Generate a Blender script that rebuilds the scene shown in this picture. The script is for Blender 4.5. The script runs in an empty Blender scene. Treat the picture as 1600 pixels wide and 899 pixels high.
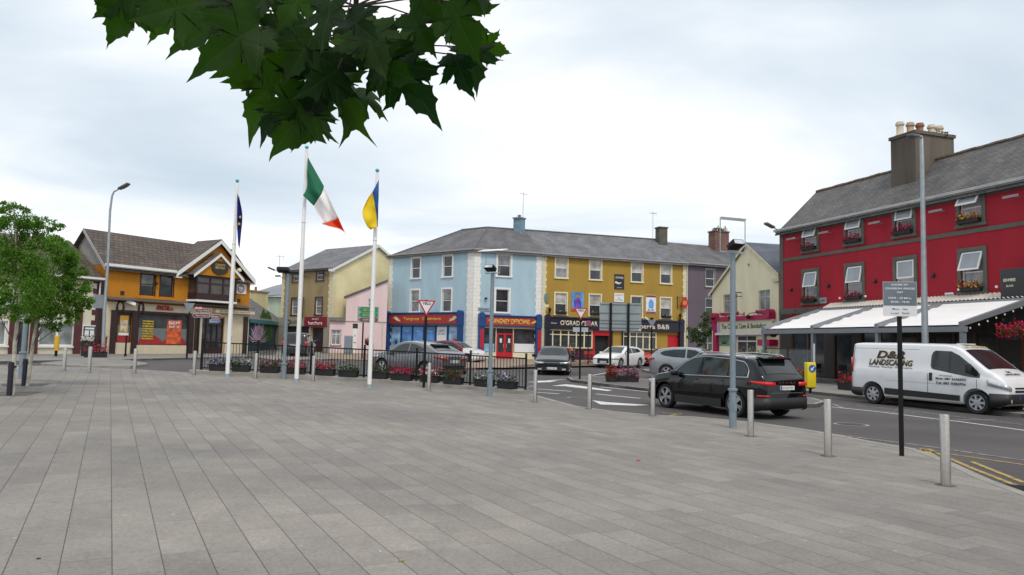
import bpy, bmesh, math, random
from mathutils import Vector, Matrix, noise
random.seed(7)
R = math.radians
SC = bpy.context.scene
COL = SC.collection

# ------------------------------------------------------------------ camera
F = 1156.0; PITCH = math.atan(89.0 / F); ROLL = 0.0225; EYE = 1.6
cp, sp_ = math.cos(PITCH), math.sin(PITCH); cr, sr = math.cos(ROLL), math.sin(ROLL)
Fw = Vector((0, cp, sp_)); R0 = Vector((1, 0, 0)); U0 = Vector((0, -sp_, cp))
Rt = R0 * cr + U0 * sr; Up = -R0 * sr + U0 * cr
cam = bpy.data.cameras.new('camera'); camo = bpy.data.objects.new('camera', cam); COL.objects.link(camo)
M = Matrix((Rt, Up, -Fw)).transposed().to_4x4(); M.translation = Vector((0, 0, EYE)); camo.matrix_world = M
cam.sensor_width = 36; cam.lens = F / 1600 * 36; cam.clip_start = 0.05; cam.clip_end = 3000
SC.camera = camo

# ------------------------------------------------------------------ sky
wd = bpy.data.worlds.new('World'); SC.world = wd; wd.use_nodes = True
nt = wd.node_tree; nt.nodes.clear()
def wn(t, **k):
    n = nt.nodes.new(t)
    for a, b in k.items(): setattr(n, a, b)
    return n
SUN_EL, SUN_AZ = R(56), R(163)       # azimuth from +Y clockwise: veiled light from behind, a little to the right
sky = wn('ShaderNodeTexSky', sky_type='NISHITA', sun_disc=False, sun_elevation=SUN_EL, sun_rotation=SUN_AZ, air_density=1.0, dust_density=1.5)
tc = wn('ShaderNodeTexCoord'); sx = wn('ShaderNodeSeparateXYZ'); nt.links.new(tc.outputs['Generated'], sx.inputs[0])
def m2(op, a, b):
    n = wn('ShaderNodeMath', operation=op)
    for i, v in enumerate((a, b)):
        if isinstance(v, (int, float)): n.inputs[i].default_value = v
        else: nt.links.new(v, n.inputs[i])
    return n.outputs[0]
zc = m2('ADD', m2('MAXIMUM', sx.outputs[2], 0.0), 0.16)
cx = wn('ShaderNodeCombineXYZ'); nt.links.new(m2('DIVIDE', sx.outputs[0], zc), cx.inputs[0]); nt.links.new(m2('DIVIDE', sx.outputs[1], zc), cx.inputs[1])
n1 = wn('ShaderNodeTexNoise'); n1.inputs['Scale'].default_value = 0.62; n1.inputs['Detail'].default_value = 6; n1.inputs['Roughness'].default_value = 0.5
n1.inputs['Distortion'].default_value = 0.4
mp = wn('ShaderNodeMapping'); mp.inputs['Location'].default_value = (8.2, 3.3, 0); mp.inputs['Scale'].default_value = (0.8, 1.15, 1); mp.inputs['Rotation'].default_value = (0, 0, R(18))
nt.links.new(cx.outputs[0], mp.inputs[0]); nt.links.new(mp.outputs[0], n1.inputs['Vector'])
rp = wn('ShaderNodeValToRGB')
e = rp.color_ramp.elements
e[0].position = 0.34; e[0].color = (5.1, 6.0, 6.8, 1); e[1].position = 0.59; e[1].color = (9.6, 9.65, 9.7, 1)
k = rp.color_ramp.elements.new(0.47); k.color = (6.9, 7.55, 8.15, 1)
nt.links.new(n1.outputs[0], rp.inputs[0])
mx = wn('ShaderNodeMix', data_type='RGBA'); mx.inputs[0].default_value = 0.93
nt.links.new(sky.outputs[0], mx.inputs[6]); nt.links.new(rp.outputs[0], mx.inputs[7])
bg = wn('ShaderNodeBackground'); bg.inputs[1].default_value = 0.1
nt.links.new(mx.outputs[2], bg.inputs[0]); wo = wn('ShaderNodeOutputWorld'); nt.links.new(bg.outputs[0], wo.inputs[0])

# ------------------------------------------------------------------ sun (veiled by cloud)
sl = bpy.data.lights.new('sun', 'SUN'); sl.energy = 1.5; sl.angle = R(14); sl.color = (1, 0.93, 0.84)
so = bpy.data.objects.new('sun', sl); COL.objects.link(so)
sd = Vector((math.sin(SUN_AZ) * math.cos(SUN_EL), math.cos(SUN_AZ) * math.cos(SUN_EL), math.sin(SUN_EL)))
so.rotation_euler = sd.to_track_quat('Z', 'Y').to_euler(); so.location = sd * 50
vs = SC.view_settings; vs.view_transform = 'Standard'; vs.look = 'None'; vs.gamma = 1; vs.exposure = 0.3
SC.render.engine = 'CYCLES'

# ------------------------------------------------------------------ terrain and pixel helpers
def lerp(a, b, t): return a + (b - a) * t
def clamp(t, a=0., b=1.): return max(a, min(b, t))
def g(x, y):
    w = lerp(1.0, 0.4, clamp((y - 30) / 30))
    return 0.022 * clamp(-x, 0, 14) * w + 0.010 * clamp(y - 20, 0, 60)
def ray(px, py):
    x = (px - 800) / F; y = -(py - 449.5) / F
    return Rt * x + Up * y + Fw
def G(px, py, dz=0.0):                      # ground point seen at photo coordinate
    d = ray(px, py); t = 2.0
    while t < 200:
        p = d * t
        if EYE + p.z <= g(p.x, p.y) + dz: break
        t += 0.02
    p = d * t; return Vector((p.x, p.y, g(p.x, p.y) + dz))
def at(px, Y, dz=0.0):                      # ground point on the bearing of px, Y metres ahead
    d = ray(px, 545); t = Y / d.y
    return Vector((d.x * t, Y, g(d.x * t, Y) + dz))
def zat(px, py, Y): d = ray(px, py); t = Y / d.y; return EYE + d.z * t
def pix(px, py, Y): d = ray(px, py); t = Y / d.y; return Vector((d.x * t, Y, EYE + d.z * t))

# ------------------------------------------------------------------ materials
MATS = {}
def nd(t, ty, **k):
    n = t.nodes.new(ty)
    for a, b in k.items(): setattr(n, a, b)
    return n
def mat(name, col, rough=0.7, metal=0.0, var=0.12, scale=3.0, bump=0.0, spec=0.5, coat=0.0, emit=None, detail=5, streak=False):
    if name in MATS: return MATS[name]
    m = bpy.data.materials.new(name); m.use_nodes = True; t = m.node_tree; b = t.nodes['Principled BSDF']
    b.inputs['Roughness'].default_value = rough; b.inputs['Metallic'].default_value = metal
    b.inputs['Specular IOR Level'].default_value = spec; b.inputs['Coat Weight'].default_value = coat
    tcn = nd(t, 'ShaderNodeTexCoord'); no = nd(t, 'ShaderNodeTexNoise'); no.inputs['Scale'].default_value = scale; no.inputs['Detail'].default_value = detail
    if streak:
        mpn = nd(t, 'ShaderNodeMapping'); mpn.inputs['Scale'].default_value = (1, 1, 0.18)
        t.links.new(tcn.outputs['Object'], mpn.inputs[0]); t.links.new(mpn.outputs[0], no.inputs['Vector'])
    else: t.links.new(tcn.outputs['Object'], no.inputs['Vector'])
    r = nd(t, 'ShaderNodeValToRGB'); r.color_ramp.elements[0].position = 0.3; r.color_ramp.elements[1].position = 0.7
    r.color_ramp.elements[0].color = tuple(c * (1 - var) for c in col) + (1,)
    r.color_ramp.elements[1].color = tuple(min(1, c * (1 + var)) for c in col) + (1,)
    t.links.new(no.outputs[0], r.inputs[0]); t.links.new(r.outputs[0], b.inputs['Base Color'])
    if bump:
        n2 = nd(t, 'ShaderNodeTexNoise'); n2.inputs['Scale'].default_value = scale * 12; n2.inputs['Detail'].default_value = 3
        t.links.new(tcn.outputs['Object'], n2.inputs['Vector'])
        bp = nd(t, 'ShaderNodeBump'); bp.inputs['Strength'].default_value = bump; bp.inputs['Distance'].default_value = 0.02
        t.links.new(n2.outputs[0], bp.inputs['Height']); t.links.new(bp.outputs[0], b.inputs['Normal'])
    if emit:
        b.inputs['Emission Color'].default_value = col + (1,); b.inputs['Emission Strength'].default_value = emit
    MATS[name] = m; return m
def render_wall(name, col, var=0.10):
    m = mat(name, col, 0.85, var=var, scale=0.7, bump=0.25, streak=True, detail=8); t = m.node_tree; b = t.nodes['Principled BSDF']
    if 'grime' in t.nodes: return m
    src = b.inputs['Base Color'].links[0].from_socket; tcn = nd(t, 'ShaderNodeTexCoord'); mpn = nd(t, 'ShaderNodeMapping'); mpn.inputs['Scale'].default_value = (1.3, 1.3, 0.30); no = nd(t, 'ShaderNodeTexNoise'); no.inputs['Scale'].default_value = 1; no.inputs['Detail'].default_value = 9; no.inputs['Roughness'].default_value = 0.65
    t.links.new(tcn.outputs['Object'], mpn.inputs[0]); t.links.new(mpn.outputs[0], no.inputs['Vector']); r = nd(t, 'ShaderNodeValToRGB'); r.name = 'grime'; r.color_ramp.elements[0].position = 0.36; r.color_ramp.elements[0].color = (0.78, 0.77, 0.74, 1); r.color_ramp.elements[1].position = 0.56; r.color_ramp.elements[1].color = (1.03, 1.03, 1.03, 1)
    q = nd(t, 'ShaderNodeMix', data_type='RGBA', blend_type='MULTIPLY'); q.inputs[0].default_value = 0.38; t.links.new(no.outputs[0], r.inputs[0]); t.links.new(src, q.inputs[6]); t.links.new(r.outputs[0], q.inputs[7]); t.links.new(q.outputs[2], b.inputs['Base Color']); return m

def node_math(t):
    def f(op, *a):
        n = nd(t, 'ShaderNodeMath', operation=op)
        for i, v in enumerate(a):
            if isinstance(v, (int, float)): n.inputs[i].default_value = v
            else: t.links.new(v, n.inputs[i])
        return n.outputs[0]
    return f

def slate_mat(name, col, var, roww, rowh, mort=0.008, bump=0.5, stain=None):
    m = bpy.data.materials.new(name); m.use_nodes = True; t = m.node_tree; b = t.nodes['Principled BSDF']; b.inputs['Roughness'].default_value = 0.75
    tcn = nd(t, 'ShaderNodeTexCoord'); s = nd(t, 'ShaderNodeSeparateXYZ'); t.links.new(tcn.outputs['Object'], s.inputs[0]); f = node_math(t)
    # every slope of a roof is measured up its own height; x + y runs along it
    u = f('ADD', s.outputs[0], f('MULTIPLY', s.outputs[1], 0.35)); v = f('MULTIPLY', s.outputs[2], 1.6)
    c = nd(t, 'ShaderNodeCombineXYZ'); t.links.new(u, c.inputs[0]); t.links.new(v, c.inputs[1])
    br = nd(t, 'ShaderNodeTexBrick'); br.inputs['Scale'].default_value = 1; br.inputs['Brick Width'].default_value = roww; br.inputs['Row Height'].default_value = rowh
    br.inputs['Mortar Size'].default_value = mort; br.inputs['Mortar Smooth'].default_value = 0.3; br.inputs['Bias'].default_value = 0
    br.inputs['Color1'].default_value = tuple(x * (1 - var) for x in col) + (1,); br.inputs['Color2'].default_value = tuple(x * (1 + var) for x in col) + (1,)
    br.inputs['Mortar'].default_value = tuple(x * 0.45 for x in col) + (1,)
    t.links.new(c.outputs[0], br.inputs['Vector'])
    no = nd(t, 'ShaderNodeTexNoise'); no.inputs['Scale'].default_value = 0.9; no.inputs['Detail'].default_value = 8; t.links.new(tcn.outputs['Object'], no.inputs['Vector'])
    r = nd(t, 'ShaderNodeValToRGB'); r.color_ramp.elements[0].position = 0.35; r.color_ramp.elements[1].position = 0.7
    r.color_ramp.elements[0].color = (0.72, 0.72, 0.74, 1); r.color_ramp.elements[1].color = (1.15, 1.13, 1.1, 1)
    t.links.new(no.outputs[0], r.inputs[0])
    mx = nd(t, 'ShaderNodeMix', data_type='RGBA', blend_type='MULTIPLY'); mx.inputs[0].default_value = 1
    t.links.new(br.outputs[0], mx.inputs[6]); t.links.new(r.outputs[0], mx.inputs[7]); t.links.new(mx.outputs[2], b.inputs['Base Color'])
    bp = nd(t, 'ShaderNodeBump'); bp.inputs['Strength'].default_value = bump; bp.inputs['Distance'].default_value = 0.03
    t.links.new(f('SUBTRACT', f('FRACT', f('DIVIDE', v, rowh)), f('MULTIPLY', br.outputs[1], 1.0)), bp.inputs['Height']); bp.invert = True
    t.links.new(bp.outputs[0], b.inputs['Normal'])
    MATS[name] = m; return m

def paving_mat():
    m = bpy.data.materials.new('granite_slabs'); m.use_nodes = True; t = m.node_tree; b = t.nodes['Principled BSDF']
    f = node_math(t); tcn = nd(t, 'ShaderNodeTexCoord'); mpn = nd(t, 'ShaderNodeMapping')
    mpn.inputs['Rotation'].default_value = (0, 0, R(-28.4 - 90)); t.links.new(tcn.outputs['Object'], mpn.inputs[0])
    s = nd(t, 'ShaderNodeSeparateXYZ'); t.links.new(mpn.outputs[0], s.inputs[0])
    u = f('ADD', s.outputs[0], 500.0); v = f('ADD', f('DIVIDE', s.outputs[1], 0.308), 1000.33)
    row = f('FLOOR', v); fv = f('FRACT', v)
    w1 = nd(t, 'ShaderNodeTexWhiteNoise', noise_dimensions='1D'); t.links.new(row, w1.inputs['W'])
    ss = nd(t, 'ShaderNodeSeparateColor'); t.links.new(w1.outputs['Color'], ss.inputs[0])
    L = f('ADD', f('MULTIPLY', ss.outputs[0], 0.45), 0.55)
    q = f('ADD', f('DIVIDE', u, L), f('MULTIPLY', ss.outputs[1], 7.0)); cell = f('FLOOR', q); fu = f('FRACT', q)
    du = f('MULTIPLY', f('MINIMUM', fu, f('SUBTRACT', 1.0, fu)), L); dv = f('MULTIPLY', f('MINIMUM', fv, f('SUBTRACT', 1.0, fv)), 0.308)
    c = nd(t, 'ShaderNodeCombineXYZ'); t.links.new(row, c.inputs[0]); t.links.new(cell, c.inputs[1])
    w2 = nd(t, 'ShaderNodeTexWhiteNoise', noise_dimensions='2D'); t.links.new(c.outputs[0], w2.inputs['Vector'])
    s2 = nd(t, 'ShaderNodeSeparateColor'); t.links.new(w2.outputs['Color'], s2.inputs[0])
    r = nd(t, 'ShaderNodeValToRGB'); t.links.new(s2.outputs[0], r.inputs[0]); el = r.color_ramp.elements
    el[0].position = 0; el[0].color = (0.208, 0.194, 0.179, 1); el[1].position = 1; el[1].color = (0.250, 0.233, 0.214, 1)
    a = r.color_ramp.elements.new(0.5); a.color = (0.228, 0.212, 0.195, 1)
    def noi(sc, det=6, ro=0.6, src=mpn.outputs[0]):
        n = nd(t, 'ShaderNodeTexNoise'); n.inputs['Scale'].default_value = sc; n.inputs['Detail'].default_value = det; n.inputs['Roughness'].default_value = ro
        t.links.new(src, n.inputs['Vector']); return n.outputs[0]
    def ramp(x, p0, c0, p1, c1):
        q = nd(t, 'ShaderNodeValToRGB'); q.color_ramp.elements[0].position = p0; q.color_ramp.elements[0].color = c0 + (1,)
        q.color_ramp.elements[1].position = p1; q.color_ramp.elements[1].color = c1 + (1,); t.links.new(x, q.inputs[0]); return q.outputs[0]
    def mul(a, bb, fac=1.0, mode='MULTIPLY'):
        q = nd(t, 'ShaderNodeMix', data_type='RGBA', blend_type=mode)
        if isinstance(fac, float): q.inputs[0].default_value = fac
        else: t.links.new(fac, q.inputs[0])
        t.links.new(a, q.inputs[6])
        if isinstance(bb, tuple): q.inputs[7].default_value = bb + (1,)
        else: t.links.new(bb, q.inputs[7])
        return q.outputs[2]
    # per-slab offset so that the mottling differs from slab to slab
    va = nd(t, 'ShaderNodeVectorMath', operation='ADD'); t.links.new(mpn.outputs[0], va.inputs[0]); t.links.new(w2.outputs['Color'], va.inputs[1])
    o = mul(r.outputs[0], ramp(noi(0.22, 5), 0.35, (0.80, 0.81, 0.82), 0.65, (1.13, 1.11, 1.08)))
    o = mul(o, ramp(noi(1.7, 8, 0.65, va.outputs[0]), 0.3, (0.84, 0.84, 0.85), 0.7, (1.12, 1.11, 1.09)))
    o = mul(o, ramp(noi(28, 4, 0.7), 0.3, (0.80, 0.80, 0.81), 0.7, (1.16, 1.15, 1.14)))
    o = mul(o, ramp(noi(130, 3, 0.7), 0.3, (0.87, 0.87, 0.87), 0.7, (1.13, 1.13, 1.13)))
    # pale chips and gum spots
    vo = nd(t, 'ShaderNodeTexVoronoi'); vo.inputs['Scale'].default_value = 2.6; t.links.new(mpn.outputs[0], vo.inputs['Vector'])
    o = mul(o, (0.42, 0.41, 0.39), f('MULTIPLY', f('LESS_THAN', vo.outputs['Distance'], 0.045), 0.55), 'MIX')
    vo2 = nd(t, 'ShaderNodeTexVoronoi'); vo2.inputs['Scale'].default_value = 1.3; t.links.new(va.outputs[0], vo2.inputs['Vector'])
    o = mul(o, (0.13, 0.125, 0.12), f('MULTIPLY', f('LESS_THAN', vo2.outputs['Distance'], 0.03), 0.5), 'MIX')
    jr = f('MULTIPLY', f('LESS_THAN', dv, f('ADD', 0.0026, f('MULTIPLY', noi(1.1), 0.0026))), 1.0)
    jc = f('MULTIPLY', f('LESS_THAN', du, 0.0027), f('ADD', 0.35, f('MULTIPLY', s2.outputs[1], 0.65)))
    j = f('MULTIPLY', f('MAXIMUM', jr, jc), 0.78)
    o = mul(o, (0.045, 0.04, 0.036), j, 'MIX')
    t.links.new(o, b.inputs['Base Color'])
    ro = f('ADD', 0.62, f('MULTIPLY', noi(2.2), 0.25)); t.links.new(ro, b.inputs['Roughness']); b.inputs['Specular IOR Level'].default_value = 0.35
    bp = nd(t, 'ShaderNodeBump'); bp.inputs['Strength'].default_value = 0.55; bp.inputs['Distance'].default_value = 0.004
    hh = f('SUBTRACT', f('ADD', f('MULTIPLY', noi(60, 4), 0.5), f('MULTIPLY', s2.outputs[2], 0.4)), j)
    t.links.new(hh, bp.inputs['Height']); t.links.new(bp.outputs[0], b.inputs['Normal'])
    return m

def asphalt_mat():
    m = bpy.data.materials.new('asphalt'); m.use_nodes = True; t = m.node_tree; b = t.nodes['Principled BSDF']; b.inputs['Roughness'].default_value = 0.85
    tcn = nd(t, 'ShaderNodeTexCoord')
    def noi(sc, det=5):
        n = nd(t, 'ShaderNodeTexNoise'); n.inputs['Scale'].default_value = sc; n.inputs['Detail'].default_value = det; t.links.new(tcn.outputs['Object'], n.inputs['Vector']); return n.outputs[0]
    def ramp(x, p0, c0, p1, c1):
        q = nd(t, 'ShaderNodeValToRGB'); q.color_ramp.elements[0].position = p0; q.color_ramp.elements[0].color = c0 + (1,)
        q.color_ramp.elements[1].position = p1; q.color_ramp.elements[1].color = c1 + (1,); t.links.new(x, q.inputs[0]); return q.outputs[0]
    a = ramp(noi(0.35, 8), 0.36, (0.062, 0.056, 0.057), 0.7, (0.090, 0.081, 0.080))
    c = ramp(noi(70, 3), 0.3, (0.7, 0.7, 0.7), 0.7, (1.3, 1.3, 1.3))
    q = nd(t, 'ShaderNodeMix', data_type='RGBA', blend_type='MULTIPLY'); q.inputs[0].default_value = 1
    t.links.new(a, q.inputs[6]); t.links.new(c, q.inputs[7]); t.links.new(q.outputs[2], b.inputs['Base Color'])
    bp = nd(t, 'ShaderNodeBump'); bp.inputs['Strength'].default_value = 0.4; bp.inputs['Distance'].default_value = 0.006
    t.links.new(noi(90, 3), bp.inputs['Height']); t.links.new(bp.outputs[0], b.inputs['Normal'])
    return m
def worn_paint(name, col, cover=0.42):
    m = bpy.data.materials.new(name); m.use_nodes = True; t = m.node_tree; b = t.nodes['Principled BSDF']; b.inputs['Roughness'].default_value = 0.8
    tcn = nd(t, 'ShaderNodeTexCoord'); n = nd(t, 'ShaderNodeTexNoise'); n.inputs['Scale'].default_value = 9; n.inputs['Detail'].default_value = 8; n.inputs['Roughness'].default_value = 0.75
    t.links.new(tcn.outputs['Object'], n.inputs['Vector']); r = nd(t, 'ShaderNodeValToRGB'); t.links.new(n.outputs[0], r.inputs[0])
    r.color_ramp.elements[0].position = cover - 0.06; r.color_ramp.elements[0].color = (0.13, 0.12, 0.115, 1)
    r.color_ramp.elements[1].position = cover + 0.06; r.color_ramp.elements[1].color = col + (1,); t.links.new(r.outputs[0], b.inputs['Base Color']); return m
def leaf_mat(name, c1, c2, trans=0.35, gloss=0.4):
    m = bpy.data.materials.new(name); m.use_nodes = True; t = m.node_tree; b = t.nodes['Principled BSDF']; b.inputs['Roughness'].default_value = gloss; b.inputs['Specular IOR Level'].default_value = 0.3
    ge = nd(t, 'ShaderNodeNewGeometry'); r = nd(t, 'ShaderNodeValToRGB'); t.links.new(ge.outputs['Random Per Island'], r.inputs[0])
    r.color_ramp.elements[0].color = c1 + (1,); r.color_ramp.elements[1].color = c2 + (1,); t.links.new(r.outputs[0], b.inputs['Base Color'])
    tr = nd(t, 'ShaderNodeBsdfTranslucent'); hs = nd(t, 'ShaderNodeHueSaturation'); hs.inputs['Value'].default_value = 1.7; hs.inputs['Saturation'].default_value = 1.15
    t.links.new(r.outputs[0], hs.inputs['Color']); t.links.new(hs.outputs[0], tr.inputs[0])
    mx = nd(t, 'ShaderNodeMixShader'); mx.inputs[0].default_value = trans; out = t.nodes['Material Output']
    t.links.new(b.outputs[0], mx.inputs[1]); t.links.new(tr.outputs[0], mx.inputs[2]); t.links.new(mx.outputs[0], out.inputs[0])
    return m

# ------------------------------------------------------------------ object helpers
def tag(o, label=None, cat=None, group=None, kind=None):
    if label: o['label'] = label
    if cat: o['category'] = cat
    if group: o['group'] = group
    if kind: o['kind'] = kind
    return o
def empty(name, loc, rz=0, label=None, cat=None, group=None):
    o = bpy.data.objects.new(name, None); COL.objects.link(o); o.location = loc; o.rotation_euler = (0, 0, rz); o.empty_display_size = 0.2
    return tag(o, label, cat, group)
class MB:
    def __init__(s): s.v = []; s.f = []; s.m = []
    def add(s, vs, fs, mi=0):
        n = len(s.v); s.v += [tuple(v) for v in vs]; s.f += [tuple(i + n for i in f) for f in fs]; s.m += [mi] * len(fs); return s
    def box(s, x0, x1, y0, y1, z0, z1, mi=0):
        return s.add([(x0, y0, z0), (x1, y0, z0), (x1, y1, z0), (x0, y1, z0), (x0, y0, z1), (x1, y0, z1), (x1, y1, z1), (x0, y1, z1)],
                     [(3, 2, 1, 0), (4, 5, 6, 7), (0, 1, 5, 4), (1, 2, 6, 5), (2, 3, 7, 6), (3, 0, 4, 7)], mi)
    def obox(s, c, ax, ay, az, hx, hy, hz, mi=0):
        c = Vector(c); ax, ay, az = Vector(ax), Vector(ay), Vector(az); P = []
        for k in (-1, 1):
            for i, j in ((-1, -1), (1, -1), (1, 1), (-1, 1)): P.append(c + ax * hx * i + ay * hy * j + az * hz * k)
        return s.add(P, [(3, 2, 1, 0), (4, 5, 6, 7), (0, 1, 5, 4), (1, 2, 6, 5), (2, 3, 7, 6), (3, 0, 4, 7)], mi)
    def quad(s, a, b, c, d, mi=0): return s.add([a, b, c, d], [(0, 1, 2, 3)], mi)
    def poly(s, P, mi=0): return s.add(P, [tuple(range(len(P)))], mi)
    def prism(s, P, off, mi=0):                       # polygon P extruded by the vector off
        off = Vector(off); P = [Vector(p) for p in P]; n = len(P)
        fs = [tuple(range(n))[::-1], tuple(range(n, 2 * n))] + [(i, (i + 1) % n, (i + 1) % n + n, i + n) for i in range(n)]
        return s.add(P + [p + off for p in P], fs, mi)
    def tube(s, path, rad, seg=8, mi=0, caps=True):
        P = [Vector(p) for p in path]; n = len(P)
        if not hasattr(rad, '__len__'): rad = [rad] * n
        V = []; u = None
        for i in range(n):
            t = (P[min(i + 1, n - 1)] - P[max(i - 1, 0)]).normalized()
            if u is None: u = t.cross(Vector((0, 0, 1)) if abs(t.z) < 0.95 else Vector((1, 0, 0))).normalized()
            u = (u - t * u.dot(t)).normalized(); w = t.cross(u)
            for k in range(seg):
                a = 2 * math.pi * k / seg; V.append(P[i] + (u * math.cos(a) + w * math.sin(a)) * rad[i])
        fs = [(i * seg + k, i * seg + (k + 1) % seg, (i + 1) * seg + (k + 1) % seg, (i + 1) * seg + k) for i in range(n - 1) for k in range(seg)]
        if caps: fs += [tuple(range(seg))[::-1], tuple(range((n - 1) * seg, n * seg))]
        return s.add(V, fs, mi)
    def lathe(s, prof, c=(0, 0, 0), axis='z', seg=20, mi=0, caps=True):   # prof: (radius, height)
        c = Vector(c); V = []
        for r, h in prof:
            for k in range(seg):
                a = 2 * math.pi * k / seg; x, y = r * math.cos(a), r * math.sin(a)
                V.append(c + (Vector((x, y, h)) if axis == 'z' else Vector((x, h, y)) if axis == 'y' else Vector((h, x, y))))
        n = len(prof); fs = [(i * seg + k, i * seg + (k + 1) % seg, (i + 1) * seg + (k + 1) % seg, (i + 1) * seg + k) for i in range(n - 1) for k in range(seg)]
        if caps: fs += [tuple(range(seg))[::-1], tuple(range((n - 1) * seg, n * seg))]
        return s.add(V, fs, mi)
    def build(s, name, mats, parent=None, smooth=False, loc=None, fix=True):
        me = bpy.data.meshes.new(name); me.from_pydata(s.v, [], s.f)
        if not isinstance(mats, (list, tuple)): mats = [mats]
        for m_ in mats: me.materials.append(m_)
        for p, mi in zip(me.polygons, s.m): p.material_index = mi
        if fix:
            bm = bmesh.new(); bm.from_mesh(me); bmesh.ops.recalc_face_normals(bm, faces=bm.faces); bm.to_mesh(me); bm.free()
        if smooth:
            me.shade_smooth(); me.set_sharp_from_angle(angle=R(smooth if smooth is not True else 40))
        me.update(); o = bpy.data.objects.new(name, me); COL.objects.link(o)
        if parent: o.parent = parent
        if loc is not None: o.location = loc
        return o
def bevel(o, w=0.01, seg=2, ang=35):
    bm = bmesh.new(); bm.from_mesh(o.data); bmesh.ops.remove_doubles(bm, verts=bm.verts, dist=1e-5)
    ed = [e_ for e_ in bm.edges if len(e_.link_faces) == 2 and e_.calc_face_angle(0) > R(ang)]
    bmesh.ops.bevel(bm, geom=ed, offset=w, segments=seg, profile=0.5, affect='EDGES', clamp_overlap=True)
    bm.to_mesh(o.data); bm.free(); o.data.shade_smooth(); o.data.set_sharp_from_angle(angle=R(40)); return o
def copy_tree(o, parent=None):
    c = o.copy(); COL.objects.link(c); c.parent = parent
    for ch in list(o.children): copy_tree(ch, c)
    return c
def text(body, width, height, loc, m, parent=None, name='lettering', bold=0.0, ext=0.004, rot=0, shear=0, space=1.0, M=None, align='C'):
    cu = bpy.data.curves.new('t', 'FONT'); cu.body = body; cu.offset = bold; cu.extrude = 0; cu.shear = shear; cu.space_character = space; cu.resolution_u = 3; cu.align_x = 'CENTER'
    cu.space_line = 1.1
    to = bpy.data.objects.new('t', cu); me = bpy.data.meshes.new_from_object(to); bpy.data.objects.remove(to); bpy.data.curves.remove(cu)
    xs = [v.co.x for v in me.vertices]; ys = [v.co.y for v in me.vertices]
    x0, x1, y0, y1 = min(xs), max(xs), min(ys), max(ys)
    sx_ = width / (x1 - x0); sy = height / (y1 - y0) if height else sx_
    for v in me.vertices:
        x = (v.co.x - (x0 + x1) / 2) * sx_; y = (v.co.y - (y0 + y1) / 2) * sy
        c, s = math.cos(rot), math.sin(rot); v.co = Vector((x * c - y * s, 0, x * s + y * c))
    if M is not None: me.transform(M)
    me.transform(Matrix.Translation(Vector(loc)))
    bm = bmesh.new(); bm.from_mesh(me)
    ret = bmesh.ops.extrude_face_region(bm, geom=list(bm.faces)); nv = [q for q in ret['geom'] if isinstance(q, bmesh.types.BMVert)]
    off = Vector((0, -ext, 0))
    if M is not None: off = M.to_3x3() @ off
    bmesh.ops.translate(bm, verts=nv, vec=off); bmesh.ops.recalc_face_normals(bm, faces=bm.faces); bm.to_mesh(me); bm.free()
    me.materials.clear(); me.materials.append(m); me.name = name
    o = bpy.data.objects.new(name, me); COL.objects.link(o); o.parent = parent; return o

# ------------------------------------------------------------------ palette
PAVE = paving_mat(); ASPH = asphalt_mat(); WHITEP = worn_paint('road_paint_white', (0.62, 0.62, 0.60), 0.40); YELP = worn_paint('road_paint_yellow', (0.42, 0.28, 0.06), 0.47)
WHITEF = worn_paint('road_paint_faint', (0.34, 0.34, 0.33), 0.52)
CONC = mat('kerb_concrete', (0.27, 0.255, 0.225), 0.85, var=0.2, scale=2, bump=0.3)
FOOT = mat('footpath_concrete', (0.20, 0.19, 0.175), 0.85, var=0.18, scale=1.5, bump=0.2)
TANP = mat('footpath_brick', (0.27, 0.20, 0.15), 0.85, var=0.2, scale=2.5, bump=0.2)
STEEL = mat('brushed_steel', (0.46, 0.44, 0.41), 0.34, 0.9, var=0.08, scale=30)
GALV = mat('galvanised_steel', (0.34, 0.38, 0.40), 0.5, 0.55, var=0.10, scale=6)
POSTG = mat('grey_blue_paint', (0.20, 0.25, 0.29), 0.5, 0.15, var=0.08, scale=8)
BLACKM = mat('black_paint', (0.008, 0.008, 0.009), 0.45, var=0.15, scale=9, spec=.25)
WPOLE = mat('white_gloss_paint', (0.78, 0.78, 0.77), 0.3, var=0.04, scale=4, coat=0.3)
UPVC = mat('white_window_frame', (0.74, 0.74, 0.72), 0.4, var=0.05, scale=6)
CREAMT = mat('cream_trim', (0.70, 0.64, 0.45), 0.6, var=0.06, scale=3)
def pane_mat(name, col, ro=0.08):
    m = mat(name, col, ro, var=0.45, scale=1.6, spec=0.6, detail=3); return m
GLASS = pane_mat('window_glass', (0.035, 0.042, 0.05)); GLASSC = pane_mat('net_curtained_glass', (0.22, 0.23, 0.24)); GLASSB = pane_mat('blind_behind_glass', (0.42, 0.41, 0.37))
SHOPG = pane_mat('shop_glass', (0.05, 0.055, 0.06))
ROOF = slate_mat('slate_roof', (0.125, 0.123, 0.13), 0.16, 0.30, 0.22)
ROOFL = slate_mat('pale_slate_roof', (0.15, 0.152, 0.163), 0.14, 0.35, 0.25)
TILE = slate_mat('brown_tile_roof', (0.105, 0.080, 0.066), 0.2, 0.33, 0.30, 0.02, 1.0)
LEADG = mat('grey_gutter', (0.32, 0.32, 0.32), 0.5, var=0.08)
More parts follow.
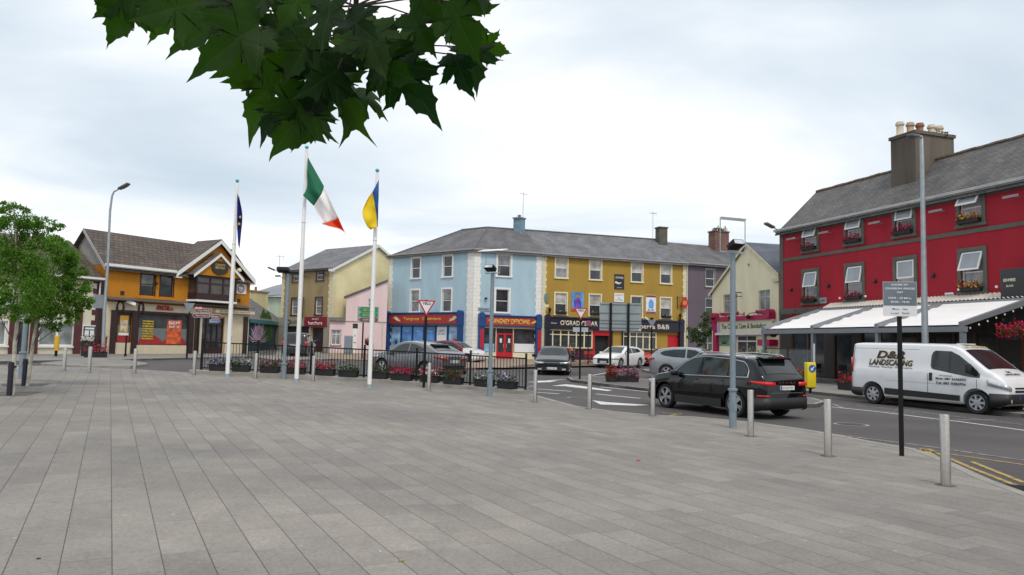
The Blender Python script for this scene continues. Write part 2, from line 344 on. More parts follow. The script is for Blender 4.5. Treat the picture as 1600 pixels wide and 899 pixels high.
# ------------------------------------------------------------------ the ground
def sheet(name, polypx, mt, dz, kerb=0.0, kind='structure', step=1.5, world=False, wall=0.14):
    pts = [Vector(p) if world else G(*p) for p in polypx]
    bm = bmesh.new(); vs_ = [bm.verts.new((p[0], p[1], 0)) for p in pts]; bm.faces.new(vs_)
    bmesh.ops.triangulate(bm, faces=list(bm.faces))
    xs = [p[0] for p in pts]; ys = [p[1] for p in pts]
    for ax, lo, hi in ((0, min(xs), max(xs)), (1, min(ys), max(ys))):
        k = math.ceil(lo / step) * step
        while k < hi:
            n = Vector((1, 0, 0)) if ax == 0 else Vector((0, 1, 0)); co = n * k
            bmesh.ops.bisect_plane(bm, geom=list(bm.verts) + list(bm.edges) + list(bm.faces), plane_co=co, plane_no=n, dist=1e-5); k += step
    for v in bm.verts: v.co.z = g(v.co.x, v.co.y) + dz
    for f_ in bm.faces:
        if f_.normal.z < 0: f_.normal_flip()
    if wall:
        be = [e_ for e_ in bm.edges if e_.is_boundary]; r_ = bmesh.ops.extrude_edge_only(bm, edges=be)
        for v in [q for q in r_['geom'] if isinstance(q, bmesh.types.BMVert)]: v.co.z -= wall
    me = bpy.data.meshes.new(name); bm.to_mesh(me); bm.free(); me.materials.append(mt)
    o = bpy.data.objects.new(name, me); COL.objects.link(o)
    if kind: o['kind'] = kind
    return o
def strip_on_ground(mb, pts, w, dz, closed=False, step=0.8, side=0, mi=0):
    """a painted line or kerb face: quads of width w following points (x, y)"""
    P = []
    for a, b in zip(pts[:-1], pts[1:]):
        a, b = Vector(a[:2]), Vector(b[:2]); n = max(1, int((b - a).length / step))
        for i in range(n): P.append(a.lerp(b, i / n))
    P.append(Vector(pts[-1][:2]))
    V = []
    for i, p in enumerate(P):
        t = (P[min(i + 1, len(P) - 1)] - P[max(i - 1, 0)]).normalized(); n = Vector((-t.y, t.x))
        for s in ((-w / 2, w / 2) if side == 0 else (0, side * w)):
            q = p + n * s; V.append((q.x, q.y, g(q.x, q.y) + dz))
    mb.add(V, [(2 * i, 2 * i + 1, 2 * i + 3, 2 * i + 2) for i in range(len(P) - 1)], mi)
def kerb(name, pts, w=0.16, top=0.006, h=0.15, side=1):
    P = []
    for a, b in zip(pts[:-1], pts[1:]):
        a, b = Vector(a[:2]), Vector(b[:2]); n = max(1, int((b - a).length / 0.9))
        for i in range(n): P.append(a.lerp(b, i / n))
    P.append(Vector(pts[-1][:2])); V = []; fs = []
    for i, p in enumerate(P):
        t = (P[min(i + 1, len(P) - 1)] - P[max(i - 1, 0)]).normalized(); n = Vector((-t.y, t.x)) * side
        for s, z in ((0, top - h), (0, top), (w - 0.02, top), (w, top - 0.02), (w, top - h)):
            q = p + n * s; V.append((q.x, q.y, g(p.x, p.y) + z))
    for i in range(len(P) - 1):
        for k_ in range(4): fs.append((i * 5 + k_, i * 5 + k_ + 1, i * 5 + 6 + k_, i * 5 + 5 + k_))
    mb = MB(); mb.add(V, fs); o = mb.build(name, CONC); o['kind'] = 'structure'; return o
RD = -0.11      # the road lies a kerb's height below the paving
# road: one sheet to the horizon, fine near by
mb = MB(); xs = [-900, -300, -120, -80, -60] + [-50 + 2.0 * i for i in range(51)] + [60, 80, 120, 300, 900]; ys = [-60, -20, -6] + [2.0 * i for i in range(46)] + [100, 130, 200, 400, 1500]
nx = len(xs); mb.add([(x, y, g(x, y) + RD) for y in ys for x in xs], [(j * nx + i, j * nx + i + 1, (j + 1) * nx + i + 1, (j + 1) * nx + i) for j in range(len(ys) - 1) for i in range(nx - 1)])
o = mb.build('road', ASPH); o['kind'] = 'structure'
edge_r = [(825, 616), (860, 626), (894, 635), (950, 643), (1015, 649.5), (1081, 652), (1175, 661), (1240, 670), (1288, 678), (1350, 690), (1417, 701.5), (1462, 718), (1530, 750), (1600, 776), (1720, 832)]
edge_f = [(-330, 566), (-100, 570), (0, 571), (80, 573), (150, 575.5), (230, 579), (303, 583.5), (400, 587), (500, 591.5), (600, 597.5), (700, 605), (780, 611.5)]
EF = [G(*p) for p in edge_f]; ER = [G(*p) for p in edge_r]
plaza = [(p.x, p.y) for p in EF + ER] + [(7.5, 3), (8, -14), (-22, -14), (-26, 10)]
sheet('plaza', plaza, PAVE, 0.0, world=True, step=1.0, wall=0.13)
kerb('kerb', EF[6:] + ER, w=0.17, side=1, top=0.005)
kerb('kerb', EF[:7], w=0.17, side=1, top=0.004)
# raised plinth that carries the railings
pl = [G(*p, 0.0) for p in [(300, 583.0), (400, 587), (500, 591.5), (600, 597.5), (700, 605), (780, 611.5), (826, 616)]]
V = []; fs = []
for i, p in enumerate(pl):
    t = (pl[min(i + 1, 6)] - pl[max(i - 1, 0)]); t.z = 0; t.normalize(); n = Vector((-t.y, t.x, 0))
    for s, z in ((-.32, -0.02), (-.32, .105), (-.29, .125), (.10, .125), (.13, .105), (.13, -.13)): V.append(p + n * s + Vector((0, 0, z)))
fs = [(i * 6 + k_, i * 6 + k_ + 1, i * 6 + 7 + k_, i * 6 + 6 + k_) for i in range(6) for k_ in range(5)] + [(0, 1, 2, 3, 4, 5), (36, 37, 38, 39, 40, 41)]
mb = MB(); mb.add(V, fs); o = mb.build('railing_plinth', CONC); tag(o, 'long low concrete plinth under the black railings and flower troughs', 'plinth')
PL = pl

# ------------------------------------------------------------------ building frame
class Fac:
    def __init__(s, name, label, cat, P0, P1, group=None):
        s.P0 = Vector((P0[0], P0[1], 0)); s.P1 = Vector((P1[0], P1[1], 0)); d = s.P1 - s.P0; s.W = d.length; s.rz = math.atan2(d.y, d.x)
        s.z0 = min(g(P0[0], P0[1]), g(P1[0], P1[1])) - 0.05
        s.root = empty(name, (P0[0], P0[1], s.z0), s.rz, label, cat, group) if name else None
        s.ux = Vector((math.cos(s.rz), math.sin(s.rz), 0)); s.uy = Vector((-math.sin(s.rz), math.cos(s.rz), 0))
    def uv(s, px, py, dy=0.0):
        d = ray(px, py); o = Vector((0, 0, EYE)); q = s.P0 + s.uy * dy
        t = (q - o).dot(s.uy) / d.dot(s.uy); p = o + d * t
        return (p - s.P0).dot(s.ux), p.z - s.z0
    def world(s, x, y, z): return s.P0 + s.ux * x + s.uy * y + Vector((0, 0, s.z0 + z))
def wall_open(mb, x0, x1, z0, z1, ops, y=0.0, rev=0.16, mi=0, rmi=None):
    xs = sorted({x0, x1} | {min(max(v, x0), x1) for o in ops for v in o[:2]}); zs = sorted({z0, z1} | {min(max(v, z0), z1) for o in ops for v in o[2:4]})
    for a, b in zip(xs[:-1], xs[1:]):
        for c, d in zip(zs[:-1], zs[1:]):
            if b - a < 1e-4 or d - c < 1e-4: continue
            mxx, mz = (a + b) / 2, (c + d) / 2
            if any(o[0] < mxx < o[1] and o[2] < mz < o[3] for o in ops): continue
            mb.quad((a, y, c), (b, y, c), (b, y, d), (a, y, d), mi)
    rmi = mi if rmi is None else rmi
    for a, b, c, d in ops:
        mb.quad((a, y, c), (a, y + rev, c), (a, y + rev, d), (a, y, d), rmi); mb.quad((b, y, c), (b, y, d), (b, y + rev, d), (b, y + rev, c), rmi)
        mb.quad((a, y, d), (a, y + rev, d), (b, y + rev, d), (b, y, d), rmi); mb.quad((a, y, c), (b, y, c), (b, y + rev, c), (a, y + rev, c), rmi)
def shell(f, W, H, D, ops, mt, name='wall', x0=0.0, gable=None, label=None):
    """walls round a box; gable = (x_apex, z_apex, zl, zr) gives a front gable; gable='side' with ridge height adds side gables"""
    mb = MB(); wall_open(mb, x0, W, 0, H, ops)
    mb.quad((x0, 0, 0), (x0, D, 0), (x0, D, H), (x0, 0, H)); mb.quad((W, 0, 0), (W, 0, H), (W, D, H), (W, D, 0)); mb.quad((x0, D, 0), (W, D, 0), (W, D, H), (x0, D, H))
    mb.box(x0 + 0.17, W - 0.17, 0.45, 0.55, 0.02, H - 0.1)
    o = mb.build(name, mt, f.root, fix=False)
    if label: o['label'] = label
    return o
def sash(f, x0, x1, z0, z1, surround=UPVC, glass=GLASS, sw=0.10, sill=True, y=0.0, frame=UPVC, mid=0.5, rev=0.12, vert=0, top_open=0, fw=0.055, name='window', curt=None):
    mb = MB()
    if sw:
        mb.box(x0 - sw, x0, y - 0.035, y + 0.02, z0, z1 + sw); mb.box(x1, x1 + sw, y - 0.035, y + 0.02, z0, z1 + sw); mb.box(x0, x1, y - 0.033, y + 0.02, z1, z1 + sw)
    w = None
    fr = MB(); a, b = y + rev - 0.05, y + rev
    fr.box(x0, x0 + fw, a, b, z0, z1); fr.box(x1 - fw, x1, a, b, z0, z1); fr.box(x0 + fw, x1 - fw, a, b, z0, z0 + fw); fr.box(x0 + fw, x1 - fw, a, b, z1 - fw, z1)
    zm = lerp(z0, z1, mid)
    if mid: fr.box(x0 + fw, x1 - fw, a - 0.012, b, zm - fw * .45, zm + fw * .45)
    for i in range(vert):
        xm = lerp(x0, x1, (i + 1) / (vert + 1)); fr.box(xm - .025, xm + .025, a, b - .002, z0 + fw, z1 - fw)
    if sw: w = mb.build(name, surround, f.root); fr.build('window_frame', frame, w)
    else: w = fr.build(name, frame, f.root)
    p = MB(); p.box(x0 + .01, x1 - .01, y + rev - .022, y + rev + .01, z0 + .01, z1 - .01); p.build('pane', glass, w)
    if curt:
        c = MB(); c.box(x0 + fw, x1 - fw, y + rev - .028, y + rev - .023, lerp(z0, z1, curt[0]), lerp(z0, z1, curt[1]) - fw); c.build('blind', curt[2], w)
    if sill:
        s_ = MB(); s_.box(x0 - sw - .05, x1 + sw + .05, y - .09, y + .03, z0 - .09, z0 - .004); s_.build('sill', surround, w)
    return w
def gutter(f, x0, x1, z, y=-0.30, m=LEADG, h=0.11):
    mb = MB(); mb.box(x0, x1, y, y + .13, z - h, z); mb.box(x0, x1, y + .13, 0.0, z - h - .05, z - h + .02); return mb.build('gutter', m, f.root)
def roof_gable(f, x0, x1, D, ze, zr, mt, over=0.25, xo=0.0, thick=0.09, yr=None, name='roof'):
    yr = D / 2 if yr is None else yr; mb = MB(); sl_ = (zr - ze) / yr; yo = -over; zo = ze - sl_ * over
    mb.prism([(x0 - xo, yo, zo), (x1 + xo, yo, zo), (x1 + xo, yr, zr), (x0 - xo, yr, zr)], (0, 0, -thick))
    mb.prism([(x0 - xo, D + over, ze - (zr - ze) / (D - yr) * over), (x0 - xo, yr, zr), (x1 + xo, yr, zr), (x1 + xo, D + over, ze - (zr - ze) / (D - yr) * over)], (0, 0, -thick))
    return mb.build(name, mt, f.root)
def side_gables(f, x0, x1, D, ze, zr, mt, yr=None):
    yr = D / 2 if yr is None else yr; mb = MB()
    for x in (x0, x1): mb = MB(); mb.poly([(x, 0, ze), (x, D, ze), (x, yr, zr - .06)]); mb.build('gable_wall', mt, f.root)
def quoins(f, x0, x1, z0, z1, m, h=0.30, a=0.06, y=-0.03, name='quoins', both=True):
    mb = MB(); z = z0; i = 0
    while z < z1 - .02:
        e_ = a if i % 2 else 0.0; mb.box(x0 - (e_ if both in (True, 'l') else 0), x1 + (e_ if both in (True, 'r') else 0), y, 0.02, z + .006, min(z + h, z1) - .006); z += h; i += 1
    return mb.build(name, m, f.root)
def chimney(f, x, y, zb, zt, wx, wy, m, pots=(), capm=None, potm=None):
    mb = MB(); mb.box(x - wx / 2, x + wx / 2, y - wy / 2, y + wy / 2, zb, zt); mb.box(x - wx / 2 - .07, x + wx / 2 + .07, y - wy / 2 - .07, y + wy / 2 + .07, zt, zt + .12)
    o = mb.build('chimney', m, f.root)
    for (px_, py_, h, pm) in pots:
        p = MB(); p.lathe([(.16, 0), (.15, .06), (.12, .1), (.125, h - .12), (.16, h - .1), (.16, h - .03), (.13, h)], (x + px_, y + py_, zt + .12), seg=12); p.build('chimney_pot', pm, o, smooth=True)
    return o
def aerial(name, P, h, label, n=8):
    t = empty(name, P, 0.4, label, 'aerial', None)
    mb = MB(); mb.tube([(0, 0, 0), (0, 0, h)], .022, 6); mb.build('mast', GALV, t)
    mb = MB()
    mb.tube([(-.35, 0, h - .15), (.35, 0, h - .15)], .014, 5)
    for i in range(n): mb.tube([(-.33 + i * .66 / (n - 1), -.18, h - .15), (-.33 + i * .66 / (n - 1), .18, h - .15)], .008, 4)
    mb.tube([(.36, 0, h - .5), (.36, 0, h - .02)], .01, 4)
    mb.build('antenna', GALV, t); return t
def flowers(mb, c, sx_, sy_, sz, n, size, mi, seed=0):
    rr = random.Random(seed); c = Vector(c)
    for _ in range(n):
        p = c + Vector((rr.uniform(-1, 1) * sx_, rr.uniform(-1, 1) * sy_, abs(rr.gauss(0, .45)) * sz * (1 if rr.random() < .8 else -.5)))
        s_ = size * rr.uniform(.6, 1.3); a = Vector((rr.uniform(-1, 1), rr.uniform(-1, 1), rr.uniform(-1, 1))).normalized(); b = a.cross(Vector((rr.uniform(-1, 1), rr.uniform(-1, 1), rr.uniform(-1, 1)))).normalized()
        m_ = mi if not isinstance(mi, (list, tuple)) else rr.choice(mi)
        mb.add([p - a * s_, p - b * s_ * .7, p + a * s_, p + b * s_ * .7], [(0, 1, 2, 3)], m_)
FOLI = leaf_mat('planter_foliage', (0.022, 0.048, 0.014), (0.05, 0.095, 0.025))
def petal(name, c): return leaf_mat(name, tuple(x * .75 for x in c), tuple(min(1, x * 1.15) for x in c), 0.25, 0.6)
RED_P = petal('red_petals', (0.42, 0.008, 0.03)); PINK_P = petal('pink_petals', (0.48, 0.025, 0.12)); PURP_P = petal('purple_petals', (0.30, 0.20, 0.55)); LILAC_P = petal('lilac_petals', (0.50, 0.42, 0.62))
WHT_P = petal('white_petals', (0.75, 0.72, 0.68)); ORG_P = petal('orange_petals', (0.75, 0.22, 0.04)); YEL_P = petal('yellow_petals', (0.75, 0.55, 0.05)); BRON_P = petal('bronze_leaves', (0.18, 0.08, 0.06))
TROUGH = mat('black_trough', (0.014, 0.014, 0.016), 0.55, var=.2)
def trough(loc, rz, w, cols, label, group, cat='planter', seed=1, h=0.17, d=0.24, fl=50, fs=0.03, name='flower_trough', spill=0.16, fo=110):
    t = empty(name, loc, rz, label, cat, group); mb = MB()
    mb.add([(-w / 2 + .03, -d / 2 + .02, 0), (w / 2 - .03, -d / 2 + .02, 0), (w / 2 - .03, d / 2 - .02, 0), (-w / 2 + .03, d / 2 - .02, 0), (-w / 2, -d / 2, h), (w / 2, -d / 2, h), (w / 2, d / 2, h), (-w / 2, d / 2, h)],
           [(3, 2, 1, 0), (4, 5, 6, 7), (0, 1, 5, 4), (1, 2, 6, 5), (2, 3, 7, 6), (3, 0, 4, 7)])
    mb.box(-w / 2 - .015, w / 2 + .015, -d / 2 - .015, d / 2 + .015, h, h + .02); bevel(mb.build('trough', TROUGH, t), .008, 1)
    mb = MB(); flowers(mb, (0, -.02, h + .02), w / 2 * 1.02, d / 2 * 1.2, spill, fo, .045, 0, seed); mb.build('foliage', FOLI, t, fix=False)
    mb = MB(); flowers(mb, (0, -.05, h + .07), w / 2 * 1.02, d / 2 * 1.2, spill, fl, fs, list(range(len(cols))), seed + 50); mb.build('flowers', cols, t, fix=False)
    return t

# ================================================================== BLUE OPTICIAN'S and its neighbours: one long roof line
C1 = at(737, 60.0); A0 = at(604.5, 66.0); B1 = at(845, 61.9); Y1 = at(1073, 66.4); Q1 = at(1155, 68.6)
BLUE = render_wall('blue_render', (0.37, 0.515, 0.60), .06); OCHRE = render_wall('ochre_render', (0.37, 0.235, 0.04), .06); PURW = render_wall('purple_render', (0.125, 0.098, 0.125), .08)
QUW = mat('white_quoins', (0.76, 0.75, 0.71), .8, var=.08, scale=5); QUC = mat('cream_quoins', (0.66, 0.60, 0.40), .8, var=.08, scale=5)
NAVY = mat('shop_blue_paint', (0.012, 0.055, 0.19), .4, var=.12, scale=4); REDP = mat('shop_red_paint', (0.48, 0.01, 0.02), .4, var=.1); REDS = mat('red_fascia', (0.33, 0.035, 0.02), .45, var=.12)
GOLD = mat('gold_lettering', (0.72, 0.47, 0.10), .5, var=.05); CREAML = mat('cream_lettering', (0.72, 0.66, 0.50), .5, var=.04); DNAVY = mat('dark_navy_paint', (0.013, 0.014, 0.035), .4, var=.15)
fA = Fac('blue_optician_building', 'pale blue three storey corner shop with white quoins and two optician shopfronts', 'building', A0, C1)
root_b = fA.root
HE = 9.0
def rows(f, specs, sill_adj=0): return [f.uv(*s) for s in specs]
def upx(f, x0, x1, y=470): return (f.uv(x0, y)[0] + f.uv(x1, y)[0]) / 2
vt = lambda f, px, py: f.uv(px, py)[1]
EA = vt(fA, 729, 391)
wA = []
for (xa, xb) in ((640, 656.8), (688.4, 707.7)):
    u = upx(fA, xa, xb)
    wA += [(u - .50, u + .50, vt(fA, u and 700, 432.5), vt(fA, 700, 400)), (u - .50, u + .50, vt(fA, 700, 487), vt(fA, 700, 452))]
f0 = vt(fA, 690, 508); f1 = vt(fA, 690, 490)
uS0, uS1 = upx(fA, 603, 603), upx(fA, 725, 725)
uS0 = max(uS0, .02)
shop = (uS0 + .35, uS1 - .35, 0.25, f0 - .05)
shell(fA, fA.W, EA, 5, wA + [shop], BLUE)
for i, w in enumerate(wA): sash(fA, *w, sw=.14, glass=[GLASS, GLASSC, GLASS, GLASS][i], curt=(0.55, 1.0, GLASSC) if i in (1, 3) else None)
gutter(fA, -.1, fA.W + .1, EA + .08)
quoins(fA, fA.W - .62, fA.W - .01, 0.3, EA - .05, QUW, both='l'); quoins(fA, 0.0, .38, 0.3, EA - .05, QUW, both='r')
def shopfront(f, x0, x1, zt, zf, pil, panel_m, letter, lm, label, lw=.62, bold=0.0, redpanel=None, lh=.5):
    mb = MB(); mb.box(x0, x1, -.30, 0.0, zf, zt); mb.box(x0 - .04, x1 + .04, -.40, 0.01, zt, zt + .09)
    for a in (x0 - .02, x1 - pil + .02):
        mb.box(a, a + pil, -.36, 0.01, 0.0, zf + .02); mb.box(a - .03, a + pil + .03, -.42, 0.01, zf - .03, zt - .08)
        mb.lathe([(0.0, -.44), (pil / 2 + .03, -.44), (pil / 2 + .03, .0), (0, .0)], (a + pil / 2, 0, zt + .02), 'y', 16)
    o = mb.build('shopfront', NAVY if redpanel is None or redpanel else DNAVY, f.root)
    if panel_m:
        p = MB(); p.box(x0 + pil + .12, x1 - pil - .12, -.325, -.30, zf + .10, zt - .10); sg = p.build('fascia', panel_m, o)
    else: sg = o
    if letter: text(letter, (x1 - x0) * lw, (zt - zf) * lh, ((x0 + x1) / 2, -.326, (zf + zt) / 2), lm, sg, bold=bold)
    return o, sg
sfA, sg = shopfront(fA, uS0 + .02, uS1, f1, f0, .38, REDS, 'Tangney  Opticians', GOLD, '', bold=.01, lh=.34, lw=.5)
def swirl(sgn, cx_, cz, s, m, parent, fl=1, y=-.326):
    mb = MB()
    for k_ in range(3):
        P = [(cx_ + fl * s * (-1 + i / 5) * (1 - .15 * k_), y - .006, cz + s * .38 * math.sin(i / 10 * math.pi * 1.6 + k_ * .9) * (1 - .25 * k_)) for i in range(11)]
        mb.tube(P, [.012 + .03 * math.sin(math.pi * i / 10) for i in range(11)], 5)
    mb.build('emblem', m, parent)
swirl(0, uS0 + 1.45, (f0 + f1) / 2, .5, CREAML, sg); swirl(0, uS1 - .85, (f0 + f1) / 2, .5, CREAML, sg, -1)
# poster panels in the shop window
PBL = mat('poster_blue', (0.10, 0.28, 0.62), .5, var=.45, scale=1.1); PSK = mat('poster_sky', (0.28, 0.50, 0.75), .5, var=.4, scale=1.5); PWH = mat('poster_white', (0.72, 0.74, 0.76), .5, var=.04); PDK = mat('poster_black', (0.02, 0.03, 0.06), .5)
PRD = mat('poster_red', (0.6, 0.04, 0.06), .5)
nS = 6; wS = (shop[1] - shop[0]) / nS
mb = MB(); mb.box(shop[0], shop[1], .05, .12, shop[2], shop[3]); sw_ = mb.build('shop_window', SHOPG, root_b)
for i in range(nS):
    a = shop[0] + i * wS; mbf = MB(); mbf.box(a - .05, a + .05, -.05, .055, shop[2], shop[3]); mbf.build('window_frame', NAVY, sw_)
    p = MB(); p.box(a + .12, a + wS - .10, .03, .045, shop[2] + .15, shop[3] - .12); po = p.build('poster', [PSK, PBL, PBL, PBL, PWH, PSK][i], sw_)
    cxp, czp = a + wS / 2, (shop[2] + shop[3]) / 2
    if i == 0:
        e_ = MB(); e_.lathe([(0, 0), (.16, 0), (.16, .01), (0, .01)], (cxp + .05, .015, czp - .25), 'y', 20)
        e_.tube([(cxp - .3, .02, czp - .3), (cxp - .1, .02, czp + .0), (cxp + .15, .02, czp + .03), (cxp + .35, .02, czp - .25)], .02, 5); e_.build('eye_picture', PDK, po)
    if i == 1: text('CONTACT', .5, .09, (cxp, .028, shop[3] - .5), PWH, po)
    if i == 2: text('LENSES', .5, .09, (cxp, .028, shop[3] - .5), PWH, po)
    if i == 3: text('EYECARE', .5, .09, (cxp, .028, shop[3] - .5), PWH, po)
    if i == 4: text('HEARING\nAID CLINIC', .75, .42, (cxp, .028, shop[3] - .55), PBL, po, bold=.02); text('AVAILABLE\nHERE', .6, .26, (cxp, .028, shop[3] - 1.4), PDK, po)
    if i == 5:
        text('FREE\nHEARING TEST', .6, .3, (cxp - .05, .028, shop[3] - .45), PRD, po)
        e_ = MB(); e_.lathe([(0, 0), (.26, 0), (.26, .01), (0, .01)], (cxp + .12, .015, shop[3] - 1.3), 'y', 24); e_.build('round_sticker', PRD, po)
text_plate = MB(); text_plate.box(shop[0], shop[1], -.02, .10, 0.0, shop[2] - .01); text_plate.build('stall_riser', NAVY, root_b)
# right-hand front of the same corner building: a second frame, parts parented to the same building
class Sub(Fac):
    def __init__(s, parent, P0, P1):
        Fac.__init__(s, None, None, None, P0, P1); s.z0 = parent.z0; s.par = parent
        s.M = Matrix.Translation(s.P0 + Vector((0, 0, s.z0))) @ Matrix.Rotation(s.rz, 4, 'Z')
        pm = Matrix.Translation(parent.P0 + Vector((0, 0, parent.z0))) @ Matrix.Rotation(parent.rz, 4, 'Z')
        s.L = pm.inverted() @ s.M; s.root = None; s.mark = set(bpy.data.objects)
    def adopt(s):      # everything built without a parent since the start moves under the building
        for o in list(bpy.data.objects):
            if o not in s.mark and o.parent is None and o.type == 'MESH':
                o.parent = s.par.root; o.matrix_local = s.L @ o.matrix_basis
fB = Sub(fA, C1, B1)
uB0, uB1 = upx(fB, 748, 748), fB.W - .02
wB = []
for a, b, t_ in ((774.5, 798.5, 0), (772.5, 797, 1)):
    u = upx(fB, a, b); wB.append((u - .56, u + .56, vt(fB, 786, 432) if t_ == 0 else vt(fB, 785, 488.5), vt(fB, 786, 398.5) if t_ == 0 else vt(fB, 785, 452.5)))
g0 = vt(fB, 795, 511); g1 = vt(fB, 795, 495)
shB = (uB0 + .45, uB1 - .42, .05, g0 - .02)
shell(fB, fB.W, EA, 5, wB + [shB], BLUE)
for i, w in enumerate(wB): sash(fB, *w, sw=.15, glass=GLASS, curt=(0.5, 1.0, GLASSC) if i == 0 else None)
gutter(fB, -.1, fB.W, EA + .08)
quoins(fB, 0.01, .55, 0.3, EA - .05, QUW, both='r'); quoins(fB, fB.W - .52, fB.W - .02, 0.3, EA - .05, QUW, both='l')
sfB, sg = shopfront(fB, uB0, uB1 - .1, g1, g0, .46, REDS, 'TANGNEY OPTICIANS', GOLD, '', bold=.02, lh=.5, lw=.62)
swirl(0, uB0 + 1.0, (g0 + g1) / 2, .28, GOLD, sg); swirl(0, uB1 - .75, (g0 + g1) / 2, .28, GOLD, sg, -1)
for a in (uB0 + .1, uB1 - .42):
    p = MB(); p.box(a + .02, a + .28, -.385, -.36, .9, g0 - .25); p.box(a + .02, a + .28, -.385, -.36, .35, .8); p.build('pilaster_panel', REDP, sfB)
ud0, ud1 = upx(fB, 777, 777), upx(fB, 803, 803); zd = vt(fB, 790, 521)
mb = MB(); mb.box(shB[0], shB[1], .14, .2, 0, shB[3]); sw_ = mb.build('shop_window', SHOPG, None)
mb = MB()
for x in (shB[0], ud0 - .05, ud1, shB[1] - .06): mb.box(x, x + .06, .02, .14, .05, shB[3])
mb.box(shB[0] + .06, ud0 - .05, .04, .14, .05, .55); mb.box(ud1 + .06, shB[1] - .06, .04, .14, .05, .55); mb.box(shB[0] + .06, shB[1] - .06, .0, .13, shB[3] - .12, shB[3]); mb.build('window_frame', CREAMT, sw_)
d_ = MB(); d_.box(ud0 + .01, ud0 + .13, -.02, .1, .05, zd); d_.box(ud1 - .13, ud1 - .01, -.02, .1, .05, zd); um = (ud0 + ud1) / 2; d_.box(um - .1, um + .1, -.02, .1, .05, zd); d_.box(ud0 + .13, ud1 - .13, -.021, .1, zd - .14, zd - .001); d_.box(ud0 + .13, ud1 - .13, -.019, .1, .05, .55)
dr = d_.build('door', REDP, None); p = MB(); p.box(ud0 + .12, ud1 - .12, .03, .06, .5, zd - .1); p.build('pane', GLASS, dr)
for x in (ud0 + .3, ud1 - .42): p = MB(); p.box(x, x + .18, .015, .028, 1.35, 1.7); p.build('notice', PWH, dr)
p = MB(); p.tube([(um - .12, -.06, .95), (um - .12, -.06, 1.25)], .015, 6); p.tube([(um + .12, -.06, .95), (um + .12, -.06, 1.25)], .015, 6); p.build('door_handle', GOLD, dr)
p = MB(); p.box(ud1 + .15, shB[1] - .12, .08, .1, .6, 1.3); p.build('window_card', PWH, sw_); p = MB(); p.box(shB[0] + .1, ud0 - .15, .08, .1, .6, 1.25); p.build('window_card', PSK, sw_)
p = MB(); p.box(fB.uv(746.5, 484)[0], fB.uv(765, 484)[0], -.05, -.01, vt(fB, 755, 486.5), vt(fB, 755, 481)); np_ = p.build('street_nameplate', GALV, None)
text('AN PHAIRC', .8, .13, ((fB.uv(746.5, 484)[0] + fB.uv(765, 484)[0]) / 2, -.052, (vt(fB, 755, 486.5) + vt(fB, 755, 481)) / 2), BLACKM, np_)
p = MB(); p.lathe([(.0, 0), (.10, 0), (.12, .12), (.0, .16)], (upx(fB, 758.5, 758.5), -.16, vt(fB, 758, 468)), seg=10); p.build('wall_vent', BLACKM, None)
fB.adopt()
# yellow bar
fY = Fac('ochre_bar_building', 'ochre yellow three storey pub with navy fascia reading a bar and B&B name', 'building', B1, Y1)
EY = vt(fY, 850, 398.5)
EYr = vt(fY, 1070, 411)
EY = (EY + EYr) / 2
wY = []; glY = []
zu0, zu1 = (vt(fY, 876, 434) + vt(fY, 1040, 443.5)) / 2, (vt(fY, 876, 404) + vt(fY, 1040, 414)) / 2
zl0, zl1 = (vt(fY, 876, 491.5) + vt(fY, 1040, 497.5)) / 2, (vt(fY, 876, 458.5) + vt(fY, 1040, 466)) / 2
UY = [upx(fY, a, b) for a, b in ((865.5, 887.4), (919.4, 940.3), (985.5, 1004.2), (1031.5, 1049))]
for u in UY: wY += [(u - .52, u + .52, zu0, zu1), (u - .52, u + .52, zl0, zl1)]
h0, h1 = vt(fY, 955, 516), vt(fY, 955, 500)
uw = lambda px: fY.uv(px, 530)[0]
bw1 = (uw(851), uw(925), 1.05, h0 - .08); bdoor = (uw(929), uw(951.5), .02, h0 - .5); bw2 = (uw(974), uw(1025), 1.05, h0 - .08); gate = (uw(1043), uw(1062), .02, h0 - .25)
shell(fY, fY.W, EY, 5, wY + [bw1, bdoor, bw2, gate], OCHRE)
for i, w in enumerate(wY):
    sash(fY, *w, surround=CREAMT, sw=.11, glass=GLASS if i not in (0,) else GLASSC, curt=(0.5, 1.0, GLASSB) if i in (0, 1, 2, 4, 3, 6, 7) else None)
gutter(fY, 0, fY.W, EY + .08)
quoins(fY, .02, .34, .3, EY - .05, QUC, both='r'); quoins(fY, fY.W - .4, fY.W - .02, .3, EY - .05, QUC, both='l')
DP = mat('downpipe_white', (.6, .6, .58), .5)
p = MB(); p.tube([(0.0, -.08, .1), (0.0, -.08, EY - .15), (0, -.25, EY)], .045, 8); p.build('downpipe', DP, fY.root, smooth=True)
p = MB(); p.tube([(fY.W - .02, -.08, .1), (fY.W - .02, -.08, EY - .15), (fY.W - .02, -.25, EY)], .045, 8); p.build('downpipe', DP, fY.root, smooth=True)
mb = MB(); xa, xb = .3, fY.W - .5
mb.box(xa, xb, -.28, 0.0, h0, h1); mb.box(xa - .05, xb + .05, -.38, .01, h1, h1 + .1)
for a in (xa - .02, xb - .38):
    mb.box(a, a + .4, -.33, .01, 0, h0); mb.box(a - .03, a + .43, -.36, .01, h0, h1); mb.lathe([(0, -.4), (.24, -.4), (.24, 0), (0, 0)], (a + .2, 0, h1 + .04), 'y', 16)
sfY = mb.build('shopfront', DNAVY, fY.root)
zc_ = (h0 + h1) / 2
text("O'GRADY'S BAR", uw(931.5) - uw(873), .42, ((uw(931.5) + uw(873)) / 2, -.282, zc_ + .04), CREAML, sfY, bold=.02); text('Winner', .55, .14, (uw(863), -.282, zc_), CREAML, sfY)
text('The Canberra B&B', uw(1043) - uw(958), .42, ((uw(1043) + uw(958)) / 2, -.282, zc_ - .04), CREAML, sfY, bold=.015)
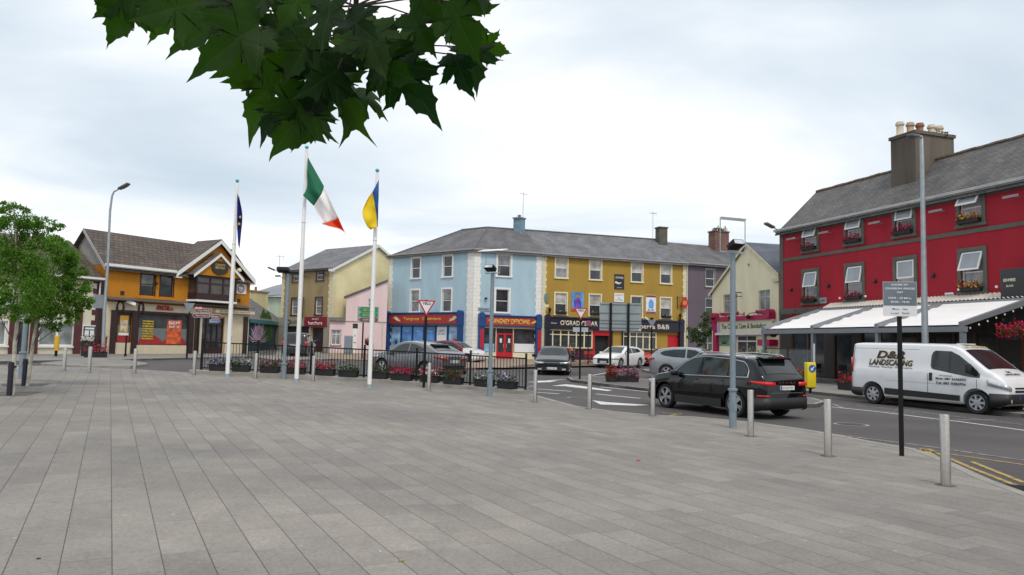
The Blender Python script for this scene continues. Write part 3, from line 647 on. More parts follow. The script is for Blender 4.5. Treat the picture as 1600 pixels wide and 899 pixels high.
def barwin(w, n):
    mb = MB(); mb.box(w[0], w[1], .09, .14, w[2], w[3]); o = mb.build('bar_window', GLASS, fY.root); fr = MB()
    for i in range(n + 1):
        x = lerp(w[0], w[1], i / n); fr.box(x - .05, x + .05, -.01, .09, w[2], w[3])
    zz = lerp(w[2], w[3], .72)
    for z in (w[2] + .03, zz, w[3] - .05):
        for i in range(n): fr.box(lerp(w[0], w[1], i / n) + .05, lerp(w[0], w[1], (i + 1) / n) - .05, .0, .09, z - .04, z + .04)
    fr.build('window_frame', CREAMT, o)
barwin(bw1, 6); barwin(bw2, 5)
mb = MB(); mb.box(bw1[0] - .1, bw1[1] + .05, -.06, -.005, .0, 1.0); mb.box(bw2[0] - .1, bw2[1] + .05, -.06, -.005, .0, 1.0); mb.box(uw(953), uw(957), -.06, -.005, 0, h0); mb.box(uw(971), uw(973.5), -.06, -.004, 1.0, h0); mb.build('stall_riser', DNAVY, fY.root)
mb = MB(); mb.box(bdoor[0] - .16, bdoor[0], -.05, .1, 0, h0 - .02); mb.box(bdoor[1], bdoor[1] + .16, -.05, .1, 0, h0 - .02); mb.box(bdoor[0], bdoor[1], -.049, .1, bdoor[3], h0 - .021); d_ = mb.build('door_surround', REDP, fY.root)
mb = MB(); mb.box(bdoor[0], bdoor[1], .30, .36, 0, bdoor[3]); mb.build('door', mat('doorway_shade', (.01, .01, .012), .7), d_)  # near-black sheet paints the shade inside the open doorway
mb = MB(); mb.box(gate[0], gate[1], .05, .11, .02, gate[3]);
for i in range(7): mb.box(lerp(gate[0], gate[1], i / 7) + .01, lerp(gate[0], gate[1], (i + 1) / 7) - .01, .03, .05, .05, gate[3] - .03)
mb.build('gate', REDP, fY.root)
# wall signs
def board(f, x0, x1, y0, y1, m, name, y=-.05, parent=None):
    a, z1_ = f.uv(x0, y0); b, z0_ = f.uv(x1, y1); p = MB(); p.box(a, b, y, -.005, z0_, z1_); return p.build(name, m, parent or f.root), (a + b) / 2, (z0_ + z1_) / 2, b - a, z1_ - z0_
CHAR = mat('sign_black', (.018, .018, .02), .45); LETW = mat('white_lettering', (.75, .75, .74), .5, var=.03)
o, cx_, cz_, w_, h_ = board(fY, 960, 974.7, 428.5, 452.5, CHAR, 'wall_sign'); text('GUINNESS', w_ * .82, .17, (cx_, -.052, cz_ + h_ * .27), LETW, o, bold=.01); text('@dempseys', w_ * .5, .1, (cx_, -.052, cz_ - h_ * .4), LETW, o)
e_ = MB(); e_.tube([(cx_ - .5 * w_ + .05 + i * .1, -.055, cz_ - .05 - .12 * math.sin(i * .5) ) for i in range(7)], [.1, .11, .1, .09, .07, .05, .02], 6); e_.build('harp_emblem', LETW, o)
o, cx_, cz_, w_, h_ = board(fY, 959.5, 974.5, 458, 472.5, PWH, 'wall_sign'); text("O'GRADY'S", w_ * .85, .15, (cx_, -.052, cz_ + .2), PRD, o); text('Guest\nAccommodation', w_ * .75, .25, (cx_, -.052, cz_ - .12), CHAR, o)
PPU = mat('poster_violet', (.16, .06, .42), .5, var=.6, scale=1.3)
o, cx_, cz_, w_, h_ = board(fY, 893, 911.3, 456, 486.5, PBL, 'event_poster')
e_ = MB(); e_.prism([(cx_ - .3, -.06, cz_ - .5), (cx_ + .35, -.06, cz_ - .55), (cx_ + .3, -.06, cz_ + .05), (cx_ + .1, -.06, cz_ + .3), (cx_ - .15, -.06, cz_ + .12), (cx_ - .35, -.06, cz_ + .1)], (0, .009, 0)); e_.build('picture', PPU, o)
e_ = MB(); e_.prism([(cx_ - .35, -.068, cz_ + .25), (cx_, -.068, cz_ + .38), (cx_ + .33, -.068, cz_ + .3), (cx_ + .12, -.068, cz_ + .45), (cx_ + .05, -.068, cz_ + .6), (cx_ - .1, -.068, cz_ + .45)], (0, .007, 0)); e_.build('picture', ORG_P, o)
e_ = MB(); e_.box(cx_ - w_ / 2, cx_ + w_ / 2, -.058, -.051, cz_ - h_ / 2, cz_ - h_ / 2 + .2); e_.build('poster_band', PRD, o)
o, cx_, cz_, w_, h_ = board(fY, 1009, 1024.5, 461, 490, PWH, 'event_poster')
e_ = MB(); e_.box(cx_ - w_ / 2 + .02, cx_ + w_ / 2 - .02, -.058, -.051, cz_ + h_ / 2 - .2, cz_ + h_ / 2 - .02); e_.box(cx_ - w_ / 2 + .02, cx_ + w_ / 2 - .02, -.058, -.051, cz_ - h_ / 2 + .02, cz_ - h_ / 2 + .15); e_.build('poster_band', mat('maroon', (.25, .03, .06), .5), o)
e_ = MB(); e_.prism([(cx_ - .22, -.06, cz_ - .35), (cx_ + .22, -.06, cz_ - .38), (cx_ + .28, -.06, cz_ + .1), (cx_ + .08, -.06, cz_ + .42), (cx_ - .12, -.06, cz_ + .4), (cx_ - .26, -.06, cz_)], (0, .008, 0)); e_.build('picture', PBL, o)
text('BLUES', w_ * .6, .14, (cx_, -.065, cz_ - .5), PDK, o)
# oval bracket sign
xo_, zo_ = fY.uv(1066.5, 473.5)
p = MB(); p.lathe([(0, -.03), (.30, -.03), (.30, .03), (0, .03)], (0, 0, 0), 'y', 24); 
for i, v in enumerate(p.v): p.v[i] = (v[0] * 1.0 + xo_, v[1] - .35, v[2] * 1.75 + zo_)
o = p.build('oval_sign', REDP, fY.root); text('B&B', .36, .35, (xo_, -.384, zo_), GOLD, o)
p = MB(); p.tube([(xo_ - .55, -.03, zo_ - .6), (xo_ - .55, -.03, zo_ + .6)], .03, 6); p.tube([(xo_ - .55, -.05, zo_ + .45), (xo_ - .2, -.3, zo_ + .45)], .02, 6); p.tube([(xo_ - .55, -.05, zo_ - .3), (xo_ - .2, -.3, zo_ - .3)], .02, 6); p.build('sign_bracket', BLACKM, o)
for (px_, py_) in ((857.3, 486), (1060.5, 495)):
    a, z_ = fY.uv(px_, py_); p = MB(); p.lathe([(.05, -.22), (.13, .1), (.15, .14), (.03, .3), (.0, .32)], (a, -.25, z_), seg=6); p.tube([(a, -.01, z_ - .35), (a, -.25, z_ - .32), (a, -.25, z_ - .2)], .02, 5); p.build('wall_lantern', BLACKM, fY.root)
a, z_ = fY.uv(853.5, 466); p = MB(); p.lathe([(0, -.03), (.20, -.03), (.20, .03), (0, .03)], (0, 0, 0), 'y', 16)
for i, v in enumerate(p.v): p.v[i] = (v[0] + a, v[1] - .06, v[2] * 2.2 + z_)
p.build('wall_plaque', mat('verdigris', (.12, .22, .16), .6), fY.root)
o, cx_, cz_, w_, h_ = board(fY, 850.5, 857, 476, 480.5, CREAMT, 'wall_plaque')
# satellite / camera box
a, z_ = fY.uv(1007.5, 497); p = MB(); p.obox((a, -.3, z_ - .05), (.8, 0, -.5), (0, 1, 0), (.5, 0, .8), .2, .07, .07); p.build('security_camera', UPVC, fY.root)
# purple house
fP = Fac('purple_house', 'dark purple terraced house between the ochre pub and the cream gabled shop', 'building', Y1, Q1)
EP = vt(fP, 1076, 411)
wP = []
for px0, px1 in ((1103, 1116),):
    u = upx(fP, px0, px1); wP += [(u - .5, u + .5, vt(fP, 1110, 448), vt(fP, 1110, 420.5)), (u - .5, u + .5, vt(fP, 1110, 492), vt(fP, 1110, 467)), (u - .9, u + 1.2, 1.0, 2.6)]
WP2 = fP.W + 6
shell(fP, WP2, EP, 5, wP, PURW)
for i, w in enumerate(wP): sash(fP, *w, sw=.05 if i < 2 else 0.08, glass=GLASS, surround=mat('stone_trim', (.35, .33, .3), .8), vert=2 if i == 2 else 0, mid=.45)
gutter(fP, .05, WP2, EP + .06)
PINKW = mat('pale_pink_awning', (.50, .36, .42), .7)
mb = MB(); mb.prism([(wP[0][0] - .9, -.02, 2.95), (wP[0][0] - .9, -.6, 2.65), (wP[0][0] - .9, -.02, 2.65)], (2.9, 0, 0)); mb.build('awning', PINKW, fP.root)
# continuous roof: hipped at the left end, bent at the corner
BK = 4.6
def inward(P0, P1): d = (Vector(P1) - Vector(P0)); d.z = 0; d.normalize(); return Vector((-d.y, d.x, 0)), d
nA, dA = inward(A0, C1); nB, dB = inward(C1, Y1)
zA = fA.z0 + EA; zY = fY.z0 + EY
bis = (nA + nB); cosb = bis.length / 2; bis.normalize()
C1v = Vector((C1.x, C1.y, 0)); A0v = Vector((A0.x, A0.y, 0)); Y1v = Vector((Y1.x, Y1.y, 0)); B1v = Vector((B1.x, B1.y, 0))
RC = C1v + bis * (BK / cosb); RA = A0v + nA * BK + dA * 4.4; RY = Y1v + nB * BK; RB = B1v + nB * BK
zrA = zat(748, 355.5, RC.y); zrY = zat(1040, 375.5, RY.y); zrA2 = zat(691, 360.5, RA.y)
print('ridge', zrA, zrA2, zrY, 'eaves', zA, zY, 'RA', RA)
zrA2 = zrA
ovr = .32
def rp3(v, z): return Vector((v.x, v.y, z))
def rootlocal(f, P): 
    m_ = (Matrix.Translation(f.P0 + Vector((0, 0, f.z0))) @ Matrix.Rotation(f.rz, 4, 'Z')).inverted(); return m_ @ P
dz_ = ovr * (zrA - zA) / BK
E_A0 = rp3(A0v - nA * ovr - dA * .15, zA - dz_ + .05); E_C = rp3(C1v - bis * ovr, zA - dz_ + .05); E_B = rp3(B1v - nB * ovr, zA - dz_ + .05); E_Y = rp3(Y1v - nB * ovr, zY - dz_ + .05)
E_B2 = rp3(B1v - nB * ovr, (zA * 0 + zA) - dz_ + .05)
bkA = rp3(A0v + nA * (2 * BK) - dA * .15, zA); bkC = rp3(C1v + bis * (2 * BK / cosb), zA); bkB = rp3(B1v + nB * 2 * BK, zA); bkY = rp3(Y1v + nB * 2 * BK, zY)
rA, rC, rB, rY = rp3(RA, zrA2), rp3(RC, zrA), rp3(RB, lerp(zrA, zrY, (RB - RC).length / (RY - RC).length)), rp3(RY, zrY)
def roofmesh(f, faces, m, thick=.08, name='roof'):
    mb = MB()
    for fc in faces: mb.prism([rootlocal(f, Vector(p)) for p in fc], (0, 0, -thick))
    return mb.build(name, m, f.root)
roofmesh(fA, [(E_A0, E_C, rC, rA), (E_C, E_B, rB, rC), (bkA, E_A0, rA), (rA, rC, bkC, bkA), (rC, rB, bkB, bkC)], ROOF)
roofmesh(fY, [(E_B, E_Y, rY, rB), (rB, rY, bkY, bkB)], ROOFL)
rdg = MB(); rdg.tube([rootlocal(fA, q + Vector((0, 0, .02))) for q in (rA, rC, rB)], .09, 6); rdg.tube([rootlocal(fA, q + Vector((0, 0, .01))) for q in (E_C, rC)], .07, 6); rdg.tube([rootlocal(fA, q + Vector((0, 0, .01))) for q in (E_A0, rA)], .07, 6); rdg.build('ridge_tiles', mat('ridge_tile', (.11, .105, .10), .8), fA.root)
rdg = MB(); rdg.tube([rootlocal(fY, q + Vector((0, 0, .02))) for q in (rB, rY)], .09, 6); rdg.build('ridge_tiles', MATS['ridge_tile'], fY.root)
nP, dP_ = inward(Y1, Q1); Y1p = Y1v + dP_ * .02; Q1v = Vector((Q1.x, Q1.y, 0)) + dP_ * 6; zP = fP.z0 + EP
zrP = zat(1060, 378.5, 71.0)
roofmesh(fP, [(rp3(Y1p - nP * .3, zP - .15), rp3(Q1v - nP * .3, zP - .15), rp3(Q1v + nP * 4.7, zrP), rp3(Y1p + nP * 4.7, zrP)), (rp3(Y1p + nP * 4.7, zrP), rp3(Q1v + nP * 4.7, zrP), rp3(Q1v + nP * 9.4, zP), rp3(Y1p + nP * 9.4, zP))], ROOF)
BLUC = mat('blue_chimney_render', (.16, .24, .30), .85, var=.3, scale=3); POTR = mat('terracotta_pot', (.30, .12, .07), .8); POTC = mat('cream_pot', (.58, .50, .38), .8)
GREYC = mat('grey_chimney_render', (.10, .095, .075), .9, var=.25, scale=2); BRK = slate_mat('old_brick', (.20, .105, .08), .3, .22, .12, .012)
def chim_at(f, px, Y, pyt, pyb, w, d, m, pots):
    p = pix(px, pyt, Y); b = pix(px, pyb, Y); L = rootlocal(f, p); LB = rootlocal(f, b); return chimney(f, L.x, L.y, LB.z - .6, L.z - .12, w, d, m, pots)
chim_at(fA, 811.5, 65.8, 340.5, 357, .75, .75, BLUC, ((0, 0, .25, POTR),))
chim_at(fY, 1033.5, 70.0, 355.5, 373, .85, .8, GREYC, ())
ch = chim_at(fP, 1123, 72.5, 362, 386, 1.7, 1.0, BRK, ((-.4, 0, .3, POTR), (0.05, 0, .3, POTR), (.45, 0, .25, POTR)))
p = MB(); L = rootlocal(fP, pix(1123, 361, 72.5)); flowers(p, (L.x - .1, L.y - .2, L.z), .7, .4, .35, 160, .09, 0, 3); p.build('weeds', leaf_mat('weeds', (.09, .10, .03), (.16, .16, .05)), ch, fix=False)
L = pix(817, 342, 65.8); aerial('tv_aerial', L + Vector((0, 0, -.2)), 2.6, 'tall thin aerial beside the small blue chimney on the slate roof')
L = pix(1020, 370, 70.0); aerial('tv_aerial', L + Vector((0, 0, -.3)), 2.7, 'comb-shaped aerial beside the square grey chimney')

# ================================================================== tan butcher's, pink house
T1 = at(515, 64.0); T0 = at(436, 68.2)
fT = Fac('butcher_building', 'tan and yellow three storey butcher shop with cream quoins and grey pitched roof', 'building', T0, T1)
TAN = render_wall('tan_render', (.31, .235, .12), .07); YELW = render_wall('pale_yellow_render', (.66, .58, .33), .14); MARO = mat('maroon_paint', (.085, .02, .025), .5)
ET = vt(fT, 515, 417.5)
wT = []
uT = [upx(fT, 456, 466), upx(fT, 493, 504)]
for u in uT: wT += [(u - .42, u + .42, vt(fT, 498, 438), vt(fT, 498, 421.5)), (u - .42, u + .42, vt(fT, 498, 491.5), vt(fT, 498, 466))]
ts0 = (fT.uv(448, 520)[0], fT.uv(483, 520)[0], .5, vt(fT, 480, 510.5)); tdo = (fT.uv(488, 520)[0], fT.uv(506, 520)[0], .05, vt(fT, 497, 512.5))
DT = 10.2
shell(fT, fT.W, ET, DT, wT + [ts0, tdo], [TAN])
mb = MB(); mb.quad((fT.W + .012, 0, 0), (fT.W + .012, DT, 0), (fT.W + .012, DT, ET), (fT.W + .012, 0, ET)); 
zrT = zat(589, 383, 68.3) - fT.z0
mb.poly([(fT.W + .012, 0, ET), (fT.W + .012, DT, ET), (fT.W + .012, DT / 2, zrT)]); mb.poly([(0, 0, ET), (0, DT, ET), (0, DT / 2, zrT)])
mb.build('gable_wall', mat('mottled_yellow_render', (.72, .64, .38), .9, var=.16, scale=.55, bump=.2, detail=9), fT.root)
for i, w in enumerate(wT): sash(fT, *w, surround=MARO, sw=.13, glass=GLASSC if i % 2 else GLASS, frame=UPVC)
quoins(fT, 0.0, .35, 3.0, ET - .05, QUC, both='r', a=.08); quoins(fT, fT.W - .37, fT.W - .0, 3.0, ET - .05, QUC, both='l', a=.08)
# quoins wrap on the gable
mb = MB(); z = 3.0; i = 0
while z < ET - .1: mb.box(fT.W + .013, fT.W + .035, 0, .35 + (.08 if i % 2 else 0), z + .006, z + .294); z += .3; i += 1
mb.build('quoins', QUC, fT.root)
roof_gable(fT, 0, fT.W, DT, ET, zrT, ROOFL, over=.35, xo=.2)
gutter(fT, -.15, fT.W + .15, ET + .0, y=-.42)
mb = MB()
for s in (1, -1):
    y0_, y1_ = (-.38, DT / 2) if s == 1 else (DT + .38, DT / 2)
    mb.prism([(fT.W + .2, y0_, ET - .27), (fT.W + .2, y1_, zrT + .0), (fT.W + .2, y1_, zrT - .24), (fT.W + .2, y0_, ET - .52)], (.03, 0, 0))
mb.box(fT.W - .05, fT.W + .235, -.43, -.03, ET - .42, ET - .22); mb.build('bargeboard', UPVC, fT.root)
STONE = mat('shop_stone', (.32, .29, .23), .8, var=.08)
mb = MB(); zf0, zf1 = vt(fT, 495, 510), vt(fT, 495, 497.5)
mb.box(-.05, fT.W + .0, -.14, -.003, zf0, zf1 + .1); mb.box(-.05, .9, -.12, -.003, 0, zf0); mb.box(fT.uv(484, 520)[0], fT.uv(487, 520)[0], -.12, -.003, 0, zf0); mb.box(fT.uv(507, 520)[0], fT.W - .002, -.12, -.003, 0, zf0); mb.box(.9, fT.uv(484, 520)[0], -.1, -.003, 0, .5)
sf = mb.build('shopfront', STONE, fT.root)
p = MB(); p.box(fT.uv(478, 505)[0], fT.uv(513, 505)[0], -.2, -.145, zf0 - .02, zf1 + .12); sb = p.build('sign_board', mat('burgundy_sign', (.22, .015, .03), .5), sf)
uc = (fT.uv(478, 505)[0] + fT.uv(513, 505)[0]) / 2; text('SPECIALITY', .95, .14, (uc, -.202, (zf0 + zf1) / 2 + .27), LETW, sb); text('butchers', 1.9, .30, (uc, -.202, (zf0 + zf1) / 2 - .08), LETW, sb, bold=.02)
text('CAHILL', 1.9, .36, (fT.uv(460, 505)[0], -.145, (zf0 + zf1) / 2), CHAR, sf, shear=.25)
e_ = MB(); e_.lathe([(.30, -.02), (.36, -.02), (.36, .0), (.30, 0)], (0, 0, 0), 'y', 20, caps=False)
for i, v in enumerate(e_.v): e_.v[i] = (v[0] * 1.1 + fT.uv(451.5, 505)[0], v[1] - .145, v[2] * .8 + (zf0 + zf1) / 2)
e_.build('emblem', CHAR, sf)
mb = MB(); mb.box(ts0[0], ts0[1], .1, .15, ts0[2], ts0[3]); mb.build('shop_window', SHOPG, fT.root)
mb = MB(); mb.box(tdo[0], tdo[1], .1, .15, .05, tdo[3]); d_ = mb.build('door', mat('brown_door', (.05, .018, .014), .5), fT.root)
p = MB(); p.box(tdo[0] + .25, tdo[1] - .25, .085, .1, 1.0, tdo[3] - .3); p.build('pane', GLASS, d_)
# scroll sign bracket in dark red on the wall
a, z_ = fT.uv(474.5, 480); p = MB(); p.box(a - .16, a + .16, -.28, -.22, z_ - .75, z_ + .75); p.lathe([(0, -.03), (.22, -.03), (.22, .03), (0, .03)], (a, -.25, z_ + .75), 'y', 12); p.lathe([(0, -.03), (.22, -.03), (.22, .03), (0, .03)], (a, -.25, z_ - .75), 'y', 12); p.box(a - .03, a + .03, -.25, .0, z_ + .55, z_ + .6); p.build('hanging_sign', MARO, fT.root)
for px_ in (443, 478, 511):
    a = fT.uv(px_, 425)[0]; p = MB(); p.tube([(a, 0, ET - .75), (a, -.5, ET - .55)], .025, 5); p.obox((a, -.6, ET - .6), (1, 0, 0), (0, 1, 0), (0, 0, 1), .28, .1, .06); p.build('wall_floodlight', BLACKM, fT.root)
# pink house
K0 = at(513.5, 63.2); K1 = at(602.5, 64.2)
fK = Fac('pink_house', 'pale pink house with sloping parapet and white door beside the blue shop', 'building', K0, K1)
PINK = render_wall('pink_render', (.72, .56, .57), .04)
ux = lambda px: fK.uv(px, 500)[0]
zl = vt(fK, 527, 502); zs0 = vt(fK, 540, 465); zs1 = vt(fK, 602, 439.5)
ops = [(ux(519), ux(533), vt(fK, 526, 539), vt(fK, 526, 516)), (ux(551.5), ux(559.5), vt(fK, 555, 551), vt(fK, 555, 506)), (ux(574), ux(580), vt(fK, 577, 480), vt(fK, 577, 467))]
mb = MB(); a = ux(540)
wall_open(mb, 0, fK.W, 0, zl, ops[:2]); wall_open(mb, a, fK.W, zl, zs0, ops[2:]); mb.poly([(a, 0, zs0), (fK.W, 0, zs0), (fK.W, 0, zs1)])
mb.quad((0, 0, 0), (0, .9, 0), (0, .9, zl), (0, 0, zl)); mb.quad((a, 0, zl), (a, .9, zl), (a, .9, zs0), (a, 0, zs0)); mb.quad((fK.W, 0, 0), (fK.W, 1.2, 0), (fK.W, 1.2, zs1), (fK.W, 0, zs1)); mb.box(.1, fK.W - .1, .4, .5, 0, zl - .1)
mb.box(a + .1, fK.W - .1, .4, .5, zl - .1, zs0 - .1)
mb.build('wall', PINK, fK.root, fix=False)
mb = MB(); mb.prism([(a - .2, -.15, zs0 - .05), (fK.W, -.15, zs1 + .02), (fK.W, -.15, zs1 + .16), (a - .2, -.15, zs0 + .09)], (0, 1.4, 0)); mb.prism([(0, -.2, zl), (a, -.2, zl), (a, .9, zl + .28), (0, .9, zl + .28)], (0, 0, .07)); mb.build('roof', ROOF, fK.root)
mb = MB(); mb.box(0, fK.W, -.04, .0, zl - .02, zl + .05); mb.build('string_course', STONE, fK.root)
sash(fK, *ops[0], sw=.05, surround=STONE, glass=GLASSC, vert=1, mid=.7); sash(fK, *ops[2], sw=0, glass=GLASSC)
d0, d1, z0_, z1_ = ops[1]; zt_ = vt(fK, 555, 513.5)
mb = MB(); mb.box(d0, d1, .05, .1, 0.0, zt_); d_ = mb.build('door', UPVC, fK.root); p = MB(); p.box(d0, d1, .06, .1, zt_ + .06, z1_); p.build('fanlight', GLASS, d_)
p = MB(); p.box((d0 + d1) / 2 - .13, (d0 + d1) / 2 + .13, .04, .05, .95, 1.0); p.box((d0 + d1) / 2 - .04, (d0 + d1) / 2 + .04, .04, .05, 1.5, 1.6); p.build('letterbox', CHAR, d_)
p = MB(); p.tube([(fK.uv(597, 520)[0], -.06, .1), (fK.uv(597, 520)[0], -.06, zl)], .04, 8); p.build('downpipe', DP, fK.root)

# ================================================================== mural building and grey roofs behind
m0 = at(384, 60); m1 = at(434, 70)
fM = Fac('mural_building', 'low building with dark lily pond mural on its wall and grey pitched roof', 'building', m0, m1)
TEAL = mat('mural_teal', (.02, .055, .075), .8, var=.6, scale=.5); EM = vt(fM, 400, 499); 
TEALB = mat('teal_paint', (.045, .19, .21), .7)
shell(fM, fM.W + 1.5, vt(fM, 384, 496), 7, [], TEAL)
mb = MB(); zr_ = vt(fM, 434, 462); ze_ = vt(fM, 384, 496)
mb.prism([(-.2, -.3, ze_ - .1), (fM.W + 1.5, -.3, ze_ - .1), (fM.W + 1.5, 5, ze_ + 3.3), (-.2, 5, ze_ + 3.3)], (0, 0, -.1)); mb.build('roof', slate_mat('fibre_cement_roof', (.115, .105, .10), .1, 1.1, 1.6), fM.root)
mb = MB(); mb.box(-.1, fM.W + 1.4, -.34, -.28, ze_ - .42, ze_ - .12); mb.build('fascia_board', TEALB, fM.root)
def blob(f, px, py, rx, rz_, m, name, y=-.02, seed=1, n=18, parent=None, jag=.25):
    rr = random.Random(seed); a, z_ = f.uv(px, py); p = MB()
    p.prism([(a + rx * math.cos(k_ * 2 * math.pi / n) * (1 + rr.uniform(-jag, jag)), y, z_ + rz_ * math.sin(k_ * 2 * math.pi / n) * (1 + rr.uniform(-jag, jag))) for k_ in range(n)], (0, .012, 0)); return p.build(name, m, parent or f.root)
MG = mat('mural_green', (.04, .13, .02), .8, var=.5, scale=1.5); ML = mat('mural_lilac', (.62, .38, .58), .8, var=.2, scale=4); ML2 = mat('mural_pale_lilac', (.68, .50, .62), .8, var=.1)
mu = blob(fM, 415, 512, 2.4, 1.5, MG, 'mural_leaves', y=-.014, seed=3, n=26)
p = MB(); a, z_ = fM.uv(400, 533)
for k_ in range(15):
    th = math.pi * (k_ / 14) ; L_ = 1.75 if k_ % 2 else 1.5; c_, s_ = math.cos(th), math.sin(th); 
    p.prism([(a + .6 + c_ * .2, -.034, z_), (a + .6 + c_ * L_ * 1.1 - s_ * .4, -.034, z_ + s_ * L_ * .62 + abs(c_) * -.12), (a + .6 + c_ * L_ * 1.8, -.034, z_ + s_ * L_ * .9 + .15), (a + .6 + c_ * L_ * 1.1 + s_ * .4, -.034, z_ + s_ * L_ * .62)], (0, .006 + .0004 * k_, 0), k_ % 2)
p.build('mural_flower', [ML, ML2], fM.root)
p = MB(); a, z_ = fM.uv(437, 528); p.lathe([(0, -.03), (1.1, -.03), (1.1, 0), (0, 0)], (a - .6, -.01, z_), 'y', 24); p.build('mural_moon', mat('mural_stone', (.33, .31, .29), .8, var=.2), fM.root)
n0 = at(380, 84); n1 = at(470, 80); fN = Fac('grey_roofed_hall', 'distant hall with plain grey roof above the mural building', 'building', n0, n1)
shell(fN, fN.W, vt(fN, 425, 463.5), 8, [], render_wall('pale_green_render', (.42, .50, .38)))
mb = MB(); zb, zt2 = vt(fN, 425, 463), vt(fN, 425, 431); mb.prism([(-.5, -.4, zb), (fN.W, -.4, zb + .2), (fN.W, 5, zt2 + .7), (-.5, 5, zt2 - .6)], (0, 0, -.15)); mb.build('roof', mat('grey_sheet_roof', (.20, .21, .235), .6, var=.08), fN.root)
c0 = at(388, 72); c1 = at(412, 74); fN2 = Fac('yellow_outbuilding', 'small weathered yellow outbuilding behind the orange takeaway', 'building', c0, c1)
shell(fN2, fN2.W + .3, vt(fN2, 400, 456), 3, [], YELW); mb = MB(); mb.box(-.1, fN2.W + .4, -.1, 3.1, vt(fN2, 400, 456), vt(fN2, 400, 454)); mb.build('roof', STONE, fN2.root)
mb = MB(); mb.lathe([(.14, 0), (.11, .3), (.13, .4)], (fN2.W * .55, .5, vt(fN2, 400, 454)), seg=10); mb.build('chimney_pot', POTR, fN2.root)

# ================================================================== orange takeaway
O0 = at(160, 45.5); O1 = at(386, 54.6)
fO = Fac('orange_takeaway_building', 'bright orange two storey takeaway with brown tiled roof and gabled bay', 'building', O0, O1)
ORA = render_wall('orange_render', (.48, .19, .008), .07); CRM = mat('cream_shopfront', (.58, .50, .36), .7, var=.06); BRN = mat('dark_brown_paint', (.03, .012, .012), .45); WALL2 = render_wall('cream_render', (.62, .58, .45))
EO = (vt(fO, 165, 411.5) + vt(fO, 266, 424)) / 2 
zG = (vt(fO, 180, 467) + vt(fO, 380, 482)) / 2          # top of ground floor
uo = lambda px: fO.uv(px, 500)[0]
wO = [(uo(217), uo(238.5), vt(fO, 228, 462), vt(fO, 228, 428)), (uo(247.5), uo(267.5), vt(fO, 258, 464), vt(fO, 258, 430))]
wO = [(a, b, wO[0][2], wO[0][3]) for a, b, _, _ in wO]
zs_t = (vt(fO, 190, 487.5) + vt(fO, 290, 493.5)) / 2
so1 = (uo(183), uo(205), .75, zs_t); so2 = (uo(216), uo(294), .62, zs_t); sd_ = (uo(315), uo(350), .05, vt(fO, 330, 497)); so3 = None
DO = 4.8; gx0, gx1 = uo(267), uo(391); zga = vt(fO, 333, 375); xga = uo(335)
shell(fO, fO.W, EO, DO, wO + [so1, so2, sd_], ORA)
mb = MB(); mb.poly([(gx0 + .25, -.02, EO - .35), (gx1 - .35, -.02, EO - .35), (xga, -.02, zga - .1)]); mb.build('gable_wall', ORA, fO.root)
zrO = vt(fO, 160, 357); Rr = fO.world(0, DO / 2, 0)
zrO = zat(133, 358, Rr.y) - fO.z0
roof_gable(fO, -.25, fO.W + .1, DO, EO + .05, zrO, TILE, over=.35, xo=.1)
# cross gable roof
yb = DO / 2
mb = MB(); mb.prism([(gx0, -.35, EO - .12), (xga, -.35, zga), (xga, yb, zga), (gx0, yb * .9, EO - .12)], (0, 0, .09)); mb.prism([(gx1, -.35, EO - .12), (xga, -.35, zga), (xga, yb, zga), (gx1, yb * .9, EO - .12)], (0, 0, .09)); mb.build('cross_roof', TILE, fO.root)
mb = MB()
mb.prism([(gx0 - .02, -.38, EO - .42), (gx0 - .02, -.38, EO - .10), (xga, -.38, zga + .02), (xga, -.38, zga - .24)], (0, .04, 0)); mb.prism([(gx1 + .02, -.381, EO - .42), (gx1 + .02, -.381, EO - .10), (xga, -.381, zga + .02), (xga, -.381, zga - .24)], (0, .04, 0))
mb.box(gx0 - .04, gx0 + .4, -.39, -.02, EO - .45, EO - .38); mb.box(gx1 - .4, gx1 + .04, -.39, -.02, EO - .45, EO - .38); mb.build('bargeboard', UPVC, fO.root)
mb = MB(); mb.prism([(-.38, -.37, EO - .2), (-.38, yb, zrO + .03), (-.38, yb, zrO - .2), (-.38, -.37, EO - .42)], (.03, 0, 0)); mb.build('verge_board', LEADG, fO.root)
gutter(fO, -.35, gx0 - .05, EO + .02, y=-.45, m=UPVC, h=.16)
for i, w in enumerate(wO): sash(fO, *w, sw=.07, surround=BRN, frame=BRN, glass=GLASS if i == 0 else GLASS, sill=False, mid=.52, curt=(.45, 1, GLASSC) if i == 0 else (0.05, 1, GLASSC) if False else None)
mb = MB(); mb.box(wO[0][0] - .25, wO[1][1] + .25, -.12, -.003, wO[0][2] - .22, wO[0][2] - .1); mb.build('sill', ORA, fO.root)
for px_, py_ in ((191, 458), (373, 470)):
    a, z_ = fO.uv(px_, py_); p = MB(); p.box(a - .12, a + .12, -.03, -.003, z_ - .12, z_ + .12); p.build('wall_vent', BRN, fO.root)
a, z_ = fO.uv(243, 443); p = MB(); p.lathe([(.05, -.1), (.1, 0), (.05, .12)], (a, -.12, z_), seg=8); p.build('wall_lamp', BRN, fO.root)
a, z_ = fO.uv(371, 422); p = MB(); p.lathe([(0, -.16), (.16, -.12), (.17, 0), (.1, .12), (0, .14)], (a, -.2, z_), seg=12); p.build('alarm_dome', CREAMT, fO.root, smooth=True)
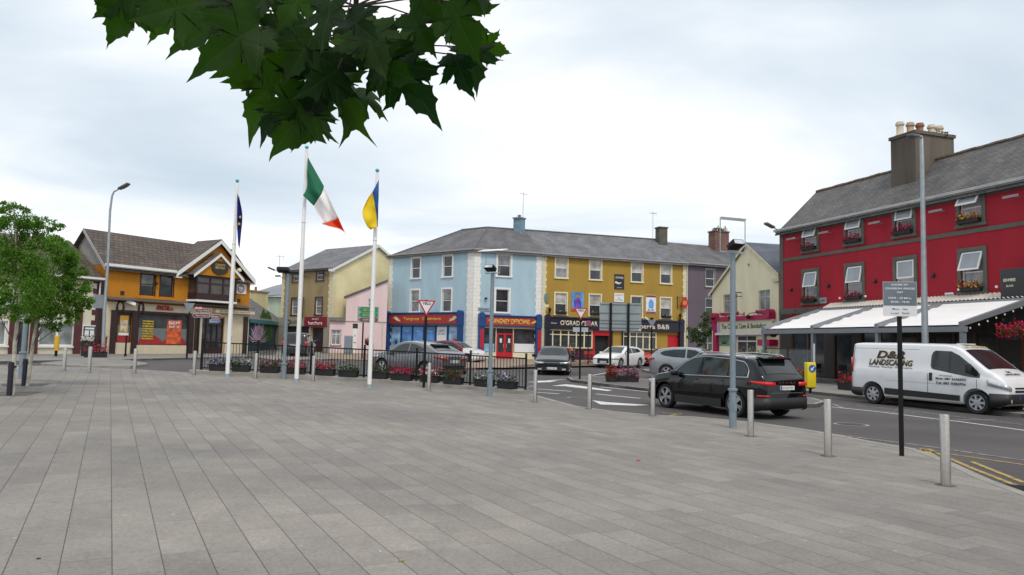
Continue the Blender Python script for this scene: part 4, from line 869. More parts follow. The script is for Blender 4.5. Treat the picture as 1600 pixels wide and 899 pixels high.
# oriel bay
bx0, bx1 = uo(291), uo(358.5); bz0, bz1 = (vt(fO, 325, 470)), (vt(fO, 325, 434)); yo = -.75
mb = MB(); mb.prism([(bx0, 0, bz0), (bx0 + .15, yo, bz0), (bx1 - .15, yo, bz0), (bx1, 0, bz0)], (0, 0, .45)); mb.prism([(bx0 - .1, 0, bz0 - .14), (bx0 + .1, yo - .1, bz0 - .14), (bx1 - .1, yo - .1, bz0 - .14), (bx1 + .1, 0, bz0 - .14)], (0, 0, .13), 1)
nb = 3
for i in range(nb + 1): x = lerp(bx0 + .15, bx1 - .15, i / nb); mb.box(x - .06, x + .06, yo, yo + .1, bz0 + .45, bz1)
mb.box(bx0 + .1, bx1 - .1, yo - .01, yo + .1, bz1 - .1, bz1 + .05); mb.box(bx0 + .1, bx1 - .1, yo - .005, yo + .1, lerp(bz0, bz1, .68), lerp(bz0, bz1, .74))
bay = mb.build('bay_window', [BRN, UPVC], fO.root)
p = MB(); p.prism([(bx0 + .02, 0, bz0 + .45), (bx0 + .18, yo + .05, bz0 + .45), (bx1 - .18, yo + .05, bz0 + .45), (bx1 - .02, 0, bz0 + .45)], (0, 0, bz1 - bz0 - .45)); p.build('pane', pane_mat('bay_glass', (.06, .045, .04)), bay)
sgx0, sgx1 = uo(285), uo(371); za = vt(fO, 335, 398.5); ze2 = bz1 + .12; xm_ = (bx0 + bx1) / 2
mb = MB(); mb.prism([(sgx0, -1.0, ze2 - .1), (xm_, -1.0, za), (xm_, 0.2, za), (sgx0, 0.2, ze2 - .1)], (0, 0, .08)); mb.prism([(sgx1 - .4, -1.0, ze2 - .1), (xm_, -1.0, za), (xm_, .2, za), (sgx1 - .4, .2, ze2 - .1)], (0, 0, .08)); mb.build('bay_roof', TILE, bay)
mb = MB(); mb.poly([(sgx0 + .2, -.9, ze2 - .05), (sgx1 - .6, -.9, ze2 - .05), (xm_, -.9, za - .05)]); mb.build('bay_gable', ORA, bay)
mb = MB(); mb.prism([(sgx0, -1.03, ze2 - .28), (sgx0, -1.03, ze2 - .06), (xm_, -1.03, za + .03), (xm_, -1.03, za - .17)], (0, .04, 0)); mb.prism([(sgx1 - .4, -1.031, ze2 - .28), (sgx1 - .4, -1.031, ze2 - .06), (xm_, -1.031, za + .03), (xm_, -1.031, za - .17)], (0, .04, 0)); mb.build('bargeboard', UPVC, bay)
p = MB(); p.lathe([(0, -.05), (.50, -.05), (.50, 0), (0, 0)], (0, 0, 0), 'y', 28)
for i, v in enumerate(p.v): p.v[i] = (v[0] * 1.35 + xm_, v[1] - .93, v[2] * .95 + lerp(ze2, za, .36))
ov = p.build('oval_sign', CHAR, bay); text('COUNTY', .8, .13, (xm_, -.985, lerp(ze2, za, .36) + .2), GOLD, ov); text('BISTRO', .75, .16, (xm_, -.985, lerp(ze2, za, .36)), GOLD, ov)
o, cx_, cz_, w_, h_ = board(fO, 367.5, 384, 443, 460, PWH, 'round_logo_sign'); p = MB(); p.lathe([(h_ * .32, -.012), (h_ * .40, -.012), (h_ * .40, 0), (h_ * .32, 0)], (cx_, -.05, cz_), 'y', 24, caps=False); p.build('ring', CHAR, o); text('ERA', w_ * .42, .22, (cx_, -.056, cz_ - .1), PRD, o); text('THE', w_ * .3, .1, (cx_, -.056, cz_ + .17), CHAR, o)
# shopfront
mb = MB(); ops_ = [so1, so2, sd_]; z_c = zG - .15
xs_ = [(.0, so1[0] - .15), (so1[1] + .12, so2[0] - .1), (so2[1] + .1, sd_[0]), (sd_[1], fO.W - .02)]
for a, b in xs_: mb.box(a, b, -.1, -.004, .0, zs_t)
mb.box(0, fO.W - .02, -.1, -.004, zs_t, z_c); mb.box(so1[0] - .15, so1[1] + .12, -.1, -.004, 0, so1[2]); mb.box(so2[0] - .1, so2[1] + .1, -.1, -.004, 0, so2[2])
sf = mb.build('shopfront', CRM, fO.root)
mb = MB(); 
for px_ in (177, 210, 298.5, 307.5, 383): a = uo(px_); q = MB(); q.box(a - .22, a + .14, -.18, -.101, 0, zs_t + .1); q.build('pilaster', BRN, sf)
mb.box(so1[0] - .2, so1[1] + .2, -.14, -.101, zs_t - .02, zs_t + .14); mb.box(so2[0] - .2, so2[1] + .2, -.14, -.102, zs_t - .02, zs_t + .14)
for pa, pb in ((180, 190), (214, 221)):
    a, b = uo(pa), uo(pb); mb.tube([(a + (b - a) * (.5 - .5 * math.cos(k_ * math.pi / 8)), -.14, zs_t + .35 + .3 * math.sin(k_ * math.pi / 8)) for k_ in range(9)], .05, 6); mb.box(a - .05, a + .05, -.19, -.103, zs_t, zs_t + .35); mb.box(b - .05, b + .05, -.19, -.103, zs_t, zs_t + .35)
mb.build('window_head', BRN, sf)
mb = MB(); mb.prism([(-.1, -.55, z_c + .16), (fO.W + .1, -.55, z_c + .16), (fO.W + .1, 0, zG + .16), (-.1, 0, zG + .16)], (0, 0, -.06)); mb.build('canopy_roof', mat('lead_canopy', (.085, .085, .09), .6), fO.root)
zl_ = (zs_t + z_c) / 2 + .05; text('APACHE', uo(262) - uo(241), .30, ((uo(262) + uo(241)) / 2, -.104, zl_ + .05), REDP, sf, bold=.04, shear=.15, ext=.05); text('PIZZA', .35, .2, (uo(264.5), -.104, zl_), REDP, sf, ext=.03)
o, cx_, cz_, w_, h_ = board(fO, 330, 391, 484, 492, CRM, 'fascia_sign', y=-.5)
text('Gatsbys', w_ * .26, .2, (cx_ - w_ * .27, -.502, cz_), CHAR, o); text('Family Restaurant', w_ * .45, .16, (cx_ + w_ * .15, -.502, cz_), CHAR, o)
for so_, nmm in ((so1, 1), (so2, 2)):
    mb = MB(); mb.box(so_[0], so_[1], .02, .08, so_[2], so_[3]); sw_ = mb.build('shop_window', SHOPG, fO.root)
    p = MB(); zz = so_[2]; p.prism([(so_[0] + .03, .012, zz + .02)] + [(lerp(so_[0], so_[1], k_ / 24), .012, zz + .22 + .46 * abs(math.sin(k_ / 24 * math.pi * (1 if nmm == 1 else 2)))) for k_ in range(1, 24)] + [(so_[1] - .03, .012, zz + .02)], (0, .006, 0)); p.build('window_graphic', mat('red_vinyl', (.33, .02, .02), .5), sw_)
    p = MB(); p.box(so_[0], so_[1], .0185, .0195, zz + .02, zz + 1.1); p.build('frosting', mat('frosted_vinyl', (.14, .16, .16), .6), sw_)
    p = MB(); p.box(so_[0], so_[0] + .05, -.02, .019, so_[2], so_[3]); p.box(so_[1] - .05, so_[1], -.02, .019, so_[2], so_[3]); p.box(so_[0] + .05, so_[1] - .05, -.02, .0185, so_[3] - .06, so_[3]); p.box(so_[0] + .05, so_[1] - .05, -.02, .0185, so_[2], so_[2] + .05); p.build('window_frame', BRN, sw_)
    if nmm == 1:
        a = so_[0] + .18; b = so_[1] - .18; p = MB(); p.box(a, b, -.012, .0, so_[3] - 1.35, so_[3] - .2); q = p.build('poster', mat('poster_mustard', (.55, .30, .03), .5), sw_)
        p = MB(); p.box(a + .06, b - .06, -.02, -.013, so_[3] - 1.2, so_[3] - .5); p.build('picture', mat('poster_food', (.50, .42, .33), .5, var=.5, scale=5), q); p = MB(); p.box(a - .05, b + .05, -.02, -.013, so_[3] - 1.45, so_[3] - 1.3); p.build('poster_band', PWH, q)
    else:
        a, b = uo(223), uo(240.5); p = MB()
        for k_ in range(8): p.box(a, b, -.012, .0, so_[3] - .95 - k_ * .16 + .4, so_[3] - .95 - k_ * .16 + .5)
        q = p.build('menu_board', mat('menu_yellow', (.42, .30, .03), .5, var=.5, scale=6), sw_)
        a, b = uo(261.5), uo(284); p = MB(); p.box(a, b, -.012, .0, so_[3] - 1.95, so_[3] - .35); q = p.build('poster', mat('poster_orange', (.55, .10, .03), .5, var=.55, scale=3), sw_)
        text('PARTY', (b - a) * .8, .26, ((a + b) / 2, -.014, so_[3] - .58), PWH, q, bold=.03); text('BOX  99', (b - a) * .7, .13, ((a + b) / 2, -.014, so_[3] - .82), PWH, q, bold=.03)
mb = MB(); mb.box(sd_[0], sd_[1], .12, .17, .05, sd_[3]); d_ = mb.build('door', SHOPG, fO.root); p = MB()
for k_ in range(5): x = lerp(sd_[0], sd_[1], k_ / 4); p.box(x - .05, x + .05, .04, .12, .05, sd_[3])
p.box(sd_[0] + .05, sd_[1] - .05, .05, .119, 2.05, 2.15); p.box(sd_[0] + .05, sd_[1] - .05, .05, .119, .05, .5); p.build('door_frame', BRN, d_)
a, z_ = fO.uv(194, 473); p = MB(); p.obox((a + .2, -.4, z_), (.85, -.3, -.3), (.3, .9, 0), (.2, 0, .9), .3, .08, .1); p.build('security_camera', UPVC, fO.root)
# ================================================================== pale building at the far left
Lq1 = Vector((O0.x, O0.y, 0)) - Vector((.05, .2, 0)); Lq0 = Vector((-31.5, 34.5, 0))
fL = Fac('cream_shop_building', 'cream rendered shop with brown pilasters at far left behind the birch trees', 'building', Lq0, Lq1)
ul = lambda px: fL.uv(px, 520)[0]
EL = (vt(fL, 125, 432) + vt(fL, 155, 436)) / 2
wz0, wz1 = vt(fL, 90, 541), vt(fL, 90, 504.5)
opl = [(ul(61), ul(116.5), wz0, wz1), (ul(-60), ul(11), wz0, wz1), (ul(26), ul(46), .05, wz1), (ul(60), ul(76), vt(fL, 70, 480) + .3, vt(fL, 70, 455) + .2), (ul(0), ul(18), vt(fL, 10, 480) + .3, vt(fL, 10, 455) + .2)]
opl = [o_ for o_ in opl]
shell(fL, fL.W, EL, 8, opl, WALL2)
for i, w in enumerate(opl[:2]): sash(fL, *w, sw=0.06, glass=pane_mat('frosted_shop_glass', (.22, .25, .25), .3), vert=1, mid=0, sill=True, fw=.09)
for w in opl[3:]: sash(fL, *w, sw=.08, surround=BRN, glass=GLASS)
mb = MB(); w = opl[2]; mb.box(w[0], w[1], .08, .13, .05, w[3]); mb.build('door', SHOPG, fL.root)
mb = MB()
for px_ in (21, 53, 121): a = ul(px_); mb = MB(); mb.box(a - .22, a + .2, -.1, -.003, 0, EL - 1.6 if px_ == 121 else 2.9); mb.build('pilaster', MARO, fL.root)
p = MB(); p.box(ul(-60), ul(53) - .3, -.16, -.003, 2.55, 3.05); p.build('fascia', mat('pale_fascia', (.42, .46, .50), .6), fL.root)
quoins(fL, fL.W - .42, fL.W - .02, .2, EL - .1, MARO, h=.32, a=.22, both='l')
mb = MB(); mb.box(fL.W - .35, fL.W - .02, -.06, .0, .1, EL - .05); mb.build('corner_strip', BRN, fL.root)
p = MB(); p.tube([(fL.W - .3, -.12, .15), (fL.W - .3, -.12, EL - .3), (fL.W - .2, -.35, EL)], .05, 8); p.build('downpipe', DP, fL.root)
zrL = zat(100, 374, fL.world(fL.W * .9, 4, 0).y) - fL.z0
roof_gable(fL, -.2, fL.W - .02, 8, EL + .05, zrL, TILE, over=.3); gutter(fL, -.2, fL.W, EL + .02, y=-.42, m=UPVC)
o, cx_, cz_, w_, h_ = board(fL, 128, 148.5, 508, 529, UPVC, 'menu_case', y=-.07); p = MB(); p.box(cx_ - w_ / 2 + .07, cx_ + w_ / 2 - .07, -.09, -.071, cz_ - h_ / 2 + .07, cz_ + h_ / 2 - .07); q = p.build('menu_backing', CHAR, o)
p = MB(); p.box(cx_ - w_ / 2 + .14, cx_ - .03, -.1, -.091, cz_ - h_ / 2 + .14, cz_ + .08); p.box(cx_ + .03, cx_ + w_ / 2 - .14, -.1, -.091, cz_ - h_ / 2 + .14, cz_ + .08); p.box(cx_ - w_ / 2 + .14, cx_ + w_ / 2 - .14, -.1, -.091, cz_ + .14, cz_ + h_ / 2 - .14); p.build('menu_paper', PWH, o)
side_gables(fO, -.02, fO.W, DO, EO, zrO, mat('grey_gable', (.30, .29, .27), .8)); side_gables(fL, 0, fL.W - .05, 8, EL, zrL, WALL2)
# ================================================================== cream gabled crystal shop
V0 = at(1112.5, 52.0); V1 = at(1217, 44.2)
fV = Fac('cream_gabled_shop', 'pale cream gable-fronted shop with magenta shopfront selling crystals and books', 'building', V0, V1)
CREAMW = render_wall('pale_cream_render', (.76, .71, .50), .04); MAG = mat('magenta_paint', (.38, .01, .075), .45, var=.1)
uv_ = lambda px: fV.uv(px, 480)[0]
EVl = vt(fV, 1114, 457.5); EVr = vt(fV, 1217, 427); xap, zap = fV.uv(1167.5, 381)
vw0 = (vt(fV, 1141, 489) + vt(fV, 1192, 484.5)) / 2; vw1 = (vt(fV, 1141, 459) + vt(fV, 1192, 454.5)) / 2
fz0, fz1 = (vt(fV, 1130, 520.5) + vt(fV, 1195, 519)) / 2, (vt(fV, 1130, 504.5) + vt(fV, 1195, 503)) / 2
opv = [(uv_(1130), uv_(1152), vw0, vw1), (uv_(1185.5), uv_(1203), vw0, vw1), (uv_(1150), uv_(1182), 1.0, fz0 - .15)]
mb = MB(); Hm = min(EVl, EVr)
wall_open(mb, 0, fV.W, 0, Hm, opv); mb.poly([(0, 0, Hm), (fV.W, 0, Hm), (fV.W, 0, EVr), (xap, 0, zap - .12), (0, 0, EVl)] if EVl > Hm + .01 else [(0, 0, Hm), (fV.W, 0, Hm), (fV.W, 0, EVr), (xap, 0, zap - .12)])
mb.quad((0, 0, 0), (0, 8, 0), (0, 8, EVl), (0, 0, EVl)); mb.quad((fV.W, 0, 0), (fV.W, 8, 0), (fV.W, 8, EVr), (fV.W, 0, EVr)); mb.box(.2, fV.W - .2, .4, .5, 0, Hm - .1); mb.build('wall', CREAMW, fV.root, fix=False)
mb = MB(); sl1 = (zap - EVl) / xap; mb.prism([(-.25, -.12, EVl - .25 * sl1), (xap, -.12, zap), (xap, 8, zap), (-.25, 8, EVl - .25 * sl1)], (0, 0, .09))
sl2 = (zap - EVr) / (fV.W - xap); mb.prism([(fV.W + .2, -.12, EVr - .2 * sl2), (xap, -.12, zap), (xap, 8, zap), (fV.W + .2, 8, EVr - .2 * sl2)], (0, 0, .09)); 
BLUSL = slate_mat('blue_slate_roof', (.10, .115, .15), .12, .4, .3)
mb.build('roof', BLUSL, fV.root)
mb = MB(); mb.prism([(-.27, -.16, EVl - .25 * sl1 - .13), (xap, -.16, zap - .14), (xap, -.16, zap + .06), (-.27, -.16, EVl - .25 * sl1 + .07)], (0, .035, 0)); mb.prism([(fV.W + .22, -.161, EVr - .2 * sl2 - .13), (xap, -.161, zap - .14), (xap, -.161, zap + .06), (fV.W + .22, -.161, EVr - .2 * sl2 + .07)], (0, .035, 0)); mb.box(fV.W - .45, fV.W + .25, -.17, -.01, EVr - .5, EVr - .28); mb.build('bargeboard', mat('cream_board', (.60, .54, .38), .6), fV.root)
for w in opv[:2]:
    q = sash(fV, *w, sw=0, glass=GLASSC, vert=1, mid=.66, frame=mat('stone_frame', (.50, .47, .38), .7), sill=False, rev=.14)
    s_ = MB(); s_.box(w[0] - .2, w[1] + .2, -.1, -.003, w[2] - .17, w[2]); s_.build('sill', MAG, q)
q = sash(fV, *opv[2], sw=.05, surround=CREAMT, glass=SHOPG, vert=1, mid=.7, fw=.09)
p = MB(); flowers(p, ((opv[2][0] + opv[2][1]) / 2, .085, 1.25), (opv[2][1] - opv[2][0]) / 2 - .1, .01, .5, 90, .06, [0, 1, 2, 3], 9); p.build('window_display', [YEL_P, WHT_P, POTR, PSK], q, fix=False)
um0, um1 = uv_(1122), uv_(1212)
mb = MB(); mb.box(uv_(1120), fV.W - .3, -.42, -.003, fz1 + .1, fz1 + .38); mb.box(uv_(1120) - .1, uv_(1120) + .35, -.25, -.004, 0, fz1 + .1)
for a in (uv_(1121), fV.W - .6): mb.lathe([(0, -.45), (.3, -.45), (.3, -.004), (0, -.004)], (a, 0, fz1 + .42), 'y', 16)
mb.box(uv_(1120) - .15, uv_(1120) + .42, -.3, -.003, fz1 - .5, fz1 + .1)
sf = mb.build('shopfront', MAG, fV.root)
p = MB(); p.box(uv_(1126), fV.W - .25, -.28, -.004, fz0, fz1 + .1); fb = p.build('fascia', mat('cream_fascia', (.62, .60, .46), .5, var=.03), sf); p = MB(); p.box(uv_(1124), fV.W - .2, -.34, -.003, fz0 - .16, fz0 - .01); p.build('moulding', mat('white_moulding', (.65, .62, .6), .5), sf)
DGRN = mat('dark_green_lettering', (.02, .06, .03), .5)
text('The Crystal Cave & Bookshop', fV.uv(1204, 510)[0] - fV.uv(1133, 510)[0], .42, ((fV.uv(1204, 510)[0] + fV.uv(1133, 510)[0]) / 2, -.285, (fz0 + fz1) / 2 + .02), DGRN, fb, bold=.02)
p = MB(); a = fV.uv(1129, 512)[0]; p.prism([(a - .2, -.31, fz0 + .05), (a + .2, -.31, fz0 + .05), (a + .12, -.31, fz1 - .15), (a, -.31, fz1), (a - .12, -.31, fz1 - .15)], (0, .02, 0)); p.build('crystal_emblem', LILAC_P, fb)
o, cx_, cz_, w_, h_ = board(fV, 1123, 1142.5, 524, 540.5, mat('sign_green', (.16, .27, .18), .5, var=.3, scale=3), 'wall_sign'); p = MB(); 
for dx in (-.3, -.15, 0, .15, .3): p.prism([(cx_ + dx * .8 - .06, -.06, cz_ - .25), (cx_ + dx * .8 + .06, -.06, cz_ - .25), (cx_ + dx * 1.1, -.06, cz_ + .25 - abs(dx) * .6)], (0, .008, 0))
p.build('emblem', CHAR, o)
mb = MB(); mb.box(um0 + .4, uv_(1150) - .1, -.05, -.004, .0, .4); 
def bracket_lamp(f, px, py, drop=True, n=1):
    a, z_ = f.uv(px, py); p = MB(); p.tube([(a, -.02, z_ - .35), (a, -.02, z_ + .35)], .03, 5); p.tube([(a, -.02, z_ + .2), (a - .35, -.35, z_ + .25), (a - .75, -.6, z_ + .2)], .022, 5)
    p.tube([(a, -.02, z_ - .1), (a - .3, -.3, z_ - .1), (a - .45, -.42, z_ + .2)], .016, 5)
    for k_ in range(10): th = k_ / 9 * 5.5; p.v and p.tube([(a - .3 - .1 * math.cos(th), -.3, z_ + .34 + .08 * math.sin(th)), (a - .3 - .1 * math.cos(th + .6), -.3, z_ + .34 + .08 * math.sin(th + .6))], .012, 4)
    if drop: p.lathe([(.0, -.2), (.12, -.16), (.15, -.04), (.08, .06), (.02, .1)], (a - .75, -.6, z_ + .05), seg=10)
    return p.build('wall_lamp', BLACKM, f.root)
for q in ((1135, 497), (1163, 496.5), (1193, 495)): bracket_lamp(fV, *q)
a, z_ = fV.uv(1157, 466); a += .75; p = MB(); p.tube([(a - .6, -.02, z_ + .35), (a - .5, -.8, z_ + .35)], .03, 5); p.tube([(a - .5, -.8, z_ + .3), (a - .5, -.8, z_ - .8)], .04, 5); p.tube([(a - .6, -.02, z_ + .1), (a - .5, -.8, z_ + .1)], .025, 5); p.tube([(a - .5, -.8, z_ - .7), (a - .25, -.8, z_ - .7)], .025, 5); p.build('sign_bracket', BLACKM, fV.root)
p = MB(); p.lathe([(0, -.04), (.09, -.04), (.09, 0), (0, 0)], (fV.uv(1170, 414)[0], 0, vt(fV, 1170, 414)), 'y', 10); p.build('wall_vent', mat('vent', (.3, .26, .18), .8), fV.root)
o, cx_, cz_, w_, h_ = board(fV, 1197, 1216, 531, 541, MAG, 'hanging_panel', y=-.6)

# ================================================================== red pub
P0r = Vector((15.6, 42.9, 0)); dr_ = Vector((.306, -.952, 0)).normalized(); P1r = P0r + dr_ * 34
fR = Fac('red_pub_building', 'large crimson three storey pub with grey window surrounds, flower boxes and tall chimney', 'building', P0r, P1r)
REDW = render_wall('crimson_render', (.34, .007, .022), .07); GST = mat('grey_stone_trim', (.11, .105, .088), .85, var=.15, scale=2, bump=.2)
ur = lambda px, py: fR.uv(px, py)[0]
ER_ = (vt(fR, 1225, 356.5) + vt(fR, 1595, 281)) / 2; zc0 = (vt(fR, 1224, 407.5) + vt(fR, 1597, 346.5)) / 2; zb0 = (vt(fR, 1224, 484) + vt(fR, 1570, 463)) / 2
W3 = [(ur(1258.5, 375), ur(1274.5, 375)), (ur(1325, 370), ur(1345, 370)), (ur(1400, 350), ur(1427, 350)), (ur(1503, 330), ur(1532, 330))]
sp4 = [(a + b) / 2 for a, b in W3]; print('red window centres', sp4, [b - a for a, b in W3])
hw = .52
zt0, zt1 = (vt(fR, 1265, 393) + vt(fR, 1415, 366) + vt(fR, 1518, 347)) / 3, (vt(fR, 1265, 353) + vt(fR, 1415, 319) + vt(fR, 1518, 297)) / 3
zm0, zm1 = (vt(fR, 1262, 474) + vt(fR, 1330, 470) + vt(fR, 1515, 452)) / 3, (vt(fR, 1262, 426) + vt(fR, 1330, 417.5) + vt(fR, 1515, 391)) / 3
opr = []
for c in sp4: opr += [(c - hw, c + hw, zt0, zt1), (c - hw, c + hw, zm0, zm1)]
step4 = sp4[3] - sp4[2]
for k_ in (1, 2, 3): c = sp4[3] + step4 * k_; opr += [(c - hw, c + hw, zt0, zt1), (c - hw, c + hw, zm0, zm1)]
og = [(1.0, 3.6, .1, 2.7), (4.3, 5.6, .1, 2.5), (6.2, 9.6, .7, 2.6), (10.4, 13.5, .1, 2.6), (14.5, 15.8, .1, 2.5), (16.5, 20, .7, 2.6)]
DR = 5.3
mb = MB(); wall_open(mb, 0, fR.W, 0, ER_, opr + og); mb.box(.2, fR.W - .2, .45, .55, 0, ER_ - .1)
mb.quad((0, 0, 0), (0, DR, 0), (0, DR, ER_), (0, 0, ER_)); mb.quad((fR.W, 0, 0), (fR.W, DR, 0), (fR.W, DR, ER_), (fR.W, 0, ER_)); mb.build('wall', REDW, fR.root, fix=False)
zrR = 11.12 - fR.z0
side_gables(fR, 0, fR.W, DR, ER_, zrR, mat('grey_render', (.22, .215, .2), .9, var=.1))
roof_gable(fR, 0, fR.W, DR, ER_, zrR, slate_mat('worn_slate_roof', (.115, .11, .108), .2, .28, .17, .01, .8), over=.3, xo=.05)
rd = MB()
for i in range(90): rd.tube([(fR.W / 90 * i, DR / 2, zrR + .0 + .012 * math.sin(i * 1.7)), (fR.W / 90 * (i + .97), DR / 2, zrR + .012 * math.sin(i * 1.7 + .5))], .10, 6)
rd.build('ridge_tiles', mat('lichened_ridge', (.12, .085, .06), .9, var=.4, scale=4), fR.root)
gutter(fR, -.1, fR.W, ER_ - .02, y=-.38, m=mat('pale_grey_gutter', (.40, .40, .40), .5), h=.13)
mb = MB(); mb.box(.0, fR.W, -.035, -.003, ER_ - .42, ER_ - .17); mb.box(0, fR.W, -.04, -.003, zc0 - .12, zc0 + .06); mb.box(0, fR.W, -.06, -.003, zb0 - .3, zb0 + .02); mb.box(.0, .3, -.03, -.003, zb0, ER_ - .42); mb.build('stone_bands', GST, fR.root)
mb = MB(); wall_open(mb, .0, fR.W, 0, zb0 - .3, og, y=-.02, rev=.0); mb.build('ground_floor_cladding', mat('dark_pub_timber', (.022, .018, .015), .5, var=.3, scale=3), fR.root, fix=False)
for o_ in og:
    mb = MB(); mb.box(o_[0], o_[1], .08, .13, o_[2], o_[3]); q = mb.build('pub_window', GLASS, fR.root); mb = MB()
    n = max(1, int((o_[1] - o_[0]) / .9))
    for k_ in range(n + 1): x = lerp(o_[0], o_[1], k_ / n); mb.box(x - .05, x + .05, .0, .08, o_[2], o_[3])
    mb.build('window_frame', mat('varnished_wood', (.10, .035, .015), .4), q)
WFR = UPVC
def awning_window(f, w, ang, x, lean=True, lift=True):
    x0, x1, z0, z1 = w; sw = .17; mb = MB()
    mb.box(x0 - sw, x0, -.06, .02, z0 - .02, z1 + sw); mb.box(x1, x1 + sw, -.06, .02, z0 - .02, z1 + sw); mb.box(x0, x1, -.058, .02, z1, z1 + sw); mb.box(x0 - sw - .06, x1 + sw + .06, -.1, .02, z0 - .15, z0 - .022); (z1 < 6) and mb.box(x0 - sw - .05, x1 + sw + .05, -.09, .02, z1 + sw, z1 + sw + .07)
    s_ = mb.build('window', GST, f.root); fr = MB(); zm = lerp(z0, z1, .48); a, b = .06, .12
    fr.box(x0, x0 + .06, a, b, z0, z1); fr.box(x1 - .06, x1, a, b, z0, z1); fr.box(x0 + .06, x1 - .06, a, b, z0, z0 + .06); fr.box(x0 + .06, x1 - .06, a, b, z1 - .05, z1); fr.box(x0 + .06, x1 - .06, a, b, zm - .03, zm + .03); fr.build('window_frame', UPVC, s_)
    p = MB(); p.box(x0 + .03, x1 - .03, .10, .115, z0 + .03, z1 - .03); p.build('pane', GLASSC if x % 2 else GLASS, s_)
    if x % 3 != 1:
        c = MB(); n = 14      # net curtain with folds
        V = [(lerp(x0 + .07, x1 - .07, k_ / n), .094 - .006 * (k_ % 2), z) for z in (z0 + .08, z1 - .06) for k_ in range(n + 1)]; c.add(V, [(k_, k_ + 1, n + 2 + k_, n + 1 + k_) for k_ in range(n)]); c.build('net_curtain', mat('net_curtain', (.38, .38, .40), .9, var=.1), s_, fix=False)
    # opened top-hung sash
    H = z1 - zm - .05; c_, si = math.cos(ang), math.sin(ang); v = MB()
    def P(xx, t, d): return (xx, .03 - si * t * H - c_ * d, z1 - .04 - c_ * t * H + si * d)
    def bar(xa, xb, ta, tb): v.add([P(xa, ta, 0), P(xb, ta, 0), P(xb, tb, 0), P(xa, tb, 0), P(xa, ta, .05), P(xb, ta, .05), P(xb, tb, .05), P(xa, tb, .05)], [(3, 2, 1, 0), (4, 5, 6, 7), (0, 1, 5, 4), (1, 2, 6, 5), (2, 3, 7, 6), (3, 0, 4, 7)])
    xa, xb = x0 + .03, x1 - .03; k_ = .07 / H; bar(xa, xb, 0, k_); bar(xa, xb, 1 - k_, 1); bar(xa, xa + .07, k_, 1 - k_); bar(xb - .07, xb, k_, 1 - k_); o = v.build('opening_sash', UPVC, s_)
    v = MB(); v.add([P(xa + .07, k_, .02), P(xb - .07, k_, .02), P(xb - .07, 1 - k_, .02), P(xa + .07, 1 - k_, .02)], [(0, 1, 2, 3)]); v.build('pane', mat('painted_reflection_glass', (.30, .32, .35), .08, var=.15, scale=1), s_, fix=False)  # reflection is put into the pane's pale grey base colour
    return s_
angs = [R(17), R(12), R(15), R(12), R(9), R(1), R(30), R(20), R(10), R(5), R(20), R(2), R(12), R(9)]
for i, w in enumerate(opr): awning_window(fR, w, angs[i], i)
# wall uplighters under the eaves
for k_ in range(7):
    xx = (sp4[0] + sp4[1]) / 2 - step4 + k_ * step4 if k_ else sp4[0] - .95
    z_ = ER_ - .85; p = MB(); p.tube([(xx, 0, z_ + .1), (xx, -.45, z_ + .12)], .025, 5); p.obox((xx, -.55, z_ + .08), (1, 0, 0), (0, .95, .25), (0, -.25, .95), .26, .11, .045); p.build('wall_floodlight', GALV, fR.root)
for px_, py_ in ((1237, 453), (1295, 447), (1368, 440), (1459, 431)):
    a, z_ = fR.uv(px_, py_); p = MB(); p.lathe([(.0, -.12), (.09, -.1), (.1, 0)], (a, 0, z_), 'y', 10); p.build('wall_fitting', CHAR, fR.root)
for (x0_, x1_, y0_, y1_, tx) in ((1273.5, 1292.5, 466.5, 474, 'MARKET STREET'), (1477.5, 1491, 458, 465.5, 'BENNERS')):
    o, cx_, cz_, w_, h_ = board(fR, x0_, x1_, y0_, y1_, PWH if tx[0] == 'B' else GALV, 'wall_plaque'); text(tx, w_ * .85, h_ * .4, (cx_, -.052, cz_), CHAR, o)
# chimney with five pots
xs0 = 7.65
def cpot(h, w_=.17): return h
mb = MB(); zt_c = 12.3 - fR.z0; mb.box(xs0 - .75, xs0 + .75, 1.35, 3.8, zrR - 2.2, zt_c); mb.box(xs0 - .82, xs0 + .82, 1.28, 3.87, zt_c, zt_c + .16); ch = mb.build('chimney', mat('rendered_chimney', (.115, .095, .075), .95, var=.35, scale=1.2, bump=.4, streak=True), fR.root)
for yy, xx, h, m_ in ((1.55, -.35, .72, POTC), (1.95, -.1, .66, mat('buff_pot', (.45, .33, .22), .8)), (2.35, .1, .62, POTR), (3.1, .1, .62, POTC), (3.55, .15, .6, POTC)):
    p = MB(); p.lathe([(.22, 0), (.2, .08), (.165, .12), (.16, h - .2), (.21, h - .17), (.21, h - .08), (.17, h - .05), (.17, h)], (xs0 + xx, yy, zt_c + .16), seg=14); p.build('chimney_pot', m_, ch, smooth=True)
p = MB(); flowers(p, (xs0 + .7, 3.2, zt_c + .05), .15, .5, .25, 60, .07, 0, 5); p.build('weeds', MATS.get('weeds') or FOLI, ch, fix=False)
# black hanging board
hx = ur(1573, 440) + .15; hz = vt(fR, 1585, 465)
tb = empty('hanging_pub_sign', fR.world(hx, 0, hz), fR.rz, 'black upright projecting sign with pale curved lettering on the red wall at far right', 'sign')
p = MB(); p.box(0, 1.3, -.55, -.40, -1.15, 1.1); bo = bevel(p.build('board', CHAR, tb), .03); p = MB(); p.tube([(.6, -.4, .5), (.6, 0, .5)], .04, 6); p.tube([(.6, -.4, -.7), (.6, 0, -.7)], .04, 6); p.build('bracket', BLACKM, tb)
text('BENNERS', .5, .12, (.4, -.555, .65), CREAML, bo, bold=.02); text('BAR', .3, .08, (.42, -.555, .42), CREAML, bo)
